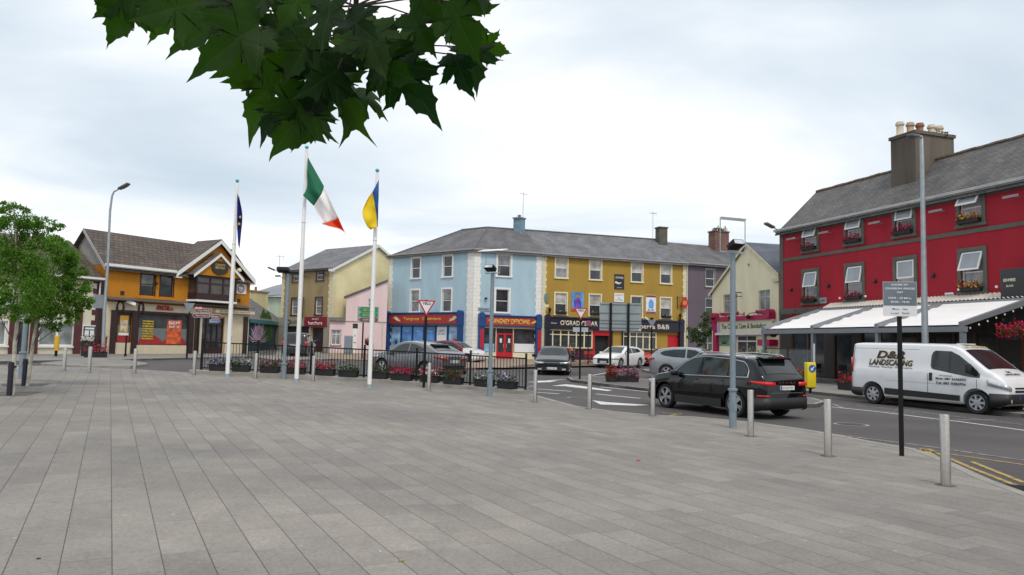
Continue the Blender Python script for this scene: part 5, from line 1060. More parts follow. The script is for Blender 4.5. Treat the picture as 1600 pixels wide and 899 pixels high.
# flower boxes under the windows
cols_sets = [[RED_P, RED_P, PINK_P], [RED_P, PINK_P], [RED_P, ORG_P], [RED_P, ORG_P, YEL_P]]
ords = ['first', 'second', 'third', 'fourth', 'fifth', 'sixth', 'seventh']
for i, w in enumerate(opr):
    c = (w[0] + w[1]) / 2; col = i // 2; row = 'top' if i % 2 == 0 else 'middle'
    if (col == 2 and i % 2 == 1) or col > 4: continue
    big = col in (1, 2, 3)
    trough(fR.world(c, -.16, w[2] - .0 + (.0 if i % 2 == 0 else 0)), fR.rz, 1.05, [[RED_P, PINK_P], [PINK_P, RED_P], [RED_P, PINK_P], [RED_P, ORG_P, YEL_P], [RED_P]][col] if i % 2 == 0 else [[RED_P], [RED_P, PINK_P], [RED_P], [RED_P, ORG_P, YEL_P], [RED_P]][col],
           'window box of red flowers, %s row of the crimson pub, %s window from the left' % (row, ords[col]), 'window boxes on the crimson pub', 'window box', seed=i * 3 + 2, h=.14, d=.22, fl=(120 if big else 60), fs=.05, name='window_box', spill=.27 if big else .2, fo=90)
for u, lab in ((UY[0], 'first'), (UY[1], 'second'), (UY[3], 'fourth')):
    trough(fY.world(u, -.16, zl0), fY.rz, .95, [PINK_P, BRON_P, WHT_P], 'small flower box in the lower %s window from the left of the ochre pub' % lab, 'window boxes on the ochre pub', 'window box', seed=int(u * 10), h=.14, d=.2, fl=45, fs=.045, name='window_box', spill=.2, fo=90)
# ================================================================== pergola canopy before the pub
AD = 4.1; zfr = 2.35; zbk = 3.62
u0 = rootlocal(fR, at(1194.5, 37.3)).x; post_px = [1194.5, 1271, 1372, 1505]
tpos = []
f2 = Fac(None, None, None, fR.world(0, -AD, 0), fR.world(30, -AD, 0)); f2.z0 = fR.z0
for px_ in post_px: tpos.append(f2.uv(px_, 540)[0])
print('posts', tpos); 
gp0 = fR.world(0, 0, 0)
pg = empty('pergola', (fR.P0.x, fR.P0.y, fR.z0), fR.rz, 'grey steel pergola with white retractable fabric roof along the front of the crimson pub', 'pergola')
PGR = mat('pergola_grey', (.23, .25, .27), .45, .3, var=.06); FAB = mat('white_canopy_fabric', (.80, .78, .77), .75, var=.04, scale=.8)
zf_ = (f2.uv(1270, 517.5)[1] + f2.uv(1500, 515)[1]) / 2; zk_ = (fR.uv(1270, 492)[1] + fR.uv(1560, 476)[1]) / 2
for x in tpos: mb = MB(); mb.box(x - .08, x + .08, -AD - .08, -AD + .08, 0, zf_ - .1); mb.build('post', PGR, pg)
mb = MB(); mb.box(tpos[0] - .12, tpos[3] + .12, -AD - .12, -AD + .1, zf_ - .1, zf_ + .1); mb.build('front_beam', PGR, pg)
bk0 = -.7
for x in tpos: mb = MB(); mb.prism([(x - .09, -AD - .1, zf_ + .1), (x - .09, bk0, zk_ - .02), (x - .09, bk0, zk_ + .20), (x - .09, -AD - .1, zf_ + .26)], (.18, 0, 0)); mb.build('rafter', PGR, pg)
mb = MB(); mb.box(tpos[0] - .1, tpos[3] + .1, bk0 - .02, bk0 + .1, zk_ - .02, zk_ + .2); mb.build('rear_beam', PGR, pg)
for a, b in zip(tpos[:-1], tpos[1:]):
    V = []; n = 28
    for k_ in range(n + 1):
        t_ = k_ / n; y = lerp(-AD - .05, bk0, t_); z = lerp(zf_ + .16, zk_ + .12, t_) - .07 * abs(math.sin(t_ * math.pi * 6)) ** .7
        V += [(a + .09, y, z), (b - .09, y, z)]
    mb = MB(); mb.add(V, [(2 * k_, 2 * k_ + 1, 2 * k_ + 3, 2 * k_ + 2) for k_ in range(n)]); mb.build('fabric_roof', FAB, pg, smooth=60, fix=False)
# folded fabric against the wall
n = 40
for s_ in range(1):
    V = []; x0_, x1_ = tpos[0] + .05, tpos[3]
    for k_ in range(n * 3 + 1):
        x = lerp(x0_, x1_, k_ / (n * 3)); V += [(x, bk0 + .1, zk_ + .22 + .05 * (k_ % 2)), (x, -.05, zk_ + .5 + .05 * (k_ % 2))]
    mb = MB(); mb.add(V, [(2 * k_, 2 * k_ + 1, 2 * k_ + 3, 2 * k_ + 2) for k_ in range(n * 3)]); mb.build('folded_fabric', mat('cream_canopy_fabric', (.62, .55, .48), .8), pg, fix=False)
GLP = bpy.data.materials.new('clear_screen'); GLP.use_nodes = True; b = GLP.node_tree.nodes['Principled BSDF']; b.inputs['Transmission Weight'].default_value = .92; b.inputs['Roughness'].default_value = .03; b.inputs['IOR'].default_value = 1.1; b.inputs['Base Color'].default_value = (.8, .85, .86, 1)
for a, b in ((tpos[0], tpos[1]),):
    mb = MB(); mb.box(a + .1, b - .1, -AD - .01, -AD + .01, .6, 1.75); q = mb.build('wind_screen', GLP, pg); mb = MB(); mb.box(a + .1, b - .1, -AD - .03, -AD + .03, .02, .6); mb.box(a + .1, b - .1, -AD - .025, -AD + .025, 1.72, 1.76); mb.box((a + b) / 2 - .04, (a + b) / 2 + .04, -AD - .026, -AD + .026, .6, 1.72); mb.build('screen_frame', CHAR, q)
p = MB(); p.box(tpos[1] + .22, tpos[1] + .28, -AD - .2, -AD - .15, .5, 2.0); p.build('banner_pole', PWH, pg)
LAMPW = mat('bulb_white', (.75, .72, .65), .4)
for k_ in range(8):
    t_ = (k_ + .5) / 8; p = MB(); p.lathe([(0, -.05), (.025, -.03), (.03, 0), (.01, .03)], (tpos[3] + .12, lerp(-AD, bk0, t_), lerp(zf_, zk_, t_) - .02), seg=8); p.build('bulb', LAMPW, pg, smooth=True)
for k_ in range(7):
    x = lerp(tpos[0] + 1, tpos[3], k_ / 6); p = MB(); p.lathe([(0, -.07), (.055, -.05), (.06, 0), (.03, .04)], (x, -.25, zk_ + .75), seg=8); p.build('spotlight', LAMPW, pg, smooth=True)
# dark interior furniture: planters, tables and chairs under the canopy
def chair(loc, rz, m, label, group):
    t = empty('cafe_chair', loc, rz, label, 'chair', group); mb = MB(); mb.box(-.21, .21, -.21, .21, .44, .47); mb.build('seat', m, t)
    mb = MB(); mb.box(-.21, .21, .19, .22, .6, .85); mb.build('backrest', m, t)
    for sx_ in (-1, 1):
        for sy in (-1, 1): q = MB(); q.tube([(sx_ * .2, sy * .2, 0), (sx_ * .19, sy * .19, .44 if sy < 0 else .84)], .014, 5); q.build('leg', m, t)
    return t
def table(loc, m, label, group, r=.35):
    t = empty('cafe_table', loc, .3, label, 'table', group); mb = MB(); mb.lathe([(0, .70), (r, .70), (r, .73), (0, .73)], seg=20); mb.build('tabletop', m, t); q = MB(); q.tube([(0, 0, .03), (0, 0, .7)], .03, 8); q.lathe([(.22, 0), (.22, .02), (.04, .05)], seg=14); q.build('pedestal', BLACKM, t); return t
def gl(f, x, y): p = f.world(x, y, 0); return Vector((p.x, p.y, g(p.x, p.y)))
DKM = mat('dark_rattan', (.03, .028, .027), .7); 
for i, (x, y) in enumerate(((5.5, -2.8), (8.6, -2.6), (11.6, -2.7))):
    nm = ['nearest the left post of the pergola', 'in the middle of the pergola', 'behind the white van under the pergola'][i]
    table(gl(fR, x, y), DKM, 'round dark table ' + nm, 'tables under the pergola')
    for s_, w_ in ((-1, 'left'), (1, 'right')): chair(gl(fR, x + s_ * .65, y), -s_ * 1.4 + fR.rz, DKM, 'dark chair on the %s of the table %s' % (w_, nm), 'chairs under the pergola')
for i, (px_, Y, lab, w_, cs) in enumerate(((1256, 34.8, 'low planter of red flowers by the pergola post and yellow traffic bollard', .8, [RED_P, ORG_P]), (1326, 29.5, 'planter of bright red geraniums beside the rear of the white van', .9, [RED_P]), )):
    P = at(px_, Y); trough(P + Vector((0, 0, .0)), fR.rz, w_, cs, lab, 'planters outside the crimson pub', seed=60 + i, h=.3, d=.4, fl=110, fs=.055, spill=.3, fo=120)
# hanging baskets
def basket(P, label, cs, r=.38, n=260, seed=1):
    t = empty('hanging_basket', P, 0, label, 'hanging basket', 'hanging flower baskets'); mb = MB(); mb.lathe([(0, -.25), (.12, -.22), (.22, -.1), (.25, 0), (0, .0)], seg=14); mb.build('basket', TROUGH, t)
    mb = MB(); 
    for k_ in range(3): a = k_ * 2.1; mb.tube([(.24 * math.cos(a), .24 * math.sin(a), 0), (0, 0, .6)], .006, 4)
    mb.build('chain', BLACKM, t)
    mb = MB(); flowers(mb, (0, 0, .02), r, r, .25, 120, .06, 0, seed); flowers(mb, (0, 0, -.1), r * .9, r * .9, .2, 80, .06, 0, seed + 1); mb.build('foliage', FOLI, t, fix=False)
    mb = MB(); flowers(mb, (0, 0, .08), r, r, .28, n, .05, list(range(len(cs))), seed + 2); flowers(mb, (0, 0, -.12), r, r, .2, n // 2, .05, list(range(len(cs))), seed + 3); mb.build('flowers', cs, t, fix=False)
P = pix(1585, 520, 24.5); basket(P, 'large basket of red and pink flowers right of the pergola end', [RED_P, PINK_P, RED_P], .42, 300, 4)
P = pix(1208, 520, 39.5); basket(P, 'dark leafy basket hanging at the left end of the pergola', [BRON_P, PINK_P], .4, 60, 8)
P = pix(1243, 500, 41.5); basket(P, 'red flower basket above the left rafter of the pergola', [RED_P], .4, 120, 12)
# hedge planter by the crystal shop
HED = leaf_mat('hedge_leaves', (.02, .06, .015), (.05, .11, .025))
t = empty('hedge_planter', at(1190, 43.0), fR.rz, 'clipped green hedge in a box left of the pergola screen', 'hedge'); mb = MB(); mb.box(-.9, .9, -.2, .2, 0, .5); mb.build('trough', TROUGH, t); mb = MB(); flowers(mb, (0, 0, .9), .95, .3, .35, 700, .06, 0, 31); flowers(mb, (0, 0, .6), .95, .3, .35, 500, .06, 0, 32); mb.build('foliage', HED, t, fix=False)
# ================================================================== footpaths, islands, markings
def wpath(name, pts, mt, dz=0.0, kb=None, kside=1):
    o = sheet(name, [(p[0], p[1]) for p in pts], mt, dz, world=True, step=1.5, wall=.12)
    if kb: kerb('kerb', kb, w=.14, side=kside, top=.004 + dz, h=.13)
    return o
def out(f, x, d): q = f.world(x, -d, 0); return (q.x, q.y)
# centre: before the blue, ochre and purple fronts
ck = [G(636, 566), G(665, 570), G(700, 573.5), G(740, 575), G(785, 573.5), G(815, 570.5), G(846, 568.5)]
ck = [Vector((p.x, p.y, 0)) for p in ck] + [Vector(out(fY, 6, 2.4) + (0,)), Vector(out(fY, 12, 2.3) + (0,)), Vector(out(fP, 3, 2.2) + (0,)), Vector(out(fP, 9, 2.2) + (0,))]
back = [out(fP, 9, -1), out(fY, fY.W, -1), out(fB, .1, -1), out(fA, 0, -1), (K0.x - 1, K0.y + 1), ]
front_l = [G(515, 560.5), G(575, 562.5)]
wpath('footpath', [(p.x, p.y) for p in front_l + ck] + back, TANP, 0.0, kb=[(p.x, p.y) for p in front_l + ck], kside=1)
# left footpath before the orange and cream shops
lk = [G(-250, 575), G(-60, 566), G(60, 563.5), G(160, 562), G(300, 559), G(392, 556.5), G(430, 555)]
wpath('footpath', [(p.x, p.y) for p in lk] + [(m1.x, m1.y), out(fO, fO.W, -1), out(fO, 0, -1), out(fL, 0, -1)], FOOT, 0.0, kb=[(p.x, p.y) for p in lk])
# small build-out with flowers on the left
lb = [G(118, 562.5), G(70, 567.5), G(130, 571.0), G(200, 571.5), G(226, 568), G(190, 562)]
wpath('footpath', [(p.x, p.y) for p in lb], FOOT, .002, kb=[(p.x, p.y) for p in lb + lb[:1]], kside=-1)
# tan shop footpath
tk = [G(428, 563), G(470, 562), G(520, 561)]
wpath('footpath', [(p.x, p.y) for p in tk] + [(K0.x, K0.y + .5), (T0.x - 1, T0.y + 1), (T0.x - 4, T0.y - 4)], FOOT, .0, kb=[(p.x, p.y) for p in tk])
# right footpath before crystal shop and pub
rk = [G(1150, 585), G(1195, 592.5), G(1240, 600), G(1273, 609), G(1334, 619), G(1420, 636)]
rk = [Vector((p.x, p.y, 0)) for p in rk]; far = fR.world(33, -6.2, 0)
rk2 = [Vector(out(fR, 13.5, 8.3) + (0,)), Vector(out(fR, 20, 8.2) + (0,)), Vector(out(fR, 33, 8.2) + (0,))]
rkk = [Vector(out(fV, -2, 3.5) + (0,)), Vector(out(fR, .5, 7.0) + (0,)), Vector(out(fR, 5, 8.4) + (0,)), Vector(out(fR, 10, 8.6) + (0,))] + rk2
wpath('footpath', [(p.x, p.y) for p in rkk] + [out(fR, 33, -1), out(fR, 0, -1), out(fV, 0, -1)], FOOT, 0.0, kb=[(p.x, p.y) for p in rkk], kside=1)
# long traffic island
ik = [G(886, 589.5), G(893, 593.5), G(940, 599), G(1017, 608), G(1120, 620), G(1215, 631), G(1275, 631.5), G(1290, 627.5), G(1270, 622), G(1180, 611), G(1100, 601), G(1005, 592), G(930, 588)]
wpath('traffic_island', [(p.x, p.y) for p in ik], mat('island_tarmac', (.13, .115, .11), .85, var=.15), .0, kb=[(p.x, p.y) for p in ik + ik[:1]], kside=1)
i2 = [G(1003, 577.5), G(1012, 580), G(1070, 584), G(1150, 590), G(1150, 586), G(1070, 580), G(1012, 576.5)]
wpath('traffic_island', [(p.x, p.y) for p in i2], FOOT, .0, kb=[(p.x, p.y) for p in i2 + i2[:1]], kside=1)
# painted markings (flat paint on the road)
def gz(px, py): p = G(px, py, RD); return (p.x, p.y)
def mark(name, m, lines=(), polys=(), w=.12):
    mb = MB()
    for ln in lines:
        ww = w
        if isinstance(ln[0], float): ww, ln = ln[0], ln[1]
        strip_on_ground(mb, [gz(*q) for q in ln], ww, RD + .006)
    for pl_ in polys:
        P = [G(*q, RD) for q in pl_]; mb.add([(q.x, q.y, g(q.x, q.y) + RD + .007) for q in P], [tuple(range(len(P)))])
    o = mb.build(name, m); o['kind'] = 'structure'; return o
mark('road_marking', WHITEP, lines=[[(1255, 632), (1370, 643.5), (1500, 659.5), (1600, 673), (1760, 696)]], w=.11)
mark('road_marking', WHITEF, lines=[[(1258, 629.5), (1340, 634), (1440, 644.5), (1600, 664)], [(1290, 628), (1318, 638)], [(1322, 631), (1350, 634)], [(1371, 644), (1430, 646)], [(1492, 657), (1555, 656)]], w=.11)
mark('road_marking', WHITEP, lines=[[(938, 605), (1016, 613), (1100, 624)], [(836, 608), (893, 612)], [(826, 612.5), (874, 616)], [(931, 616), (1000, 623)]], w=.14,
     polys=[[(862, 603.5), (884, 601), (903, 602.5), (893, 604)], [(884, 604.2), (905, 603), (957, 610.5), (950, 611.5)], [(925, 626), (948, 629), (1016, 633.5), (990, 634.5), (938, 632.5)], [(836, 595.5), (872, 595), (860, 597.5), (832, 598.5)]])
mark('road_marking', WHITEP, lines=[[(826, 597.5), (883, 593)], [(826, 604), (840, 603.5)], [(760, 604), (826, 606)], [(925, 587), (1003, 573)]], w=.12)
mark('road_marking', WHITEF, lines=[[(-200, 566), (0, 567.5), (100, 569.2)], [(225, 565), (250, 564.8)], [(1190, 668), (1300, 679), (1420, 694), (1600, 720)]], w=.1)
mark('road_marking', YELP, lines=[[(1422, 701.5), (1500, 712.5), (1600, 727)], [(1440, 701), (1490, 731), (1560, 765)], [(1450, 702), (1520, 733), (1600, 764)], [(1518, 722), (1600, 755)], [(1446, 702.5), (1432, 703)]], w=.09)
mark('road_marking', YELP, lines=[[(1035, 645.5), (1066, 648)], [(1046, 650), (1064, 646.5)], [(600, 586), (470, 581), (330, 575)]], w=.09)
# cast-iron grating
p = MB(); q = G(1585, 768, RD)
gr = empty('drain_grating', q + Vector((0.3, .1, .008)), -.5, 'dark grating in the gutter at the lower right corner', 'drain')
for k_ in range(9): p.box(-.35, .35, -.22 + k_ * .05, -.20 + k_ * .05, 0, .012)
p.box(-.37, -.33, -.24, .24, 0, .014); p.box(.33, .37, -.24, .24, 0, .014); p.build('bars', CHAR, gr)
for px_, py_, lab in ((1330, 664, 'round iron cover in the road before the white van'), (905, 622, 'round iron cover in the road between the painted arrows'), (760, 592, 'round iron cover in the road beyond the railings')):
    q = G(px_, py_, RD); t = empty('manhole_cover', q + Vector((0, 0, .006)), .3, lab, 'manhole cover'); p = MB(); p.lathe([(0, 0), (.31, 0), (.31, .006), (0, .006)], seg=28); p.build('cover', mat('worn_iron', (.05, .045, .042), .6, .3, var=.3, scale=9), t); p = MB(); p.lathe([(.32, -.002), (.40, -.002), (.40, .003), (.32, .003)], seg=28, caps=False); p.build('frame', CONC, t)
# ================================================================== vehicles
RUB = mat('tyre_rubber', (.012, .012, .012), .8); ALLOY = mat('alloy', (.45, .46, .48), .3, .8, var=.05); BLKP = mat('black_trim', (.014, .014, .015), .55); CARG = mat('tinted_car_glass', (.014, .022, .024), .05, var=.5, scale=1.2, spec=.6)
CHRM = mat('chrome', (.6, .6, .6), .15, 1.0, var=.02); TAILR = mat('red_lamp', (.45, .01, .01), .15, var=.2, coat=.6); TAILON = mat('red_lamp_lit', (.62, .02, .02), .2, emit=.12, var=.05); HEADL = mat('clear_lamp', (.55, .57, .60), .08, .3, var=.3, scale=9, coat=1); PLATEW = mat('number_plate', (.70, .71, .70), .4, var=.03); PLATEB = mat('plate_blue', (.02, .08, .4), .4)
ARCH = mat('wheel_arch_dark', (.006, .006, .006), .9)
def pint(P, x):
    if x <= P[0][0]: return P[0][1]
    for (a, b), (c, d) in zip(P[:-1], P[1:]):
        if x <= c:
            t = (x - a) / (c - a); return b + (d - b) * t
    return P[-1][1]
def psm(P, x, r=.05): return (pint(P, x - r) + 2 * pint(P, x) + pint(P, x + r)) / 4
def car(name, label, cat, P, head, S, paint, group=None, lamp_on=False):
    L, W = S['L'], S['W']; xf, xr = S['axf'], S['axr']; wr = S['wr']; gc = S.get('gc', .2); top = S['top']; belt = S['belt']; tum = S.get('tum', .34); rimr = S.get('rim', .68) * wr
    h = Vector((math.sin(head), math.cos(head), 0)); e_ = .8; n = Vector((-(g(P.x + e_, P.y) - g(P.x - e_, P.y)) / (2 * e_), -(g(P.x, P.y + e_) - g(P.x, P.y - e_)) / (2 * e_), 1)).normalized()
    xa = (h - n * h.dot(n)).normalized(); ya = n.cross(xa)
    t = empty(name, P, 0, label, cat, group); t.matrix_world = Matrix.Translation(P) @ Matrix((xa, ya, n)).transposed().to_4x4()
    x0, x1 = -L / 2, L / 2; ne = S.get('nose', .5); te = S.get('tail', .45)
    def plan(x):
        a = clamp((x - (x1 - ne)) / ne); b = clamp(((x0 + te) - x) / te); return 1 - S.get('npl', .16) * a ** 2.2 - S.get('tpl', .13) * b ** 2.2
    def zb(x): return gc + .10 * clamp((x - x1 + .35) / .35) ** 2 + .08 * clamp((x0 + .3 - x) / .3) ** 2
    def T(x): return psm(top, x)
    def B(x): return min(psm(belt, x), T(x) - .03)
    def Wd(x): return W / 2 * plan(x)
    def sec(x):
        tt, bb, w, z0 = T(x), B(x), Wd(x), zb(x); gh = tt - bb; yt = w * .965 - tum * gh; r = min(.09, gh * .5)
        P_ = [(0, z0), (w * .55, z0), (w * .90, z0), (w * .965, z0 + .05), (w * .99, z0 + .16), (w, lerp(z0 + .16, bb, .35)), (w * 1.0, lerp(z0 + .16, bb, .62)), (w * .992, bb - .09 if bb - .09 > lerp(z0 + .16, bb, .62) else lerp(z0 + .16, bb, .8)), (w * .975, bb - .02), (w * .965, bb)]
        for q in (.33, .66): P_.append((w * .965 - tum * (gh - r) * q, bb + (gh - r) * q))
        yr_ = w * .965 - tum * (gh - r)
        P_ += [(yr_, tt - r), (yr_ - r * .25, tt - r * .45), (yr_ - r * .75, tt - r * .12), (yr_ - r * 1.5, tt)]
        y5 = yr_ - r * 1.5
        P_ += [(y5 * .72, tt + .018), (y5 * .36, tt + .028), (0, tt + .031)]
        return P_
    def roofz(x, fy):
        tt = T(x); return tt + .031 * (1 - fy * fy)
    n_ = int(L / .055); xs = [x0 + (x1 - x0) * i / n_ for i in range(n_ + 1)]
    V = []; fs = []; ns = None
    for x in xs:
        s = sec(x); ring = [(x, y, z) for y, z in s] + [(x, -y, z) for y, z in s[-2:0:-1]]; ns = len(ring); V += ring
    for i in range(n_):
        for k_ in range(ns): fs.append((i * ns + k_, i * ns + (k_ + 1) % ns, (i + 1) * ns + (k_ + 1) % ns, (i + 1) * ns + k_))
    fs += [tuple(range(ns)), tuple(range(n_ * ns, (n_ + 1) * ns))[::-1]]
    mb = MB(); mb.add(V, fs); body = mb.build('body', [paint, ARCH], None)
    cm = MB()
    for ax in (xf, xr):
        for s in (-1, 1):
            Pq = [(wr + .07, s * (W / 2 - .28)), (wr + .07, s * (W / 2 + .2))]
            cm.lathe([(r_, y) for r_, y in Pq], (ax, 0, wr - .0), 'y', 28, mi=1)
    cut = cm.build('cut', [paint, ARCH], None)
    md = body.modifiers.new('b', 'BOOLEAN'); md.object = cut; md.operation = 'DIFFERENCE'; md.solver = 'EXACT'
    dg = bpy.context.evaluated_depsgraph_get(); me = bpy.data.meshes.new_from_object(body.evaluated_get(dg)); old = body.data; body.modifiers.clear(); body.data = me; me.name = 'body'; bpy.data.objects.remove(cut); bpy.data.meshes.remove(old)
    me.materials.clear(); me.materials.append(paint); me.materials.append(ARCH)
    me.shade_smooth(); me.set_sharp_from_angle(angle=R(28)); body.parent = t
    def sy(x, z):
        bb, w = B(x), Wd(x)
        return w * .965 - tum * (z - bb) if z > bb else w * (1.0 if z < bb - .15 else lerp(1, .965, (z - bb + .15) / .15))
    def side(name, cols, m, off=.008, par=t, sides=(1, -1), nz=4, dx=.05):
        o = None
        for s in sides:
            mb = MB(); xx = []; xa_, xb_ = cols[0][0], cols[-1][0]; k_ = max(1, int(abs(xb_ - xa_) / dx)); lo = [(c[0], c[1]) for c in cols]; hi = [(c[0], c[2]) for c in cols]
            if xa_ > xb_: lo.reverse(); hi.reverse(); xa_, xb_ = xb_, xa_
            bx = sorted(set([xa_ + (xb_ - xa_) * i / k_ for i in range(k_ + 1)] + [c[0] for c in lo]))
            for x in bx:
                for j in range(nz + 1):
                    z = lerp(pint(lo, x), pint(hi, x), j / nz); xx.append((x, s * (sy(x, z) + off), z))
            mb.add(xx, [(i * (nz + 1) + j, (i + 1) * (nz + 1) + j, (i + 1) * (nz + 1) + j + 1, i * (nz + 1) + j + 1) for i in range(len(bx) - 1) for j in range(nz)])
            mb2 = mb.build(name, m, par, smooth=50, fix=False); o = mb2
        return o
    def toppatch(name, xa_, xb_, fw, m, off=.012, par=t, fwb=None):
        mb = MB(); k_ = max(2, int(abs(xb_ - xa_) / .05)); ny = 10; VV = []; sg = 1 if T(xb_) < T(xa_) else -1
        for i in range(k_ + 1):
            x = lerp(xa_, xb_, i / k_); s = sec(x); ym = s[-4][0] + .0; f_ = lerp(fw, fwb if fwb else fw, i / k_)
            sl_ = (T(x + .03) - T(x - .03)) / .06; nn = Vector((-sl_, 1)).normalized()
            for j in range(ny + 1):
                fy = (j / ny * 2 - 1) * f_; yy = ym * fy
                ay = abs(yy); q = s[-4:]; zz = q[-1][1]
                for (ya, za), (yb_, zb_) in zip(q[:-1], q[1:]):
                    if yb_ <= ay <= ya: zz = zb_ + (za - zb_) * ((ay - yb_) / (ya - yb_ + 1e-9))
                VV.append((x + nn.x * off, yy, zz + nn.y * off))
        mb.add(VV, [(i * (ny + 1) + j, (i + 1) * (ny + 1) + j, (i + 1) * (ny + 1) + j + 1, i * (ny + 1) + j + 1) for i in range(k_) for j in range(ny)]); return mb.build(name, m, par, smooth=50, fix=False)
    def endp(name, front, y0_, y1_, z0_, z1_, m, off=.012, th=.02, par=t, tilt=0):
        x = x1 if front else x0; s = 1 if front else -1; mb = MB(); mb.prism([(x - s * th, y0_, z0_), (x - s * th, y1_, z0_), (x - s * th - s * tilt, y1_, z1_), (x - s * th - s * tilt, y0_, z1_)], (s * (th + off), 0, 0)); return mb.build(name, m, par)
    def wrap(name, front, xs_len, yin, za, zb_, zc_, zd_, m, off=.012, sides=(1, -1), par=t):
        """lamp wrapping a corner: za..zb_ at the far side end, zc_..zd_ at the inner end"""
        e = x1 if front else x0; s = 1 if front else -1
        for sd_ in sides:
            pts = []; k_ = 7
            for i in range(k_ + 1): x = e - s * xs_len * (1 - i / k_); pts.append((x, sd_ * (Wd(x) + off)))
            yo_ = Wd(e)
            pts.append((e + s * off, sd_ * (yo_ - .01))); pts.append((e + s * off, sd_ * lerp(yo_, yin, .5))); pts.append((e + s * off, sd_ * yin)); nn_ = len(pts); VV = []
            for i, (x, y) in enumerate(pts): f_ = i / (nn_ - 1); VV += [(x, y, lerp(za, zc_, f_)), (x, y, lerp(zb_, zd_, f_))]
            cx0 = (e - s * .12, sd_ * (Wd(e) - .12)); 
            mb = MB(); mb.add(VV, [(2 * i, 2 * i + 1, 2 * i + 3, 2 * i + 2) for i in range(nn_ - 1)]); o = mb.build(name, m, par, smooth=60, fix=False)
            md = o.modifiers.new('s', 'SOLIDIFY'); md.thickness = .02; md.offset = 0
    # glazing
    for cols in S['side_glass']: side('side_window', cols, CARG)
    if S.get('chrome'): 
        for a in S['chrome']: side('window_trim', a, CHRM, off=.011, nz=1)
    toppatch('windscreen', *S['ws'], CARG); 
    if S.get('rw'): toppatch('rear_window', *S['rw'], CARG)
    for x in S.get('doors', ()): side('door_seam', [(x - .006, zb(x) + .16, B(x) - .0), (x + .006, zb(x) + .16, B(x) - .0)], BLKP, off=.003, nz=5)
    for x in S.get('handles', ()): side('door_handle', [(x - .09, B(x) - .115, B(x) - .085), (x + .09, B(x) - .115, B(x) - .085)], S.get('hm', paint), off=.03, nz=1)
    if S.get('clad'): 
        zc_ = S['clad']; side('sill_cladding', [(xr + wr + .10, zb(0) + .0, zc_), (xf - wr - .10, zb(0) + .0, zc_)], BLKP, off=.012, nz=2)
    for c_ in S.get('rear_patches', ()): endp(c_[0], False, *c_[1:6], par=t)
    for c_ in S.get('front_patches', ()): endp(c_[0], True, *c_[1:6], par=t)
    if S.get('hl'): wrap('headlight', True, *S['hl'], HEADL)
    if S.get('tl'): wrap('tail_light', False, *S['tl'], TAILON if lamp_on else TAILR)
    if S.get('tl2'): wrap('reflector', False, *S['tl2'], TAILR)
    # plates
    for front, z_ in ((True, S.get('pf')), (False, S.get('pr'))):
        if z_ is None: continue
        o = endp('number_plate', front, -.26, .26, z_ - .055, z_ + .055, PLATEW, off=.03); s = 1 if front else -1
        txt = S.get('reg', '12-KY-345'); Mx = Matrix.Rotation(R(90) * s, 4, 'Z'); text(txt, .40, .06, ((x1 + .031) if front else (x0 - .031), .0, z_), CHAR, o, M=Mx, ext=.002)
        q = MB(); q.box(min(s * (L / 2 + .03), s * (L / 2 + .033)), max(s * (L / 2 + .03), s * (L / 2 + .033)), -.255 * s if s > 0 else .215, (-.255 * s + .04) if s > 0 else .255, z_ - .05, z_ + .05); q.build('plate_band', PLATEB, o)
    # mirrors
    mx_ = S.get('mirror', S['ws'][0] - .15 if S['ws'][0] > S['ws'][1] else S['ws'][1] - .15)
    for s in (1, -1):
        zm = B(mx_) + .07; q = MB(); q.obox((mx_, s * (Wd(mx_) + .11), zm + S.get('mz', 0)), (.96, -.28 * s, 0), (.28 * s, .96, 0), (0, 0, 1), .06, .11, S.get('mh', .075)); o = q.build('mirror', S.get('mm', paint), t); bevel(o, .03, 3)
        q = MB(); q.box(mx_ - .03, mx_ + .03, min(s * (Wd(mx_) * .93), s * (Wd(mx_) + .05)), max(s * (Wd(mx_) * .93), s * (Wd(mx_) + .05)), zm - .06, zm - .02); q.build('mirror_arm', BLKP, o)
    if S.get('rails'):
        for s in (1, -1):
            q = MB(); a, b = S['rails']; N = 16; q.tube([(lerp(a, b, i / N), s * (Wd(lerp(a, b, i / N)) * .965 - tum * (T(lerp(a, b, i / N)) - B(lerp(a, b, i / N))) + .0), T(lerp(a, b, i / N)) + (.045 if 0 < i < N else -.02)) for i in range(N + 1)], .018, 6); q.build('roof_rail', S.get('rm', CHRM), t, smooth=True)
    if S.get('spoiler'):
        a = S['spoiler']; q = MB(); q.prism([(a, -.52, T(a) + .03), (a - .28, -.5, T(a) - .01), (a - .28, .5, T(a) - .01), (a, .52, T(a) + .03)], (0, 0, .035)); q.build('spoiler', S.get('spm', paint), t)
    # bumper lips
    if S.get('bumper_m'):
        for front in (True, False):
            e = x1 if front else x0; s = 1 if front else -1; pts = []
            for i in range(8): x = e - s * .42 * (1 - i / 7); pts.append((x, Wd(x) + .015))
            pts2 = [(x, y) for x, y in pts] + [(e + s * .02, pts[-1][1] * .8)] + [(e + s * .02, -pts[-1][1] * .8)] + [(x, -y) for x, y in reversed(pts)]
            zlo, zhi = gc - .0, S['bumper_z'] if front else S.get('bumper_zr', S['bumper_z']); VV = []
            for x, y in pts2: VV += [(x, y, zb(x) - .01), (x, y, zhi)]
            q = MB(); q.add(VV, [(2 * i, 2 * i + 1, 2 * i + 3, 2 * i + 2) for i in range(len(pts2) - 1)]); o = q.build('bumper', S['bumper_m'], t, smooth=50, fix=False); md = o.modifiers.new('s', 'SOLIDIFY'); md.thickness = .025; md.offset = 0
    q = MB(); q.box(xr - .3, xf + .3, -W / 2 + .32, W / 2 - .32, gc - .04, gc + .10); q.build('underbody', ARCH, t)
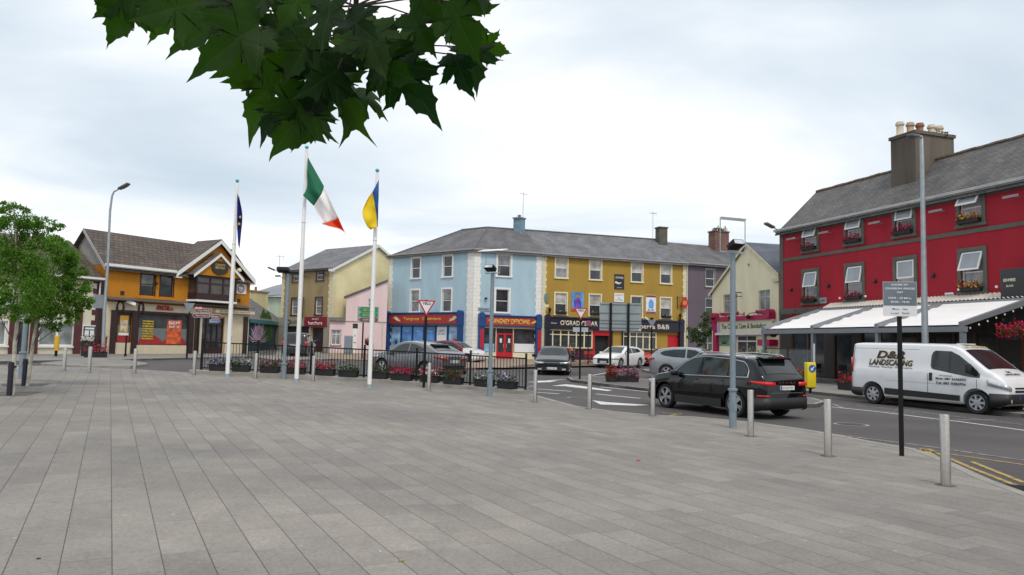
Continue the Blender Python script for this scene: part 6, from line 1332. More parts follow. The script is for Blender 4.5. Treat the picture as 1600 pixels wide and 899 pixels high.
    # wheels
    for ax in (xf, xr):
        for s in (1, -1):
            w2 = .215; q = MB(); yc = s * (W / 2 - w2 / 2 - .02); prof = [(rimr, -w2 / 2 + .01), (wr - .03, -w2 / 2), (wr - .006, -w2 / 2 + .025), (wr, -w2 / 2 + .05), (wr, w2 / 2 - .05), (wr - .006, w2 / 2 - .025), (wr - .03, w2 / 2), (rimr, w2 / 2 - .01)]
            q.lathe(prof, (ax, yc, wr), 'y', 36, caps=False); o = q.build('wheel', RUB, t, smooth=35)
            q = MB(); yo_ = yc + s * (w2 / 2 - .012); q.lathe([(rimr * 1.0, s * -.05), (rimr * 1.0, s * .004), (rimr * .94, s * .006), (rimr * .90, s * -.045)], (ax, yo_, wr), 'y', 36, caps=False)
            nsp = S.get('spokes', 5); ph = .35 * ax + .3
            for k_ in range(nsp):
                for dd in ((-.13, .13) if S.get('twin', True) else (0,)):
                    a1 = 2 * math.pi * k_ / nsp + ph; a2 = a1 + dd * 1.2; c1 = Vector((math.cos(a1), 0, math.sin(a1))); c2 = Vector((math.cos(a2), 0, math.sin(a2))); pA = Vector((ax, yo_ - s * .01, wr)) + c1 * rimr * .12; pB = Vector((ax, yo_ - s * .02, wr)) + c2 * rimr * .93
                    d_ = (pB - pA); ln = d_.length; d_.normalize(); nr = Vector((0, 1, 0)).cross(d_); q.obox((pA + pB) / 2, d_, (0, 1, 0), nr, ln / 2, .012, S.get('spw', .022) * (wr / .33))
            q.lathe([(0, -.03 * s), (rimr * .22, -.02 * s), (rimr * .2, .012 * s), (0, .014 * s)], (ax, yo_, wr), 'y', 16); r_ = q.build('rim', S.get('wm', ALLOY), o)
            q = MB(); q.lathe([(0, 0), (rimr * .93, 0), (rimr * .93, .01 * s), (0, .01 * s)], (ax, yo_ - s * .07, wr), 'y', 24); q.build('brake_disc', ARCH, o)
    for ob in list(t.children): pass
    return t, (sy, T, B, Wd, side, endp, x0, x1)
def place(px, Y, dz=RD): p = at(px, Y); return Vector((p.x, p.y, g(p.x, p.y) + dz))
def between(pf, pr, W, near, wbc=0.0):
    """car centre from the two near-side wheel contact points seen in the photo; near = +1 when the car's left faces us"""
    a, b = G(*pf, RD), G(*pr, RD); d = (a - b); d.z = 0; hd = math.atan2(d.x, d.y); d.normalize(); left = Vector((-d.y, d.x, 0)); c = (a + b) / 2 - left * near * (W / 2 - .1) + d * wbc
    return Vector((c.x, c.y, g(c.x, c.y) + RD)), hd, (a - b).length
def paintm(n, c, me_=.3, ro=.3, coat=.8): return mat(n, c, ro, me_, var=.04, scale=2, coat=coat, spec=.2)
BLKC = paintm('black_car_paint', (.002, .002, .0025), .0, .12, .7); WHTC = paintm('white_car_paint', (.72, .73, .74), 0); SILC = paintm('silver_car_paint', (.34, .36, .38), .55); GRYC = paintm('grey_car_paint', (.17, .175, .185), .6); REDC = paintm('red_car_paint', (.55, .012, .015), 0); CHARC = paintm('charcoal_car_paint', (.012, .013, .016), .2, .25, .6); SUVC = paintm('dark_suv_paint', (.018, .02, .024), .2)
# black estate SUV in front
c, hd, wb = between((1038, 637), (1157, 653), 1.88, 1); print('black SUV', c, math.degrees(hd), wb)
S = dict(L=4.66, W=1.88, axf=1.42, axr=-1.37, wr=.36, gc=.23, tum=.30, nose=.6, tail=.6, tpl=.2, reg='231-KY-714',
    top=[(-2.35, .80), (-2.31, 1.0), (-2.24, 1.10), (-2.06, 1.32), (-1.84, 1.55), (-1.72, 1.60), (-1.4, 1.64), (-.6, 1.68), (.0, 1.665), (.35, 1.61), (.62, 1.50), (1.28, 1.10), (1.75, 1.03), (2.2, .93), (2.32, .80), (2.35, .68)],
    belt=[(-2.35, 1.06), (-1.5, 1.08), (0, 1.04), (1.3, .99), (2.35, .8)], ws=(.52, 1.26, .93), rw=(-1.84, -2.18, .86),
    side_glass=[[(-1.78, 1.18, 1.26), (-1.7, 1.13, 1.38), (-1.58, 1.12, 1.475), (-1.15, 1.10, 1.535)], [(-1.08, 1.10, 1.54), (-.13, 1.08, 1.575)], [(-.05, 1.08, 1.575), (.30, 1.07, 1.52), (.62, 1.06, 1.385), (.9, 1.055, 1.22), (1.08, 1.05, 1.09)]],
    chrome=[[(-1.84, 1.09, 1.105), (1.12, 1.02, 1.035)], [(-1.84, 1.09, 1.26), (-1.81, 1.09, 1.30)], [(-1.82, 1.27, 1.295), (-1.73, 1.40, 1.42), (-1.6, 1.49, 1.51), (-1.1, 1.555, 1.57), (-.1, 1.59, 1.605), (.32, 1.54, 1.555), (.64, 1.405, 1.42), (1.1, 1.085, 1.10)]],
    doors=(-1.0, -.08, 1.0), handles=(-.88, .12), clad=.46, tl=(.40, .45, .97, 1.01, .89, .99), tl2=(.22, .62, .60, .65, .61, .645), hl=(.5, .5, .72, .86, .70, .80), pf=.5, pr=.84,
    rear_patches=[('tailgate_trim', -.6, .6, .70, .715, CHRM), ('tow_cover', -.1, .1, .34, .42, BLKP)], bumper_m=BLKP, bumper_z=.48, bumper_zr=.58, front_patches=[('grille', -.5, .5, .55, .80, BLKP)], rails=(.25, -1.65), spoiler=-1.76, mirror=.86, twin=True, spokes=5, rim=.72, hm=BLKC)
t, (sy, T, B, Wd, side, endp, x0, x1) = car('car', 'black estate SUV with chrome roof rails passing closest to the plaza edge', 'car', c, hd, S, BLKC, None, lamp_on=True); t.scale = (.945,) * 3; t.location += Vector((math.sin(hd), math.cos(hd), 0)) * .04
text('S  K  O  D  A', .62, .045, (x0 - .016, 0, .98), CHRM, t, name='tailgate_lettering', M=Matrix.Rotation(-R(90), 4, 'Z'), ext=.004)
text('KODIAQ', .24, .03, (x0 - .014, .45, .74), CHRM, t, name='tailgate_badge', M=Matrix.Rotation(-R(90), 4, 'Z'), ext=.004)
# white van
c, hd, wb = between((1533, 648), (1363, 631), 1.92, -1); print('van', c, math.degrees(hd), wb)
S = dict(L=4.86, W=1.92, axf=1.66, axr=-1.66, wr=.335, gc=.25, tum=.16, nose=.75, npl=.22, tpl=.03, tail=.2, reg='08-KY-1922', rim=.66,
    top=[(-2.52, 1.80), (-2.50, 1.93), (-2.42, 1.97), (-1, 1.985), (.7, 1.975), (.98, 1.93), (1.2, 1.82), (1.86, 1.30), (2.12, 1.17), (2.32, 1.0), (2.41, .82), (2.43, .66)],
    belt=[(-2.52, 1.20), (.4, 1.20), (.9, 1.19), (1.6, 1.12), (2.05, 1.02), (2.43, .7)], ws=(1.2, 1.9, .95),
    side_glass=[[(.30, 1.32, 1.62), (.34, 1.25, 1.74), (.42, 1.22, 1.79), (.9, 1.14, 1.78), (1.15, 1.10, 1.66), (1.5, 1.05, 1.40), (1.68, 1.04, 1.24), (1.76, 1.04, 1.15)]],
    doors=(.22, 1.68), hl=(.46, .62, .84, 1.02, .70, .80), tl=(.06, .86, 1.02, 1.5, 1.02, 1.5), pf=.52, pr=.5, front_patches=[('grille', -.42, .42, .66, .72, BLKP), ('grille', -.4, .4, .76, .80, BLKP)], bumper_m=BLKP, bumper_z=.62, bumper_zr=.52,
    mirror=1.52, mh=.14, mz=.10, mm=BLKP, spokes=7, twin=False, spw=.034, wm=mat('wheel_trim', (.42, .43, .45), .4, .3))
t, (sy, T, B, Wd, side, endp, x0, x1) = car('van', 'white landscaping van with black and gold lettering parked before the pergola', 'van', c, hd, S, WHTC)
side('sill_cladding', [(-1.22, .36, .56), (1.2, .34, .50)], BLKP, off=.014, nz=2)
side('groove_shade_line', [(-2.42, 1.13, 1.145), (-.35, 1.13, 1.145)], mat('painted_groove_shade', (.35, .36, .37), .5), off=.003, nz=1); side('groove_shade_line', [(-2.4, 1.80, 1.812), (-.1, 1.80, 1.812)], MATS['painted_groove_shade'], off=.003, nz=1); side('groove_shade_line', [(-1.15, .80, .812), (1.2, .78, .792)], MATS['painted_groove_shade'], off=.003, nz=1)  # flat grey strips paint the shade of pressed grooves on the white side
side('rear_corner_seam', [(-2.40, .5, 1.9), (-2.385, .5, 1.9)], BLKP, off=.004, nz=6)
side('door_handle', [(.27, .88, 1.12), (.37, .88, 1.12)], BLKP, off=.02, nz=1)
def vtext(s, w, h, x, z, m, bold=0, shear=0, nm='lettering'): 
    y = -(sy(x, z) + .011); o = text(s, w, h, (0, 0, 0), m, t, name=nm, bold=bold, shear=shear, M=None, ext=.003)
    a = math.atan(.16) if z > 1.2 else 0; o.data.transform(Matrix.Translation((x, y, z)) @ Matrix.Rotation(-a, 4, 'X')); return o
GOLDP = mat('gold_outline', (.40, .28, .10), .5)
vtext('D&R', 1.0, .26, -1.03, 1.62, GOLDP, .05, .2); o = vtext('D&R', .98, .235, -1.035, 1.625, CHAR, .02, .2); o.location.y -= .006
vtext('LANDSCAPING', 1.52, .20, -1.03, 1.37, GOLDP, .04, .2); o = vtext('LANDSCAPING', 1.50, .18, -1.035, 1.375, CHAR, .015, .2); o.location.y -= .006
vtext('Mowing · Fencing · Maintenance', 1.5, .06, -1.03, 1.215, CHAR)
vtext('Mob: 087 6245972', .9, .07, .93, .96, CHAR, .02); vtext('Tel: 087 9284756', .9, .07, .93, .83, CHAR, .02); vtext('MARK', .4, .035, .80, 1.05, CHAR)
o = text('D&R LANDSCAPING', 1.15, .10, (0, 0, 0), GOLDP, t, bold=.02, ext=.003); xm = 1.08; o.data.transform(Matrix.Translation((xm + .03, 0, T(xm) + .045)) @ Matrix.Rotation(R(90), 4, 'Z') @ Matrix.Rotation(-R(58), 4, 'X'))
o = text('D&R\nLANDSCAPING', .75, .22, (0, 0, 0), CHAR, t, bold=.02, ext=.003); xm = 2.14; o.data.transform(Matrix.Translation((xm, -.1, T(xm) + .045)) @ Matrix.Rotation(R(90), 4, 'Z') @ Matrix.Rotation(-R(62), 4, 'X'))
q = MB(); q.box(.7, .98, -.25, .25, 1.99, 2.02); q.build('roof_bar', UPVC, t)
for s in (1, -1): q = MB(); q.lathe([(0, 0), (.06, 0), (.06, .02), (0, .02)], (x1 + .01, s * .62, .42), 'x', 14); q.build('fog_lamp', HEADL, t)
# grey coupe-crossover behind the railings
Pc = place(653, 32.8)
S = dict(L=4.36, W=1.80, axf=1.35, axr=-1.29, wr=.35, gc=.2, tum=.34, nose=.55, tpl=.15, reg='181-KY-96', rim=.72,
    top=[(-2.18, .92), (-2.12, 1.04), (-1.98, 1.12), (-1.82, 1.18), (-1.25, 1.41), (-.8, 1.50), (-.2, 1.55), (.2, 1.53), (.5, 1.45), (1.15, 1.06), (1.6, .98), (2.0, .87), (2.14, .74), (2.18, .6)],
    belt=[(-2.18, 1.1), (-1.4, 1.10), (-.6, 1.0), (.3, .93), (1.2, .92), (2.18, .75)], ws=(.42, 1.14, .92), rw=(-1.22, -1.84, .88),
    side_glass=[[(-1.2, 1.20, 1.22), (-.95, 1.10, 1.33), (-.6, 1.03, 1.415), (-.26, 1.01, 1.445)], [(-.18, 1.0, 1.45), (.2, .98, 1.42), (.5, .97, 1.31), (1.0, .97, 1.0)]],
    doors=(-.22, .85), handles=(.0, -1.0), clad=.40, tl=(.36, .42, .92, .98, .82, .93), tl2=(.20, .6, .50, .54, .46, .50), hl=(.6, .45, .74, .88, .7, .78), pf=.5, pr=.76, rear_patches=[('rear_bumper', -.66, .66, .3, .60, BLKP)], bumper_m=BLKP, bumper_z=.42, spoiler=-1.22, spm=BLKP, mirror=.8, front_patches=[('grille', -.5, .5, .45, .62, BLKP)])
car('car', 'metallic grey crossover coupe stopped behind the railings and flower troughs', 'car', Pc, R(-52), S, GRYC)
# charcoal saloon coming towards us
S2 = dict(L=4.84, W=1.83, axf=1.43, axr=-1.37, wr=.33, gc=.17, tum=.52, nose=.6, reg='12-KY-1907', rim=.70,
    top=[(-2.42, .9), (-2.3, 1.06), (-1.75, 1.14), (-.9, 1.41), (-.3, 1.455), (.2, 1.43), (.5, 1.36), (1.15, 1.0), (1.7, .92), (2.2, .78), (2.36, .66), (2.42, .52)],
    belt=[(-2.42, 1.0), (0, .96), (1.2, .88), (2.42, .62)], ws=(.42, 1.16, .93), rw=(-.9, -1.72, .88), side_glass=[[(-1.5, 1.03, 1.06), (-.95, 1.01, 1.30), (-.2, 1.0, 1.36)], [(-.12, 1.0, 1.36), (.3, .98, 1.33), (.55, .97, 1.22), (1.0, .96, .99)]],
    doors=(-.16, .95), handles=(0, -1.0), hl=(.5, .42, .60, .73, .58, .68), tl=(.3, .4, .8, .92, .82, .92), pf=.36, pr=.75, front_patches=[('grille', -.42, .42, .55, .64, BLKP), ('lower_grille', -.55, .55, .24, .44, BLKP)], mirror=.92)
t, fn = car('car', 'charcoal saloon driving towards the camera in front of the ochre pub', 'car', place(866, 40.4), R(186), S2, CHARC)
q = MB(); q.tube([(fn[7] + .02, -.43, .645), (fn[7] + .02, .43, .645)], .009, 5); q.build('grille_trim', CHRM, t)
for s in (1, -1): q = MB(); q.obox((fn[7] + .01, s * .62, .32), (1, 0, 0), (0, 1, 0), (0, 0, 1), .02, .1, .045); q.build('fog_lamp', HEADL, t)
# white hatchback
S3 = dict(L=4.46, W=1.79, axf=1.36, axr=-1.34, wr=.33, gc=.16, tum=.36, nose=.62, reg='172-KY-88', rim=.68,
    top=[(-2.23, .9), (-2.15, 1.05), (-2.0, 1.14), (-1.45, 1.38), (-.7, 1.455), (-.1, 1.45), (.35, 1.36), (1.05, .99), (1.6, .92), (2.05, .79), (2.18, .68), (2.23, .55)],
    belt=[(-2.23, 1.08), (-.8, 1.0), (.3, .93), (1.1, .9), (2.23, .66)], ws=(.28, 1.06, .93), rw=(-1.42, -2.0, .85), side_glass=[[(-1.45, 1.12, 1.16), (-1.1, 1.05, 1.30), (-.3, 1.0, 1.36)], [(-.22, 1.0, 1.36), (.1, .98, 1.33), (.4, .97, 1.20), (.85, .96, .99)]],
    doors=(-.26, .82), handles=(-.05, -1.05), hl=(.5, .42, .60, .72, .62, .68), tl=(.3, .35, .85, 1.0, .9, 1.0), pf=.42, pr=.7, front_patches=[('grille', -.42, .42, .34, .66, BLKP), ('lower_grille', -.4, .4, .2, .28, BLKP)], mirror=.75)
car('car', 'white hatchback seen from its front corner between the two posts of the big road sign', 'car', place(968, 50.6), R(-143), S3, WHTC)
# red coupe
S4 = dict(S3); S4.update(reg='04-KY-31', L=4.3, top=[(-2.15, .9), (-2.1, 1.0), (-1.8, 1.06), (-1.1, 1.26), (-.4, 1.32), (0, 1.3), (.3, 1.22), (.95, .92), (1.6, .84), (2.0, .7), (2.15, .5)], belt=[(-2.15, .98), (0, .88), (1.0, .84), (2.15, .6)], axf=1.3, axr=-1.25, ws=(.2, .96, .93), rw=(-1.1, -1.75, .85),
    side_glass=[[(-1.3, .98, 1.0), (-.8, .94, 1.19), (-.3, .92, 1.24), (.1, .91, 1.22), (.35, .9, 1.1), (.75, .89, .92)]], doors=(-.5, .7), handles=(-.35,), mirror=.65, wm=CHRM, hl=(.5, .42, .55, .66, .55, .62))
car('car', 'low bright red coupe parked behind the white hatchback', 'car', place(1036, 55.0), R(-128), S4, REDC)
# silver crossover facing right
S5 = dict(L=4.38, W=1.81, axf=1.38, axr=-1.26, wr=.35, gc=.2, tum=.33, nose=.6, reg='15-KY-620', rim=.7,
    top=[(-2.19, .95), (-2.12, 1.15), (-1.95, 1.3), (-1.72, 1.48), (-1.2, 1.56), (-.4, 1.59), (.1, 1.56), (.45, 1.47), (1.15, 1.08), (1.7, 1.0), (2.05, .9), (2.16, .76), (2.19, .6)],
    belt=[(-2.19, 1.16), (-1.2, 1.10), (0, 1.02), (1.2, .97), (2.19, .78)], ws=(.36, 1.14, .93), rw=(-1.74, -2.02, .84), side_glass=[[(-1.6, 1.25, 1.3), (-1.4, 1.16, 1.40), (-.9, 1.10, 1.47), (-.32, 1.08, 1.49)], [(-.24, 1.08, 1.49), (.15, 1.06, 1.46), (.5, 1.05, 1.32), (.98, 1.04, 1.08)]],
    doors=(-.28, .9), handles=(-.1, -1.1), clad=.42, hl=(.6, .45, .8, .92, .76, .86), tl=(.3, .5, .96, 1.06, .92, 1.0), pf=.5, pr=.8, mirror=.86, front_patches=[('grille', -.5, .5, .62, .82, BLKP)])
car('car', 'silver crossover facing right behind the black estate SUV', 'car', place(1089, 37.0), R(122), S5, SILC)
# dark small SUV going away
S6 = dict(L=4.0, W=1.70, axf=1.2, axr=-1.2, wr=.34, gc=.24, tum=.2, nose=.5, tail=.3, reg='09-KY-557', rim=.66,
    top=[(-2.0, .95), (-1.97, 1.15), (-1.85, 1.58), (-1.7, 1.66), (-.8, 1.70), (0, 1.68), (.4, 1.58), (.9, 1.12), (1.5, 1.02), (1.9, .9), (2.0, .6)],
    belt=[(-2, 1.08), (.9, 1.03), (2, .8)], ws=(.42, .9, .93), rw=(-1.87, -1.965, .85), side_glass=[[(-1.65, 1.14, 1.5), (-1.05, 1.13, 1.55)], [(-.95, 1.13, 1.55), (-.2, 1.12, 1.57)], [(-.1, 1.12, 1.57), (.3, 1.1, 1.45), (.75, 1.09, 1.12)]], doors=(-.15, .8), handles=(0,), hl=(.4, .45, .75, .9, .75, .85), tl=(.10, .70, .86, 1.12, .86, 1.12), pr=.82, mirror=.6, rear_patches=[('rear_bumper', -.7, .7, .3, .6, BLKP), ('plate_trim', -.35, .35, .90, .93, CHRM)])
car('car', 'dark SUV seen from behind in front of the butcher shop', 'car', place(467.5, 51.5), R(-6), S6, SUVC, None, lamp_on=True)
# small car by the optician
S7 = dict(S3); S7.update(bumper_m=WHTC, bumper_z=.64, bumper_zr=.4, L=3.95, reg='07-KY-18', axf=1.2, axr=-1.2, top=[(-1.97, .9), (-1.9, 1.1), (-1.6, 1.42), (-.8, 1.5), (-.1, 1.48), (.3, 1.38), (.95, 1.02), (1.45, .95), (1.85, .82), (1.97, .55)], belt=[(-1.97, 1.05), (.3, .95), (1.97, .7)], ws=(.26, .96, .93), rw=(-1.62, -1.88, .85),
    side_glass=[[(-1.5, 1.1, 1.3), (-1.2, 1.05, 1.38), (-.4, 1.02, 1.42)], [(-.32, 1.02, 1.41), (.1, 1.0, 1.37), (.4, .99, 1.2), (.8, .98, 1.02)]], doors=(-.36, .75), handles=(-.2,), hl=(.4, .42, .66, .8, .66, .74), front_patches=[('grille', -.4, .4, .38, .58, BLKP)])
t, fn = car('car', 'dark red car with white bonnet, its nose showing past the grey crossover coupe', 'car', place(713, 52), R(115), S7, paintm('maroon_car_paint', (.16, .012, .02), .1))

T7, W7 = fn[1], fn[3]; q = MB(); n7 = 16; V = []
for i in range(n7 + 1):
    x = lerp(.98, 1.95, i / n7)
    for j in range(11): y = lerp(-W7(x) * .93, W7(x) * .93, j / 10); V.append((x, y, T7(x) + .042 - .03 * (abs(y) / W7(x)) ** 3))
q.add(V, [(i * 11 + j, i * 11 + j + 1, i * 11 + 12 + j, i * 11 + 11 + j) for i in range(n7) for j in range(10)]); q.build('bonnet', WHTC, t, smooth=True, fix=False)
for s in (1, -1):
    V = []
    for i in range(n7 + 1):
        x = lerp(1.0, 1.96, i / n7); lo_ = .70 if abs(x - 1.2) < .42 else .3
        for z in (lo_, lerp(lo_, T7(x) + .01, .5), T7(x) + .01): V.append((x, s * (W7(x) * (1.0 if z < T7(x) - .1 else .95) + .012), z))
    q = MB(); q.add(V, [(i * 3 + j, i * 3 + j + 1, i * 3 + 4 + j, i * 3 + 3 + j) for i in range(n7) for j in range(2)]); q.build('front_wing', WHTC, t, smooth=True, fix=False)
# ================================================================== bollards
bl = [(1478, 759, 108, 'nearest bollard, at the right beside the yellow lines'), (1294, 713, 87, 'second bollard from the right, left of the loading bay post'), (1173, 682, 71, 'bollard just right of the tapered lamp post by the black SUV'),
      (1020, 650, 58, 'bollard covering the front bumper of the black SUV'), (921, 639, 53, 'bollard in front of the painted road arrow'), (836, 628, 49, 'bollard at the right end of the railings'),
      (670, 611, 43, 'bollard below the nearer yield sign by the grey crossover'), (489, 596, 39, 'bollard just right of the middle flagpole'), (399, 591, 38, 'bollard just right of the left flagpole'), (303, 586, 37, 'bollard left of where the railings start'),
      (210, 583.5, 38, 'bollard before the large takeaway window'), (139, 582.3, 39.7, 'bollard before the flowers at the takeaway corner'), (100, 579.6, 37, 'leftmost bollard, right of the birch trees')]
for px_, py_, h, lab in bl:
    P = G(px_, py_); H = h * P.y / F / 1.0; H = clamp(H, .82, .98); t = empty('bollard', P, random.uniform(0, 3), 'brushed steel ' + lab, 'bollard', 'steel bollards round the plaza edge')
    mb = MB(); mb.lathe([(.058, 0), (.058, H - .012), (.052, H), (0, H + .001)], seg=28); mb.build('post', STEEL, t, smooth=35)
    mb = MB(); mb.lathe([(.059, .001), (.12, .003), (.12, .0)], seg=20, caps=False); mb.build('grout_ring', mat('dark_grout', (.10, .09, .08), .9, var=.3), t, fix=False)
# ================================================================== railings on the plinth
fpx = [314, 401, 485, 568, 650, 734, 821]; fb = []
for px_ in fpx:
    best = min(((a.lerp(b, k_ / 200)) for a, b in zip(PL[:-1], PL[1:]) for k_ in range(201)), key=lambda p: abs(800 + F * ((p - Vector((0, 0, EYE))).dot(Rt) / (p - Vector((0, 0, EYE))).dot(Fw)) - px_))
    fb.append(Vector((best.x, best.y, g(best.x, best.y) + .12)))
names_r = ['far left', 'second', 'third', 'fourth', 'fifth', 'right-hand end']
fence = empty('railing_fence', fb[3], 0, 'black upright-bar railings along the plinth behind the flagpoles', 'railing')
def rel(p): return p - fb[3]
for p in fb: q = MB(); q.obox(rel(p) + Vector((0, 0, .56)), (1, 0, 0), (0, 1, 0), (0, 0, 1), .035, .035, .56); q.lathe([(0, 1.12), (.05, 1.13), (.05, 1.15), (0, 1.18)], rel(p), seg=8); q.build('post', BLACKM, fence)
for i, (a, b) in enumerate(zip(fb[:-1], fb[1:])):
    d = b - a; n = 17; q = MB(); u_ = Vector((d.x, d.y, 0)).normalized(); w_ = Vector((-u_.y, u_.x, 0))
    for k_ in range(1, n + 1): p = rel(a) + d * (k_ / (n + 1)); q.obox(p + Vector((0, 0, .53)), u_, w_, (0, 0, 1), .008, .008, .46)
    for z in (.08, 1.0): q.obox(rel(a) + d / 2 + Vector((0, 0, z)), d.normalized(), w_, (0, 0, 1), d.length / 2 - .035, .012, .022)
    q.build('rail_panel', BLACKM, fence)
# flower troughs on the plinth (plaza side)
tr = [(345, 395 - 364, [PURP_P, LILAC_P], 'purple petunias, leftmost on the plinth'), (379, 28, [LILAC_P, WHT_P], 'lilac flowers, second from the left'), (424, 30, [PINK_P, BRON_P], 'few pink flowers and leaves, left of the grey post'), (463.5, 33, [PINK_P, RED_P], 'pink flowers behind the middle flagpole'),
      (511.5, 33, [RED_P, PINK_P], 'dense scarlet flowers right of the middle flagpole'), (548, 32, [BRON_P], 'only green leaves, left of the right flagpole'), (596, 28, [BRON_P], 'dark leaves below the grey crossover front wheel'), (632, 37, [RED_P, PINK_P], 'scarlet flowers under the grey crossover doors'),
      (676, 32, [RED_P, PINK_P, WHT_P], 'red and white flowers behind the yield sign bollard'), (713, 33, [BRON_P, PINK_P], 'sparse bronze leaves under the grey crossover tail'), (761, 33, [LILAC_P, WHT_P], 'lilac and white flowers behind the lamp post'), (799, 36, [PURP_P, LILAC_P], 'purple flowers at the right end of the railings')]
for i, (px_, wpx, cs, lab) in enumerate(tr):
    best = min(((a.lerp(b, k_ / 200), (b - a)) for a, b in zip(PL[:-1], PL[1:]) for k_ in range(201)), key=lambda q: abs(800 + F * ((q[0] - Vector((0, 0, EYE))).dot(Rt) / (q[0] - Vector((0, 0, EYE))).dot(Fw)) - px_))
    p, d = best; d = Vector((d.x, d.y, 0)).normalized(); nn = Vector((-d.y, d.x, 0)); P = p - nn * .20; P.z = g(p.x, p.y) + .127
    dense = RED_P in cs
    trough(P, math.atan2(d.y, d.x), wpx * p.y / F * .98, cs, 'black trough of ' + lab, 'flower troughs along the railings', seed=100 + i, fl=0 if cs == [BRON_P] and i == 5 else 230 if dense else 90, fs=.032, spill=.24, h=.22, d=.27, fo=160 if not dense else 90)
# ================================================================== flagpoles and flags
TEALC = mat('teal_finial', (.05, .42, .42), .4)
fp = [((355, 590), (370, 286), 'white flagpole on the left, carrying the blue flag'), ((463, 598), (479, 233.5), 'tallest white flagpole, carrying the tricolour'), ((577, 607), (591, 270), 'white flagpole on the right, carrying the blue and yellow flag')]
poles = []
for (bx, by), (tx, ty), lab in fp:
    P = G(bx, by); H = zat(tx, ty, P.y) - P.z; poles.append((P, H)); t = empty('flagpole', P, .3, lab, 'flagpole', 'white flagpoles on the plaza')
    q = MB(); q.lathe([(.068, .0), (.066, H * .45), (.045, H), (0, H + .01)], seg=20); q.build('pole', WPOLE, t, smooth=35)
    q = MB(); q.box(-.14, .14, -.12, .12, 0, .025); q.lathe([(.085, .02), (.08, .12), (.07, .13)], seg=16)
    for sx_ in (-1, 1):
        for sy_ in (-1, 1): q.lathe([(.014, .02), (.014, .05), (0, .05)], (sx_ * .11, sy_ * .09, 0), seg=6)
    q.build('base_plate', GALV, t); q = MB(); q.lathe([(0, H), (.03, H + .01), (.065, H + .06), (.06, H + .10), (.02, H + .13), (0, H + .135)], seg=16); q.build('finial', TEALC, t, smooth=50)
    q = MB(); q.tube([(.075, 0, 1.3), (.065, 0, H - .1)], .004, 4); q.build('halyard', WPOLE, t); q = MB(); q.box(.05, .09, -.02, .02, 1.25, 1.4); q.build('cleat', GALV, t)
    for hz in (H * .35, H * .68): q = MB(); q.lathe([(.069, hz), (.071, hz + .01), (.071, hz + .04), (.06, hz + .05)], seg=16, caps=False); q.build('joint_collar', WPOLE, t)
def cloth(name, label, Y, edges, bands, mats, cat='flag', wave=.09, nu=36, nv=30, seed=0, parent_loc=None):
    """edges: polylines in photo coordinates running down the cloth, from band edge to band edge"""
    base = pix(edges[0][0][0], edges[0][0][1], Y); t = empty(name, base, 0, label, cat)
    def along(E, v):
        k_ = v * (len(E) - 1); i = min(int(k_), len(E) - 2); f_ = k_ - i; 
        a = E[max(i - 1, 0)]; b = E[i]; c_ = E[i + 1]; d = E[min(i + 2, len(E) - 1)]; t2 = f_ * f_; t3 = t2 * f_
        return tuple(.5 * (2 * b[j] + (c_[j] - a[j]) * f_ + (2 * a[j] - 5 * b[j] + 4 * c_[j] - d[j]) * t2 + (-a[j] + 3 * b[j] - 3 * c_[j] + d[j]) * t3) for j in (0, 1))
    nb_ = len(edges) - 1
    for bnd in range(nb_):
        V = []; N = nu // nb_
        for i in range(N + 1):
            u = i / N
            for j in range(nv + 1):
                v = j / nv; a = along(edges[bnd], v); b = along(edges[bnd + 1], v); gu = (bnd + u) / nb_
                x, y = lerp(a[0], b[0], u), lerp(a[1], b[1], u)
                dep = wave * (.4 + gu) * math.sin(gu * 7 + v * 4 + seed) + wave * .6 * math.sin(v * 9 - gu * 5 + seed * 2) + .012 * math.sin(v * 17 + gu * 9)
                V.append(pix(x, y, Y + dep) - base)
        mb = MB(); mb.add(V, [(i * (nv + 1) + j, (i + 1) * (nv + 1) + j, (i + 1) * (nv + 1) + j + 1, i * (nv + 1) + j + 1) for i in range(N) for j in range(nv)])
        o = mb.build(bands[bnd], mats[bnd], t, smooth=70, fix=False); md = o.modifiers.new('s', 'SOLIDIFY'); md.thickness = .006
    return t, base
def fabm(n, c): 
    m = leaf_mat(n, c, c, .25, .7); return m
z3 = lambda x, y: (330 + x / 2.247, 220 + y / 2.247)
Y = poles[1][0].y
E = [[z3(339, 58), z3(337, 110), z3(336, 165), z3(322, 192)], [z3(396, 160), z3(388, 185), z3(374, 208), z3(360, 229)], [z3(446, 270), z3(433, 279), z3(410, 287), z3(389, 293)], [z3(473, 331), z3(466, 320), z3(450, 310), z3(432, 304)]]
cloth('tricolour_flag', 'green, white and orange tricolour hanging from the tallest flagpole', Y - .17, E, ['green_band', 'white_band', 'orange_band'], [fabm('flag_green', (.02, .16, .085)), fabm('flag_white', (.82, .80, .80)), fabm('flag_orange', (.72, .07, .015))], seed=1)
Y = poles[2][0].y
E = [[z3(588, 138), z3(588, 195), z3(586, 250), z3(585, 304)], [z3(566, 180), z3(574, 222), z3(580, 262), z3(583, 300)], [z3(553, 198), z3(531, 250), z3(545, 296), z3(560, 313)]]
cloth('blue_yellow_flag', 'blue and yellow flag hanging slack from the right flagpole', Y - .2, E, ['blue_band', 'yellow_band'], [fabm('flag_blue', (.035, .12, .36)), fabm('flag_yellow', (.75, .58, .02))], seed=2, wave=.05)
Y = poles[0][0].y
E = [[z3(92, 185), z3(91, 240), z3(91, 300), z3(94, 360)], [z3(98, 205), z3(104, 250), z3(98, 310), z3(97, 370)], [z3(97, 190), z3(109, 262), z3(104, 330), z3(99, 378)]]
t, base = cloth('star_circle_flag', 'dark blue flag with yellow stars hanging limp from the left flagpole', Y - .2, E, ['cloth', 'cloth'], [fabm('flag_navy', (.012, .025, .22))] * 2, seed=3, wave=.05)
q = MB()
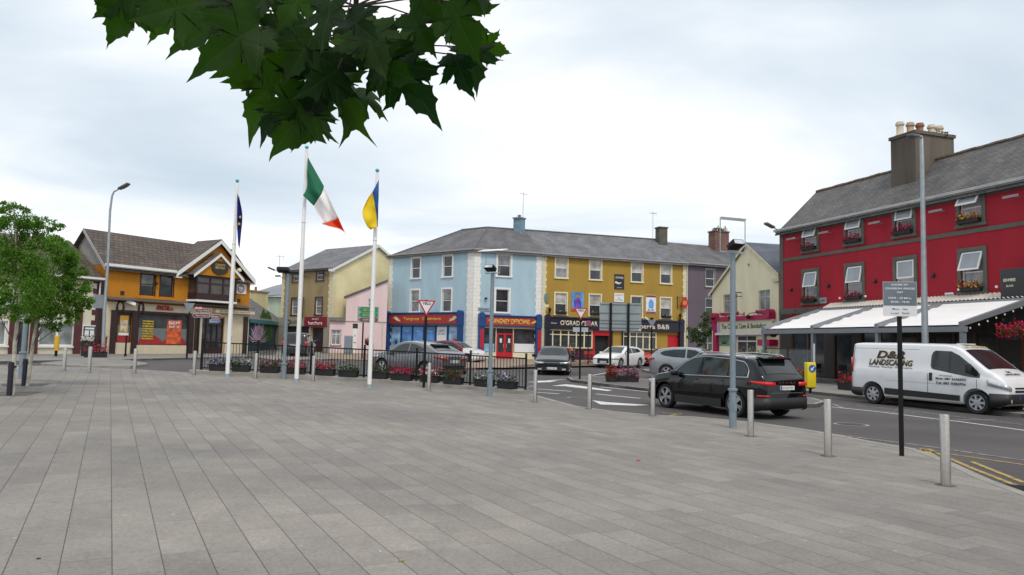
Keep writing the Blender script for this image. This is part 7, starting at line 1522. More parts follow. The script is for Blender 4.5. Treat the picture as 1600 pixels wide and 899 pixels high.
for (sx_, sy_) in (z3(101, 268), z3(97, 292)):
    c = pix(sx_, sy_, Y - .33) - base; q.prism([c + Vector((.04 * (1 if k_ % 2 == 0 else .42) * math.sin(k_ * math.pi / 5), 0, .055 * (1 if k_ % 2 == 0 else .42) * math.cos(k_ * math.pi / 5))) for k_ in range(10)], (0, .13, 0))
q.build('stars', YEL_P, t)
# ================================================================== lamp posts
def lit(P, z0_, z1_): return None
def plaza_post(bx, by, tx, ty, collar, label, head=None, r0=.085, r1=.062, grp='grey plaza lamp posts'):
    P = G(bx, by); H = zat(tx, ty, P.y) - P.z; t = empty('lamp_post', P, 0, label, 'lamp post', grp); zc_ = zat(bx, collar, P.y) - P.z
    q = MB(); q.lathe([(r0, 0), (r0, zc_), (r1, zc_ + .02), (r1 * .9, H)], seg=18); q.build('pole', POSTG, t, smooth=35); q = MB(); q.lathe([(r0 + .001, zc_ - .03), (r0 + .025, zc_ - .02), (r0 + .025, zc_ + .02), (r1, zc_ + .03)], seg=18, caps=False); q.build('collar', POSTG, t)
    q = MB(); q.box(-.04, .04, -r0 - .006, -r0 + .01, .35, zc_ - .25); q.build('service_door', POSTG, t)
    return t, P, H
def frame_head(t, H, w=.75, hh=.85, tilt=.25, pw=.4, pd=.26, lamp=.16):
    h = MB(); h.box(-w / 2, w / 2, -.02, .02, H + .0, H + .035)
    for s in (-1, 1): h.tube([(s * w / 2, 0, H + .02), (s * w / 2, 0, H + hh)], .010, 6)
    o = h.build('panel_frame', GALV, t); h = MB(); h.obox((0, -.02, H + hh - .02), (1, 0, .0), (0, math.cos(tilt), math.sin(tilt)), (0, -math.sin(tilt), math.cos(tilt)), pw, pd, .012); h.build('solar_panel', mat('sky_pale_acrylic', (.80, .83, .84), .25, var=.1), o)  # near-white colour stands in for sky reflected in and seen through the panel
    h = MB(); h.obox((-.02, -.12, H + .16), (1, 0, 0), (0, .9, -.4), (0, .4, .9), .0 + lamp, .13, .065); f_ = bevel(h.build('floodlight', BLACKM, t), .015); h = MB(); h.obox((-.02, -.12, H + .16) , (1, 0, 0), (0, .9, -.4), (0, .4, .9), lamp - .02, .132, .045); h.build('lens', HEADL, f_)
    return o
t, P, H = plaza_post(765, 619, 770.5, 428, 580, 'grey lamp post with tilted panel and floodlight before the blue optician shop'); frame_head(t, H, w=.5, hh=.74, tilt=.22, pw=.42, pd=.2); t.rotation_euler.z = -.5
t, P, H = plaza_post(1145, 669, 1148, 396, 609, 'grey lamp post with wire panel frame standing before the black SUV', r0=.075, r1=.06); frame_head(t, H, w=.62, hh=.74, tilt=-.9, pw=.31, pd=.035, lamp=.13); t.rotation_euler.z = .35
t, P, H = plaza_post(443, 592.5, 451, 428, 569, 'grey lamp post between the left and middle flagpoles'); h = MB(); h.box(-.12, .55, -.05, .05, H, H + .07); h.obox((-.15, -.1, H + .12), (1, 0, 0), (0, .9, -.3), (0, .3, .9), .2, .15, .06); h.build('floodlight', BLACKM, t)
t, P, H = plaza_post(33.5, 592, 44, 425, 551, 'grey lamp post half hidden behind the birch trees')
def street_lamp(bx, Yd, pts, label, r=.085, headw=.32, base=True):
    P = at(bx, Yd); t = empty('street_lamp', P, 0, label, 'street lamp', 'tall galvanised street lamps'); Pt = [Vector((0, 0, 0))] + [pix(x, y, Yd + k_) - P for x, y, k_ in pts]
    n = len(Pt); q = MB(); q.tube(Pt, [r * 1.15, r] + [lerp(r, r * .4, i / (n - 1)) for i in range(2, n)], 12); q.build('pole', GALV, t, smooth=40)
    e_ = Pt[-1]; d = (Pt[-1] - Pt[-2]).normalized(); q = MB(); V = []; 
    s = d.cross(Vector((0, 0, 1))).normalized(); u_ = s.cross(d)
    q.obox(e_ + d * .3, d, s, u_, .34, .13, .055); q.obox(e_ + d * .35 - u_ * .07, d, s, u_, .2, .1, .03); bevel(q.build('lantern', mat('lantern_grey', (.10, .10, .095), .5), t), .03, 2); return t
street_lamp(161.5, 40, [(163, 548 - 60, 0), (168, 420, 0), (172, 330, 0), (175, 307, 0), (178, 300, 0), (187, 295, -.1)], 'street lamp at the corner of the orange takeaway')
street_lamp(1446, 27.5, [(1444.5, 480, 0), (1443, 380, 0), (1441, 260, 0), (1440, 219, 0), (1439.5, 214, 0), (1432, 213, -.3)], 'tall street lamp behind the white van, before the crimson pub', r=.11)
# wall-mounted lamps on eaves corners
for (px_, py_, qx, qy, Yd, lab) in ((1220, 362, 1207, 355, 42.6, 'street lantern on a bracket at the left eaves corner of the crimson pub'), (437, 426, 428, 422, 67.5, 'street lantern on a bracket at the left corner of the butcher shop')):
    a = pix(px_, py_, Yd); b = pix(qx, qy, Yd - .3); t = empty('wall_street_lantern', a, 0, lab, 'street lamp'); q = MB(); q.tube([(0, 0, 0), b - a], .03, 6); q.build('bracket', GALV, t); d = (b - a).normalized(); q = MB(); s = d.cross(Vector((0, 0, 1))).normalized(); q.obox(b - a + d * .25, d, s, s.cross(d), .34, .14, .06); bevel(q.build('lantern', MATS['lantern_grey'], t), .03)
P = pix(436, 425, 69); t = aerial('tv_aerial', P, 1.6, 'comb aerial over the left end of the butcher roof')
# ================================================================== signs
def sign_post(name, base, Hh, label, r=.04, cat='road sign', rz=0.0, group=None, m=BLACKM):
    t = empty(name, base, rz, label, cat, group); q = MB(); q.lathe([(r, 0), (r, Hh), (0, Hh + .01)], seg=12); q.build('post', m, t, smooth=35); return t
SRED = mat('sign_red', (.45, .015, .03), .35, var=.06); SWH = mat('sign_white', (.68, .68, .70), .35, var=.04); SGB = mat('sign_back_grey', (.22, .25, .28), .5, .3, var=.08)
def yield_face(t, z, s, back=False, y=-.05):
    """inverted triangle of side s centred at height z"""
    h = s * .866; tri = lambda k_, dy: [(-s / 2 * k_, dy, z + h / 3 * k_), (s / 2 * k_, dy, z + h / 3 * k_), (0, dy, z - 2 * h / 3 * k_)]
    q = MB(); q.prism(tri(1.0, y), (0, .012, 0)); o = q.build('sign_plate', SGB if back else SRED, t)
    if not back: q = MB(); q.prism(tri(.74, y - .004), (0, .004, 0)); f_ = q.build('sign_face', SWH, o); text('YIELD', s * .48, s * .13, (0, y - .0045, z + h * .13), CHAR, f_, bold=.03, ext=.003)
    q = MB(); q.box(-.06, .06, y + .012, .0, z + h / 3 - .16, z + h / 3 - .11); q.build('clamp', GALV, t); return o
P = G(662, 606); H = zat(668, 468, P.y) - P.z; s_ = 28 / .95 * P.y / F / 1.35
t = sign_post('yield_sign', P, H - .02, 'tall yield sign on a black post rising in front of the grey crossover', .045, rz=.35); yield_face(t, zat(668, 478, P.y) - P.z, .62)
P = G(905, 589, 0); P = at(906.5, 33.0); H = zat(911, 482, 33) - P.z
t = sign_post('yield_sign', P, H, 'yield sign with small blank arms on the island left of the big sign', .042, rz=.05); yield_face(t, zat(911, 488, 33) - P.z, .60)
for s in (-1, 1): q = MB(); q.box(min(s * .04, s * .34), max(s * .04, s * .34), -.05, -.035, zat(911, 519, 33) - P.z, zat(911, 512, 33) - P.z); q.build('side_plate', mat('sign_pale_grey', (.40, .43, .45), .4), t)
P = at(307.5, 40); H = zat(311, 478, 40) - P.z; t = sign_post('yield_sign', P, H, 'small yield sign with brown direction boards before the takeaway door', .05); yield_face(t, zat(311, 483.5, 40) - P.z, .48)
q = MB()
SBR = mat('sign_brown', (.16, .045, .04), .4); 
def arrowboard(t, x0, x1, z0, z1, dirn, m, txt, y=-.07):
    d = (z1 - z0) / 2; P_ = [(x0, y, z0), (x1, y, z0), (x1 + d, y, z0 + d), (x1, y, z1), (x0, y, z1)] if dirn > 0 else [(x0, y, z0), (x1, y, z0), (x1, y, z1), (x0, y, z1), (x0 - d, y, z0 + d)]
    q = MB(); q.prism(P_, (0, .012, 0)); o = q.build('direction_board', SWH, t); c_ = Vector((sum(p[0] for p in P_) / 5, y, (z0 + z1) / 2)); q = MB(); q.prism([c_ + (Vector(p) - c_) * Vector((.97, 1, .86)) + Vector((0, -.004, 0)) for p in P_], (0, .004, 0)); f_ = q.build('board_face', m, o); text(txt, (x1 - x0) * .8, (z1 - z0) * .4, ((x0 + x1) / 2, y - .0045, (z0 + z1) / 2), SWH, f_, ext=.003); return o
def zz(px, py, Y_, P_): return zat(px, py, Y_) - P_.z
arrowboard(t, -.1, .7, zz(311, 488.5, 40, P), zz(311, 482.5, 40, P), -1, SBR, 'Car Park', y=-.075); arrowboard(t, -.22, .6, zz(311, 496.5, 40, P), zz(311, 490, 40, P), -1, SBR, 'Town Centre')
arrowboard(t, .72, 1.15, zz(333, 498.5, 40, P), zz(333, 491, 40, P), 1, SBR, 'Museum', y=-.05); arrowboard(t, .62, 1.1, zz(333, 505, 40, P), zz(333, 499.5, 40, P), 1, mat('sign_blue', (.05, .12, .3), .4), 'Beach', y=-.05)
q = MB(); q.tube([(0, -.03, zz(320, 497, 40, P)), (.95, -.03, zz(333, 497, 40, P))], .02, 6); q.build('bracket', BLACKM, t)
P = at(292.5, 41); H = zat(297, 472, 41) - P.z; t = sign_post('yield_sign', P, H, 'back of a yield sign on a black post before the takeaway window', .05); yield_face(t, zat(297, 479, 41) - P.z, .62, True)
P = at(1018, 47); H = zat(1021, 500, 47) - P.z; t = sign_post('yield_sign', P, H, 'back of a yield sign on a black post beside the red coupe', .045); yield_face(t, zat(1021, 504, 47) - P.z, .56, True)
q = MB(); q.lathe([(0, H), (.1, H + .03), (.12, H + .12), (0, H + .16)], seg=10); q.build('lamp_cap', BLACKM, t)
# no-entry post and bar-front post
P = at(919, 51.5); H = zat(920, 503, 51.5) - P.z; t = sign_post('round_sign', P, H, 'slim post with a small red round sign before the ochre pub window', .035); q = MB(); q.lathe([(0, -.05), (.2, -.05), (.2, -.04), (0, -.04)], (0, 0, H - .1), 'y', 20); o = q.build('sign_plate', SRED, t); q = MB(); q.lathe([(0, -.055), (.13, -.055), (.13, -.05), (0, -.05)], (0, 0, H - .1), 'y', 20); q.build('sign_face', mat('sign_blue', (.05, .12, .3), .4), o)
# big sign seen from behind on the island
Ys = 32.5; PL_ = at(950, Ys); x_l, x_r = pix(937, 500, Ys).x, pix(1002, 500, Ys).x; zt_, zb_ = zat(970, 473.5, Ys), zat(970, 517.5, Ys)
t = empty('large_road_sign', Vector(((x_l + x_r) / 2, Ys, PL_.z)), -.02, 'large grey road sign seen from behind on two black posts', 'road sign'); w_ = x_r - x_l
q = MB(); q.box(-w_ / 2, w_ / 2, -.0, .02, zb_ - PL_.z, zt_ - PL_.z); o = q.build('sign_plate', mat('sign_back_pale', (.27, .31, .32), .5, .2, var=.06), t)
for k_ in (0.0, .10, .25, .36, .62, .93): q = MB(); z = lerp(zb_, zt_, k_ + .02) - PL_.z; q.box(-w_ / 2 + .02, w_ / 2 - .02, -.03, -.001, z - .018, z + .018); q.build('channel', SGB, o)
q = MB(); q.box(w_ / 2 - .11, w_ / 2 - .02, -.006, -.001, zb_ - PL_.z + .03, zb_ - PL_.z + .12); q.build('sticker', SWH, o)
for px_ in (953.5, 981): x = pix(px_, 540, Ys).x - (x_l + x_r) / 2; q = MB(); q.lathe([(.052, 0), (.052, zt_ - PL_.z - .02), (0, zt_ - PL_.z)], (x, -.085, 0), seg=12); q.build('post', BLACKM, t, smooth=35)
# flowers at its feet
for px_, Y_, w_, cs, lab, fn_ in ((955.5, 31.6, .45, [RED_P], 'small red trough of flowers at the foot of the big sign', TROUGH), (980, 31.9, 1.0, [PINK_P, RED_P, PURP_P], 'wide trough of pink and purple flowers at the foot of the big sign', TROUGH)):
    P = at(px_, Y_); trough(P, .05, w_, cs, lab, 'planters on the traffic island', seed=int(px_), h=.22, d=.36, fl=170, fs=.045, spill=.4, fo=260)
q = MB()
# keep-left bollard
P = at(1265.5, 27.2); t = empty('keep_left_bollard', P, .15, 'yellow traffic bollard with a white arrow on a blue disc', 'traffic bollard'); YELB = mat('yellow_plastic', (.75, .60, .02), .35, var=.05)
q = MB(); q.lathe([(.05, 0), (.05, .16), (.16, .18), (.16, .2)], seg=16); q.build('base', BLACKM, t); q = MB(); q.box(-.17, .17, -.12, .12, .2, 1.12); bo = bevel(q.build('body', YELB, t), .03, 3)
q = MB(); q.lathe([(0, -.135), (.135, -.135), (.135, -.121), (0, -.121)], (.015, 0, .90), 'y', 28); o = q.build('disc', mat('sign_blue_disc', (.015, .10, .42), .35), bo); q = MB(); c_ = Vector((.015, -.141, .90)); d = Vector((-.68, 0, -.73)); s_ = Vector((.73, 0, -.68))
q.prism([c_ + d * .11, c_ + d * .01 + s_ * .075, c_ + d * .01 + s_ * .02, c_ - d * .1 + s_ * .02, c_ - d * .1 - s_ * .02, c_ + d * .01 - s_ * .02, c_ + d * .01 - s_ * .075], (0, .005, 0)); q.build('arrow', SWH, o)
q = MB(); q.lathe([(0, -.143), (.145, -.143), (.145, -.131), (0, -.131)], (.02, 0, .92), 'y', 28)
# loading bay sign
P = G(1409, 712.5); H = zat(1404, 493, P.y) - P.z; t = sign_post('loading_bay_sign', P, H + .02, 'grey and white loading bay sign on a black post by the plaza edge', .036, rz=-.18)
zt_, zm_, zb_ = zat(1404, 441, P.y) - P.z, zat(1404, 478, P.y) - P.z, zat(1404, 494.5, P.y) - P.z; w_ = 49 * P.y / F; y = -.045
q = MB(); q.box(-w_ / 2, w_ / 2, y, y + .004, zb_, zt_); q.box(-.03, .03, y + .004, .0, zb_, zt_ - .05); o = q.build('sign_plate', SWH, t); q = MB(); q.box(-w_ / 2 + .004, w_ / 2 - .004, y - .003, y - .0005, zm_, zt_ - .004); f_ = q.build('sign_face', mat('sign_slate_grey', (.13, .16, .19), .45), o)
hh = zt_ - zm_
for s_, ww, k_ in (('LOADING BAY', .50, .87), ('COMMERCIAL VEHICLES', .88, .71), ('ONLY', .19, .55), ('MAX - 30 Mins.', .68, .31), ('09.00 - 18.00', .56, .15)): text(s_, w_ * ww, .032, (0, y - .0035, zm_ + hh * k_), SWH, f_, bold=.03, ext=.002)
for s_, ww, k_ in (('Mon - Sat', .46, .68), ('Luan  Sath', .54, .3)): text(s_, w_ * ww, .034, (0, y - .0005, zb_ + (zm_ - zb_) * k_), SGB, o, bold=.01, ext=.002)
# green direction sign
Ys = 50.0; P = at(566, Ys); H = zat(569, 505, Ys) - P.z; t = empty('direction_sign', P, 0, 'grey board with green destination panels on a black post before the pink house', 'road sign')
q = MB(); q.lathe([(.05, 0), (.05, H + .5), (0, H + .52)], seg=10); q.build('post', BLACKM, t); xa, xb = pix(559, 490, Ys).x - P.x, pix(592, 490, Ys).x - P.x; za_, zb_ = zat(575, 479.5, Ys) - P.z, zat(575, 504.5, Ys) - P.z
q = MB(); q.box(xa, xb, -.09, -.06, zb_, za_); o = q.build('board', mat('board_grey', (.27, .31, .32), .5), t); GRN = mat('sign_green_panel', (.01, .22, .10), .4); 
for a, b, m_, tx in ((.66, .96, GRN, 'N22 CORK'), (.33, .63, GRN, 'N71 KENMARE'), (.06, .29, SBR, 'TOWN CENTRE')):
    z0_, z1_ = lerp(zb_, za_, a), lerp(zb_, za_, b); q = MB(); q.box(xa + .26, xb - .06, -.096, -.091, z0_, z1_); q.prism([(xa + .255, -.096, z0_), (xa + .08, -.096, (z0_ + z1_) / 2), (xa + .255, -.096, z1_)], (0, .005, 0)); f_ = q.build('panel', m_, o); text(tx, (xb - xa) * .6, (z1_ - z0_) * .5, ((xa + xb) / 2 + .08, -.097, (z0_ + z1_) / 2), YEL_P if m_ == GRN else SWH, f_, ext=.003)
# small furniture
P = at(165 - 11, 42.3); 
P = at(88, 39.0); t = empty('marker_bollard', P, 0, 'tall yellow and black marker bollard at the road edge behind the birches', 'bollard'); q = MB(); q.lathe([(.07, 0), (.07, .3)], seg=12); q.build('foot', BLACKM, t); q = MB(); q.lathe([(.12, .3), (.12, 1.05), (.10, 1.1), (0, 1.1)], seg=14); q.build('sleeve', mat('yellow_sleeve', (.62, .36, .02), .5), t); q = MB(); q.lathe([(.03, 1.1), (.03, 2.2)], seg=8); q.build('marker_post', UPVC, t)
P = at(150, 41.0); t = sign_post('street_notice', P, zat(153, 461, 41) - P.z, 'leaning dark post with small grey plate at the takeaway corner', .09, m=BRN); q = MB(); q.box(-.25, .3, -.14, -.12, zat(156, 482, 41) - P.z, zat(156, 461, 41) - P.z); q.build('plate', SGB, t)
P = at(196.5, 41.5); t = empty('black_bollard', P, 0, 'short black post on the footpath before the takeaway', 'bollard'); q = MB(); q.lathe([(.05, 0), (.045, 1.15), (0, 1.2)], seg=10); q.build('post', BLACKM, t); q = MB(); q.lathe([(.07, 0), (.07, .12), (.05, .14)], seg=10); q.build('base', BLACKM, t)
for px_, Y_, w_, cs, lab in ((150, 38.8, 1.1, [PINK_P, RED_P], 'low trough of pink flowers on the corner build-out left of the takeaway'), (136, 40.5, .6, [WHT_P], 'dark tub of white flowers by the menu case'), (157, 42.0, .6, [PINK_P, RED_P], 'dark tub of bright pink flowers at the takeaway corner')):
    P = at(px_, Y_); trough(P, .5, w_, cs, lab, 'planters at the takeaway corner', seed=int(px_) + 5, h=.28 if w_ > 1 else .8, d=.5, fl=150, fs=.05, spill=.35, fo=130)
P = at(435, 60.5) 
# utility cabinet
P = at(544, 59.5); t = empty('utility_cabinet', P, 0, 'slim grey utility cabinet against the pink house', 'cabinet'); q = MB(); q.box(-.3, .3, -.2, .2, .04, 1.5); bo = bevel(q.build('body', POSTG, t), .02); q = MB(); q.box(-.26, .26, -.215, -.2, .15, 1.4); q.build('door', POSTG, bo)
P = at(576, 58.5); basket(P + Vector((0, 0, 1.0)), 'small bunch of red flowers before the pink house', [RED_P], .3, 80, 44)
# cafe chairs at the ochre pub
RDC = mat('red_chair', (.45, .03, .02), .5)
for px_, Y_, rz, lab in ((891, 57.5, .4, 'left red chair outside the ochre pub'), (902, 57.8, -1.2, 'red chair next to the dark tub outside the ochre pub'), (918, 57.0, .2, 'red chair left of the ochre pub door'), (925, 57.6, -.3, 'red chair nearest the ochre pub door')):
    chair(at(px_, Y_), rz, RDC, lab, 'red chairs outside the ochre pub')
table(at(897, 57.2), DKM, 'small dark table between the left red chairs', 'tables outside the ochre pub'); table(at(922, 58.2), DKM, 'small dark table beside the ochre pub door', 'tables outside the ochre pub')
P = at(893, 58.6); trough(P, .1, .5, [PINK_P, WHT_P], 'tall dark tub of pink flowers under the ochre pub window', 'tubs outside the ochre pub', seed=77, h=.6, d=.4, fl=60, fs=.06, spill=.7, fo=160)
# small mess on the paving
def bit(px_, py_, pts, m, name, label, cat, th=.003):
    P = G(px_, py_); t = MB(); t.prism([(a, b, .002) for a, b in pts], (0, 0, th)); o = t.build(name, m, None, loc=P); tag(o, label, cat); return o
bit(997, 720.5, [(-.025, -.01), (.0, -.02), (.03, -.008), (.025, .018), (-.01, .022)], mat('red_scrap', (.5, .02, .04), .6), 'red_scrap', 'tiny red scrap lying on the paving in the middle distance', 'litter', .012)
bit(627, 878, [(-.02, -.008), (-.005, -.016), (.012, -.01), (.022, .0), (.01, .012), (-.012, .01)], mat('dry_leaf', (.36, .24, .08), .8), 'fallen_leaf', 'small dry yellow leaf on the near paving', 'leaf', .008)
bit(594, 862.5, [(-.008, -.004), (.008, -.003), (.006, .008)], PWH, 'paper_scrap', 'white paper crumb on the near paving', 'litter', .004)
bit(60, 874, [(-.012, -.004), (.0, -.008), (.016, .002), (-.006, .006)], mat('dark_leaf', (.03, .025, .02), .8), 'fallen_leaf', 'dark dead leaf on the paving at lower left', 'leaf', .006)
# tree grilles under the birches
GRIT = mat('tree_pit_gravel', (.10, .09, .08), .95, var=.4, scale=20)
for P_ in ([(-60, 603), (-40, 611), (52, 611), (80, 602), (60, 600)], [(-20, 618), (-60, 628), (-120, 640), (-120, 625), (70, 612), (65, 617)]): pass
sheet('tree_pit', [(5, 603.5), (0, 599.8), (80, 599.8), (66, 603.8)], GRIT, .004, wall=0); sheet('tree_pit', [(-40, 619), (-40, 613), (68, 612.6), (42, 619)], GRIT, .004, wall=0)
# ================================================================== trees
BARK = mat('birch_bark', (.42, .39, .33), .8, var=.45, scale=7, detail=8, streak=False); LIMB = mat('limb_bark', (.12, .09, .06), .85, var=.3); SAPB = mat('sapling_bark', (.10, .08, .06), .9, var=.3)
BIRL = leaf_mat('birch_leaves', (.05, .12, .018), (.13, .25, .036), .48, .5)
def leafcloud(mb, clumps, n, size, rr, mi=0, cup=.5):
    tot = sum(c[1] ** 2 for c in clumps)
    for c, r, fl in clumps:
        subs = [(Vector((0, 0, 0)), r * .85)] * 3 + [(Vector((rr.gauss(0, 1), rr.gauss(0, 1), rr.gauss(0, 1))).normalized() * r * rr.uniform(.6, .95), r * rr.uniform(.18, .42)) for _ in range(9)]
        for _ in range(int(n * r * r / tot)):
            so_, sr_ = rr.choice(subs); v = so_ + Vector((rr.gauss(0, 1), rr.gauss(0, 1), rr.gauss(0, 1))).normalized() * sr_ * rr.random() ** .5; p = Vector(c) + Vector((v.x, v.y, v.z * fl))
            a = Vector((rr.uniform(-1, 1), rr.uniform(-1, 1), rr.uniform(-1.2, .2))).normalized(); b = a.cross(Vector((rr.uniform(-1, 1), rr.uniform(-1, 1), rr.uniform(-1, 1)))).normalized(); s_ = size * rr.uniform(.6, 1.3)
            mb.add([p, p + a * s_ * .5 + b * s_ * .38, p + a * s_, p + a * s_ * .5 - b * s_ * .38], [(0, 1, 2, 3)], mi)
def tree(name, label, base, trunk, clumps, n, size, lm, bm_, seed, twigs=40, r0=.05, guard=None, group=None):
    rr = random.Random(seed); t = empty(name, base, 0, label, 'tree', group); q = MB(); N = len(trunk); lb_ = MB(); q.tube([p - base for p in trunk], [lerp(r0, r0 * .25, i / (N - 1)) for i in range(N)], 10); top_ = trunk
    for c, r, fl in clumps:
        c = Vector(c); zz_ = min(max(c.z - .6 * r, trunk[1].z), trunk[-1].z); k_ = min(range(N), key=lambda i: abs(trunk[i].z - (zz_ - .5))); s = trunk[k_] - base; e_ = c - base; m_ = (s + e_) / 2 + Vector((rr.uniform(-.1, .1), rr.uniform(-.1, .1), .1)); lb_.tube([s, m_, e_], [r0 * .28, r0 * .16, r0 * .06], 6)
        for _ in range(4): v_ = Vector((rr.gauss(0, 1), rr.gauss(0, 1), rr.gauss(.3, .8))).normalized() * r * .85; lb_.tube([m_.lerp(e_, .6), e_ + v_ * .5 + Vector((0, 0, .05)), e_ + v_], [r0 * .10, r0 * .07, r0 * .03], 4)
    q.build('trunk', bm_, t, smooth=50); lb_.build('limbs', LIMB, t); q = MB(); leafcloud(q, [(Vector(c) - base, r, fl) for c, r, fl in clumps], n, size, rr); q.build('crown', lm, t, fix=False); return t
rr = random.Random(5)
Yb = 17.8
b1 = G(19, 618); Y1_ = b1.y; b2 = G(43, 603.5); Y2_ = b2.y; print('birches', b1, b2)
def cl(px_, py_, rpx, Y_, dy=0, fl=.85): return (pix(px_, py_, Y_ + dy), rpx * Y_ / F, fl)
tk1 = [b1, pix(23, 540, Y1_), pix(28, 490, Y1_), pix(30, 440, Y1_), pix(26, 390, Y1_), pix(22, 330, Y1_)]
c1 = [cl(20, 420, 42, Y1_), cl(-25, 430, 45, Y1_, .4), cl(55, 400, 32, Y1_, -.3), cl(10, 375, 34, Y1_, .2), cl(35, 450, 40, Y1_, -.4), cl(25, 342, 30, Y1_), cl(60, 372, 30, Y1_, .2), cl(85, 385, 24, Y1_, -.2), cl(0, 395, 30, Y1_, -.3), cl(-30, 375, 38, Y1_), cl(48, 350, 20, Y1_, .1), cl(72, 352, 16, Y1_), cl(92, 355, 12, Y1_), cl(12, 324, 14, Y1_), cl(-10, 470, 34, Y1_), cl(28, 485, 22, Y1_, -.2), cl(40, 327, 9, Y1_), cl(0, 345, 16, Y1_)]
tree('birch_tree', 'slender birch with pale trunk, the nearer and left of the pair', b1, tk1, c1, 25000, .05, BIRL, BARK, 11, group='birch trees on the plaza')
tk2 = [b2, pix(51, 540, Y2_), pix(58, 500, Y2_), pix(62, 460, Y2_), pix(70, 420, Y2_), pix(78, 385, Y2_)]
c2 = [cl(80, 430, 40, Y2_), cl(105, 450, 32, Y2_, .3), cl(70, 470, 38, Y2_, -.3), cl(95, 400, 26, Y2_), cl(120, 470, 22, Y2_), cl(55, 490, 28, Y2_), cl(110, 415, 20, Y2_, .2), cl(60, 440, 34, Y2_, .4), cl(128, 470, 14, Y2_), cl(85, 505, 16, Y2_, .2), cl(115, 500, 13, Y2_), cl(100, 480, 24, Y2_), cl(125, 425, 14, Y2_), cl(85, 378, 14, Y2_), cl(132, 448, 12, Y2_)]
tree('birch_tree', 'birch with twin pale stems, the farther and right of the pair', b2, tk2, c2, 24000, .05, BIRL, BARK, 12, group='birch trees on the plaza')
q = MB()
for (bp, dx, zt_, lab, px_, pt) in ((G(18.5, 618), 0, 0, 'black tree stake beside the nearer birch trunk', 19, 566), (G(40.5, 603), 0, 0, 'black tree stake beside the farther birch trunk', 43, 561)):
    H = zat(px_, pt, bp.y) - bp.z; t = empty('tree_stake', bp + Vector((.0, -.09, 0)), .2, lab, 'stake', 'black stakes at the birches'); q = MB(); q.lathe([(.055, 0), (.055, H), (0, H + .01)], seg=12); q.build('post', mat('navy_stake', (.012, .010, .025), .5), t, smooth=35); q = MB(); q.box(-.06, .06, -.02, .12, H - .12, H - .08); q.build('tree_tie', BLACKM, t)
Ysp = 55.0; b = at(1102, Ysp); tk = [b, pix(1103, 540, Ysp), pix(1103, 520, Ysp), pix(1104, 500, Ysp), pix(1104, 490, Ysp)]
cc = [cl(1100, 512, 17, Ysp), cl(1113, 503, 14, Ysp), cl(1092, 523, 13, Ysp), cl(1082, 530, 9, Ysp), cl(1105, 495, 10, Ysp), cl(1118, 518, 10, Ysp), cl(1095, 536, 8, Ysp), cl(1078, 516, 7, Ysp)]
tree('sapling', 'small leafy sapling on the footpath before the purple house', b, tk, cc, 2600, .14, leaf_mat('sapling_leaves', (.03, .07, .02), (.08, .13, .04), .35), SAPB, 13, r0=.05)
# ================================================================== plane tree hanging over the camera
LEAFP = bpy.data.materials.new('plane_leaf'); LEAFP.use_nodes = True; nt = LEAFP.node_tree; b = nt.nodes['Principled BSDF']; b.inputs['Roughness'].default_value = .55; b.inputs['Specular IOR Level'].default_value = .22
ge = nd(nt, 'ShaderNodeNewGeometry'); rp = nd(nt, 'ShaderNodeValToRGB'); rp.color_ramp.elements[0].color = (.006, .019, .005, 1); rp.color_ramp.elements[1].color = (.030, .072, .009, 1); nt.links.new(ge.outputs['Random Per Island'], rp.inputs[0])
uvn = nd(nt, 'ShaderNodeUVMap'); uvn.uv_map = 'leaf'; sxn = nd(nt, 'ShaderNodeSeparateXYZ'); nt.links.new(uvn.outputs[0], sxn.inputs[0]); fm = node_math(nt)
# midrib and four side veins, in leaf coordinates
lx = fm('ABSOLUTE', sxn.outputs[0]); ly = sxn.outputs[1]
def vein(ang, w): 
    c_, s_ = math.cos(ang), math.sin(ang); dist = fm('ABSOLUTE', fm('SUBTRACT', fm('MULTIPLY', lx, s_), fm('MULTIPLY', ly, c_))); al = fm('ADD', fm('MULTIPLY', lx, c_), fm('MULTIPLY', ly, s_)); return fm('MULTIPLY', fm('LESS_THAN', dist, w), fm('GREATER_THAN', al, 0.0))
v1 = fm('MAXIMUM', fm('LESS_THAN', lx, .009), fm('MAXIMUM', vein(R(48), .008), vein(R(5), .007)))
sec_ = fm('LESS_THAN', fm('ABSOLUTE', fm('SUBTRACT', fm('FRACT', fm('MULTIPLY', fm('SUBTRACT', ly, fm('MULTIPLY', lx, .9)), 6.0)), .5)), .035)
vv = fm('MAXIMUM', v1, fm('MULTIPLY', sec_, .5)); mxn = nd(nt, 'ShaderNodeMix', data_type='RGBA'); nt.links.new(fm('MULTIPLY', vv, .55), mxn.inputs[0]); nt.links.new(rp.outputs[0], mxn.inputs[6]); mxn.inputs[7].default_value = (.05, .10, .028, 1)
nt.links.new(mxn.outputs[2], b.inputs['Base Color']); tr_ = nd(nt, 'ShaderNodeBsdfTranslucent'); hs = nd(nt, 'ShaderNodeHueSaturation'); hs.inputs['Value'].default_value = 2.6; hs.inputs['Saturation'].default_value = 1.25; nt.links.new(rp.outputs[0], hs.inputs['Color']); nt.links.new(hs.outputs[0], tr_.inputs[0]); ms = nd(nt, 'ShaderNodeMixShader'); ms.inputs[0].default_value = .46; nt.links.new(b.outputs[0], ms.inputs[1]); nt.links.new(tr_.outputs[0], ms.inputs[2]); nt.links.new(ms.outputs[0], nt.nodes['Material Output'].inputs[0])
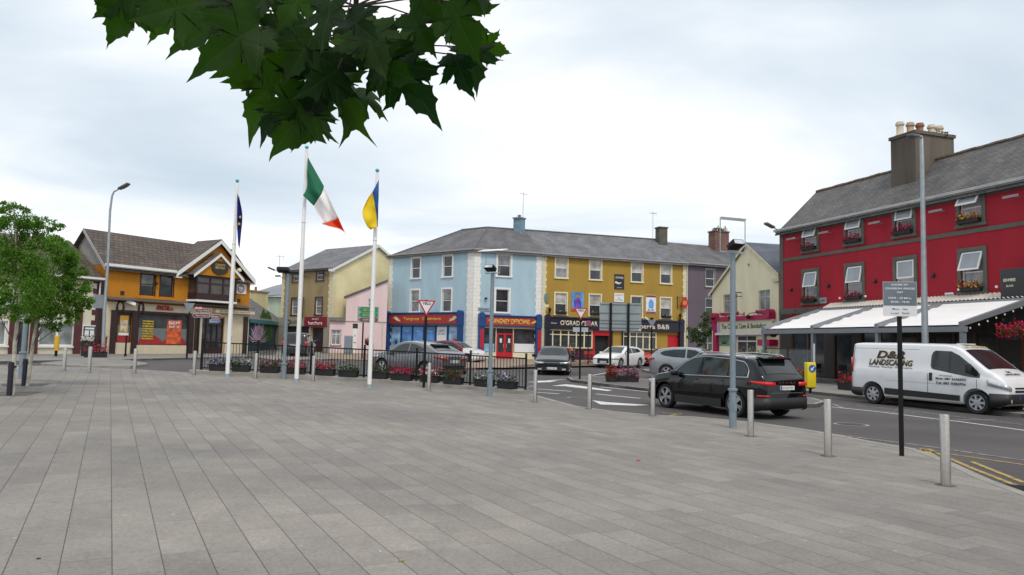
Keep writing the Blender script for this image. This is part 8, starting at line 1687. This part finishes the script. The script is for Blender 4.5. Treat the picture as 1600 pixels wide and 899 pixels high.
half = [(0, -.02), (.07, -.10), (.17, -.16), (.20, -.11), (.30, -.14), (.34, -.07), (.47, -.05), (.40, .03), (.45, .09), (.36, .11), (.27, .14), (.34, .22), (.41, .27), (.42, .34), (.58, .46), (.45, .46), (.42, .52), (.33, .47), (.28, .49), (.22, .42), (.17, .40), (.19, .52), (.25, .58), (.19, .64), (.20, .74), (.10, .80), (.05, .90), (0, 1.04)]
outl0 = half + [(-x, y) for x, y in half[-2:0:-1]]
outl = []
for i_, (x, y) in enumerate(outl0):
    x2, y2 = outl0[(i_ + 1) % len(outl0)]; mx_, my_ = (x + x2) / 2, (y + y2) / 2; outl += [(x, y), (mx_ * .95, .3 + (my_ - .3) * .95)]
def plane_leaf(mb, uvs, P, down, nrm, size, curl, rr):
    """P = stalk end; down = direction stalk to tip; nrm = face normal; a fan of rings, folded at the midrib"""
    d = Vector(down).normalized(); n_ = Vector(nrm); n_ = (n_ - d * n_.dot(d)).normalized(); s = d.cross(n_); V = []; F_ = []; UV = []; K = 4; asx = rr.uniform(.85, 1.12); jit = [(rr.uniform(-.013, .013), rr.uniform(-.013, .013)) for _ in outl]; ph = rr.uniform(0, 6)
    cen = (0, .30)
    for k_ in range(1, K + 1):
        f_ = k_ / K
        for i, (x, y) in enumerate(outl):
            x2 = (cen[0] + (x + jit[i][0] - cen[0]) * f_) * asx; y2 = cen[1] + (y + jit[i][1] - cen[1]) * f_
            r2 = math.hypot(x2, y2 - .3); zz_ = curl * (y2 - .2) ** 2 * -.55 + abs(x2) * .22 * (1 if curl > 0 else .4) - .28 * curl * r2 * r2 + .025 * math.sin(9 * x2 + ph) + .02 * math.sin(11 * y2 + ph)
            V.append(P + (s * x2 + d * y2 + n_ * zz_) * size); UV.append((x2, y2))
    V.append(P + (d * .3 + n_ * (-curl * .005)) * size); UV.append((0, .3)); M_ = len(outl); c_ = len(V) - 1
    for i in range(M_): F_.append((c_, i, (i + 1) % M_))
    for k_ in range(K - 1):
        for i in range(M_): F_.append((k_ * M_ + i, (k_ + 1) * M_ + i, (k_ + 1) * M_ + (i + 1) % M_, k_ * M_ + (i + 1) % M_))
    mb.add(V, F_); uvs.extend(UV)
# the stalk ends and tips of the leaves one can tell apart in the photo, with their distance
LV = [(495, 125, 425, 246, 1.75, .3), (470, 150, 400, 205, 1.80, .6), (470, 60, 335, 120, 1.70, .3), (430, 20, 300, 112, 1.62, .5), (400, 5, 255, 75, 1.75, .3), (330, 0, 205, 30, 1.60, .2), (230, -30, 140, 30, 1.55, .5), (215, -20, 172, 62, 1.62, .6), (290, -30, 235, 60, 1.78, .4),
      (470, 10, 400, 90, 1.66, .2), (500, 40, 440, 130, 1.60, .2), (520, 60, 480, 190, 1.72, .5), (530, 90, 540, 200, 1.84, .9), (500, 110, 520, 150, 1.9, .4), (450, 90, 380, 200, 1.86, .6), (560, 30, 600, 110, 1.7, .3), (575, 50, 648, 152, 1.78, .3), (600, 80, 682, 185, 1.9, .8), (610, 60, 672, 125, 1.95, .4),
      (640, 20, 675, 82, 1.8, .5), (590, 30, 565, 95, 1.8, .2), (520, 0, 500, 80, 1.55, .1), (480, -20, 430, 50, 1.6, .2), (530, 20, 590, 60, 1.6, .2), (440, -30, 380, 30, 1.7, .3), (370, -20, 330, 45, 1.75, .3),
      (645, -30, 690, 38, 1.7, .5), (690, -20, 745, 88, 1.85, .6), (705, 70, 732, 150, 1.95, .6), (735, 60, 745, 130, 2.0, .7), (745, 65, 797, 85, 2.05, .5), (720, -30, 765, 5, 1.9, .4), (760, -60, 820, -20, 1.9, .4), (700, 40, 760, 45, 2.0, .7), (560, 120, 560, 195, 1.9, .9), (540, 100, 470, 150, 1.7, .3), (585, 95, 640, 125, 1.7, .3), (500, 150, 470, 225, 1.9, .4), (450, 60, 400, 150, 1.95, .3), (545, 60, 540, 130, 1.95, .2), (420, 60, 370, 140, 1.9, .4)]
mb = MB(); uvs = []; rr = random.Random(21); root = Vector((.6, -2.6, 0)); pt_ = empty('plane_tree', root, 0, 'broad dark lobed leaves of a plane tree hanging over the top of the view', 'tree'); tw = MB(); 
node = [pix(505, 135, 1.8), pix(540, 80, 1.78), pix(556, 10, 1.7), pix(560, -60, 1.6), pix(590, -260, 1.4)]
for (ax_, ay_, bx_, by_, Y_, cu_) in LV:
    A = pix(ax_, ay_, Y_); B_ = pix(bx_, by_, Y_ - rr.uniform(-.02, .14)); A = B_ + (A - B_) * (.80 if (A - B_).length > .14 else .95); d = B_ - A; sz = d.length * rr.uniform(.98, 1.06); nr = Vector((rr.uniform(-.8, .8), -1, rr.uniform(-1.1, .0))); plane_leaf(mb, uvs, A - root, d, nr, sz, cu_, rr)
    j = min(node[:4], key=lambda q: (q - A).length)
    if (j - A).length < .42: tw.tube([A - root, (A + j) / 2 - root + Vector((0, .02, .02)), j - root], [.0018, .0022, .003], 5)
# more leaves above the frame towards the trunk
for _ in range(420):
    f_ = rr.random(); P = node[-1].lerp(Vector((.5, -2.2, 4.6)), f_) + Vector((rr.gauss(0, .9), rr.gauss(0, .8), abs(rr.gauss(0, .5)) + .1))
    if P.y > 0.3 and (P.z - EYE) / P.y < .62: continue
    a = rr.uniform(0, 6.28); plane_leaf(mb, uvs, P - root, Vector((math.cos(a), math.sin(a), -.8)), Vector((rr.uniform(-.5, .5), rr.uniform(-.5, .5), 1)), rr.uniform(.13, .2), rr.uniform(.2, .7), rr)
me = bpy.data.meshes.new('foliage'); me.from_pydata(mb.v, [], mb.f); ul_ = me.uv_layers.new(name='leaf')
for lp in me.loops: ul_.data[lp.index].uv = uvs[lp.vertex_index]
me.materials.append(LEAFP); me.shade_smooth(); fo = bpy.data.objects.new('foliage', me); COL.objects.link(fo); fo.parent = pt_
tw.tube([n_ - root for n_ in node] + [Vector((.2, 2.0, 3.4)), Vector((.1, .9, 3.9))], [.003, .004, .006, .009, .014, .022, .035], 8)
tw.tube([pix(556, 10, 1.7) - root, pix(520, 60, 1.75) - root, pix(480, 70, 1.8) - root, pix(440, 40, 1.78) - root], [.004, .003, .0025, .002], 5); tw.tube([pix(745, 66, 1.98) - root, pix(715, 40, 1.93) - root, pix(690, 0, 1.85) - root, pix(670, -80, 1.7) - root, node[-1] - root], [.0025, .003, .004, .006, .01], 5); tw.tube([pix(440, 40, 1.78) - root, pix(330, -10, 1.7) - root, pix(230, -50, 1.6) - root], [.003, .003, .002], 5)
tw.build('twigs', mat('twig_bark', (.05, .03, .022), .8), pt_)
q = MB(); q.tube([Vector((0, 0, 0)), Vector((0, .05, 1.5)), Vector((-.05, .1, 3.0)), Vector((-.1, .2, 4.6)), Vector((0, .1, 6.5))], [.24, .19, .16, .12, .05], 16); q.tube([Vector((-.05, .1, 3.0)), Vector((-.3, 1.2, 3.6)), Vector((-.5, 3.5, 3.9)), Vector((.1, .9, 3.9)) - root], [.08, .06, .045, .035], 10)
q.tube([Vector((-.1, .2, 4.0)), Vector((-1.2, .6, 5.2)), Vector((-2, .8, 6))], [.07, .05, .02], 8); q.tube([Vector((-.1, .2, 4.2)), Vector((1.1, -.3, 5.4)), Vector((1.8, -.6, 6.2))], [.07, .05, .02], 8); q.build('trunk', mat('plane_bark', (.19, .17, .12), .85, var=.4, scale=4), pt_, smooth=50)
print('objects', len(bpy.data.objects))
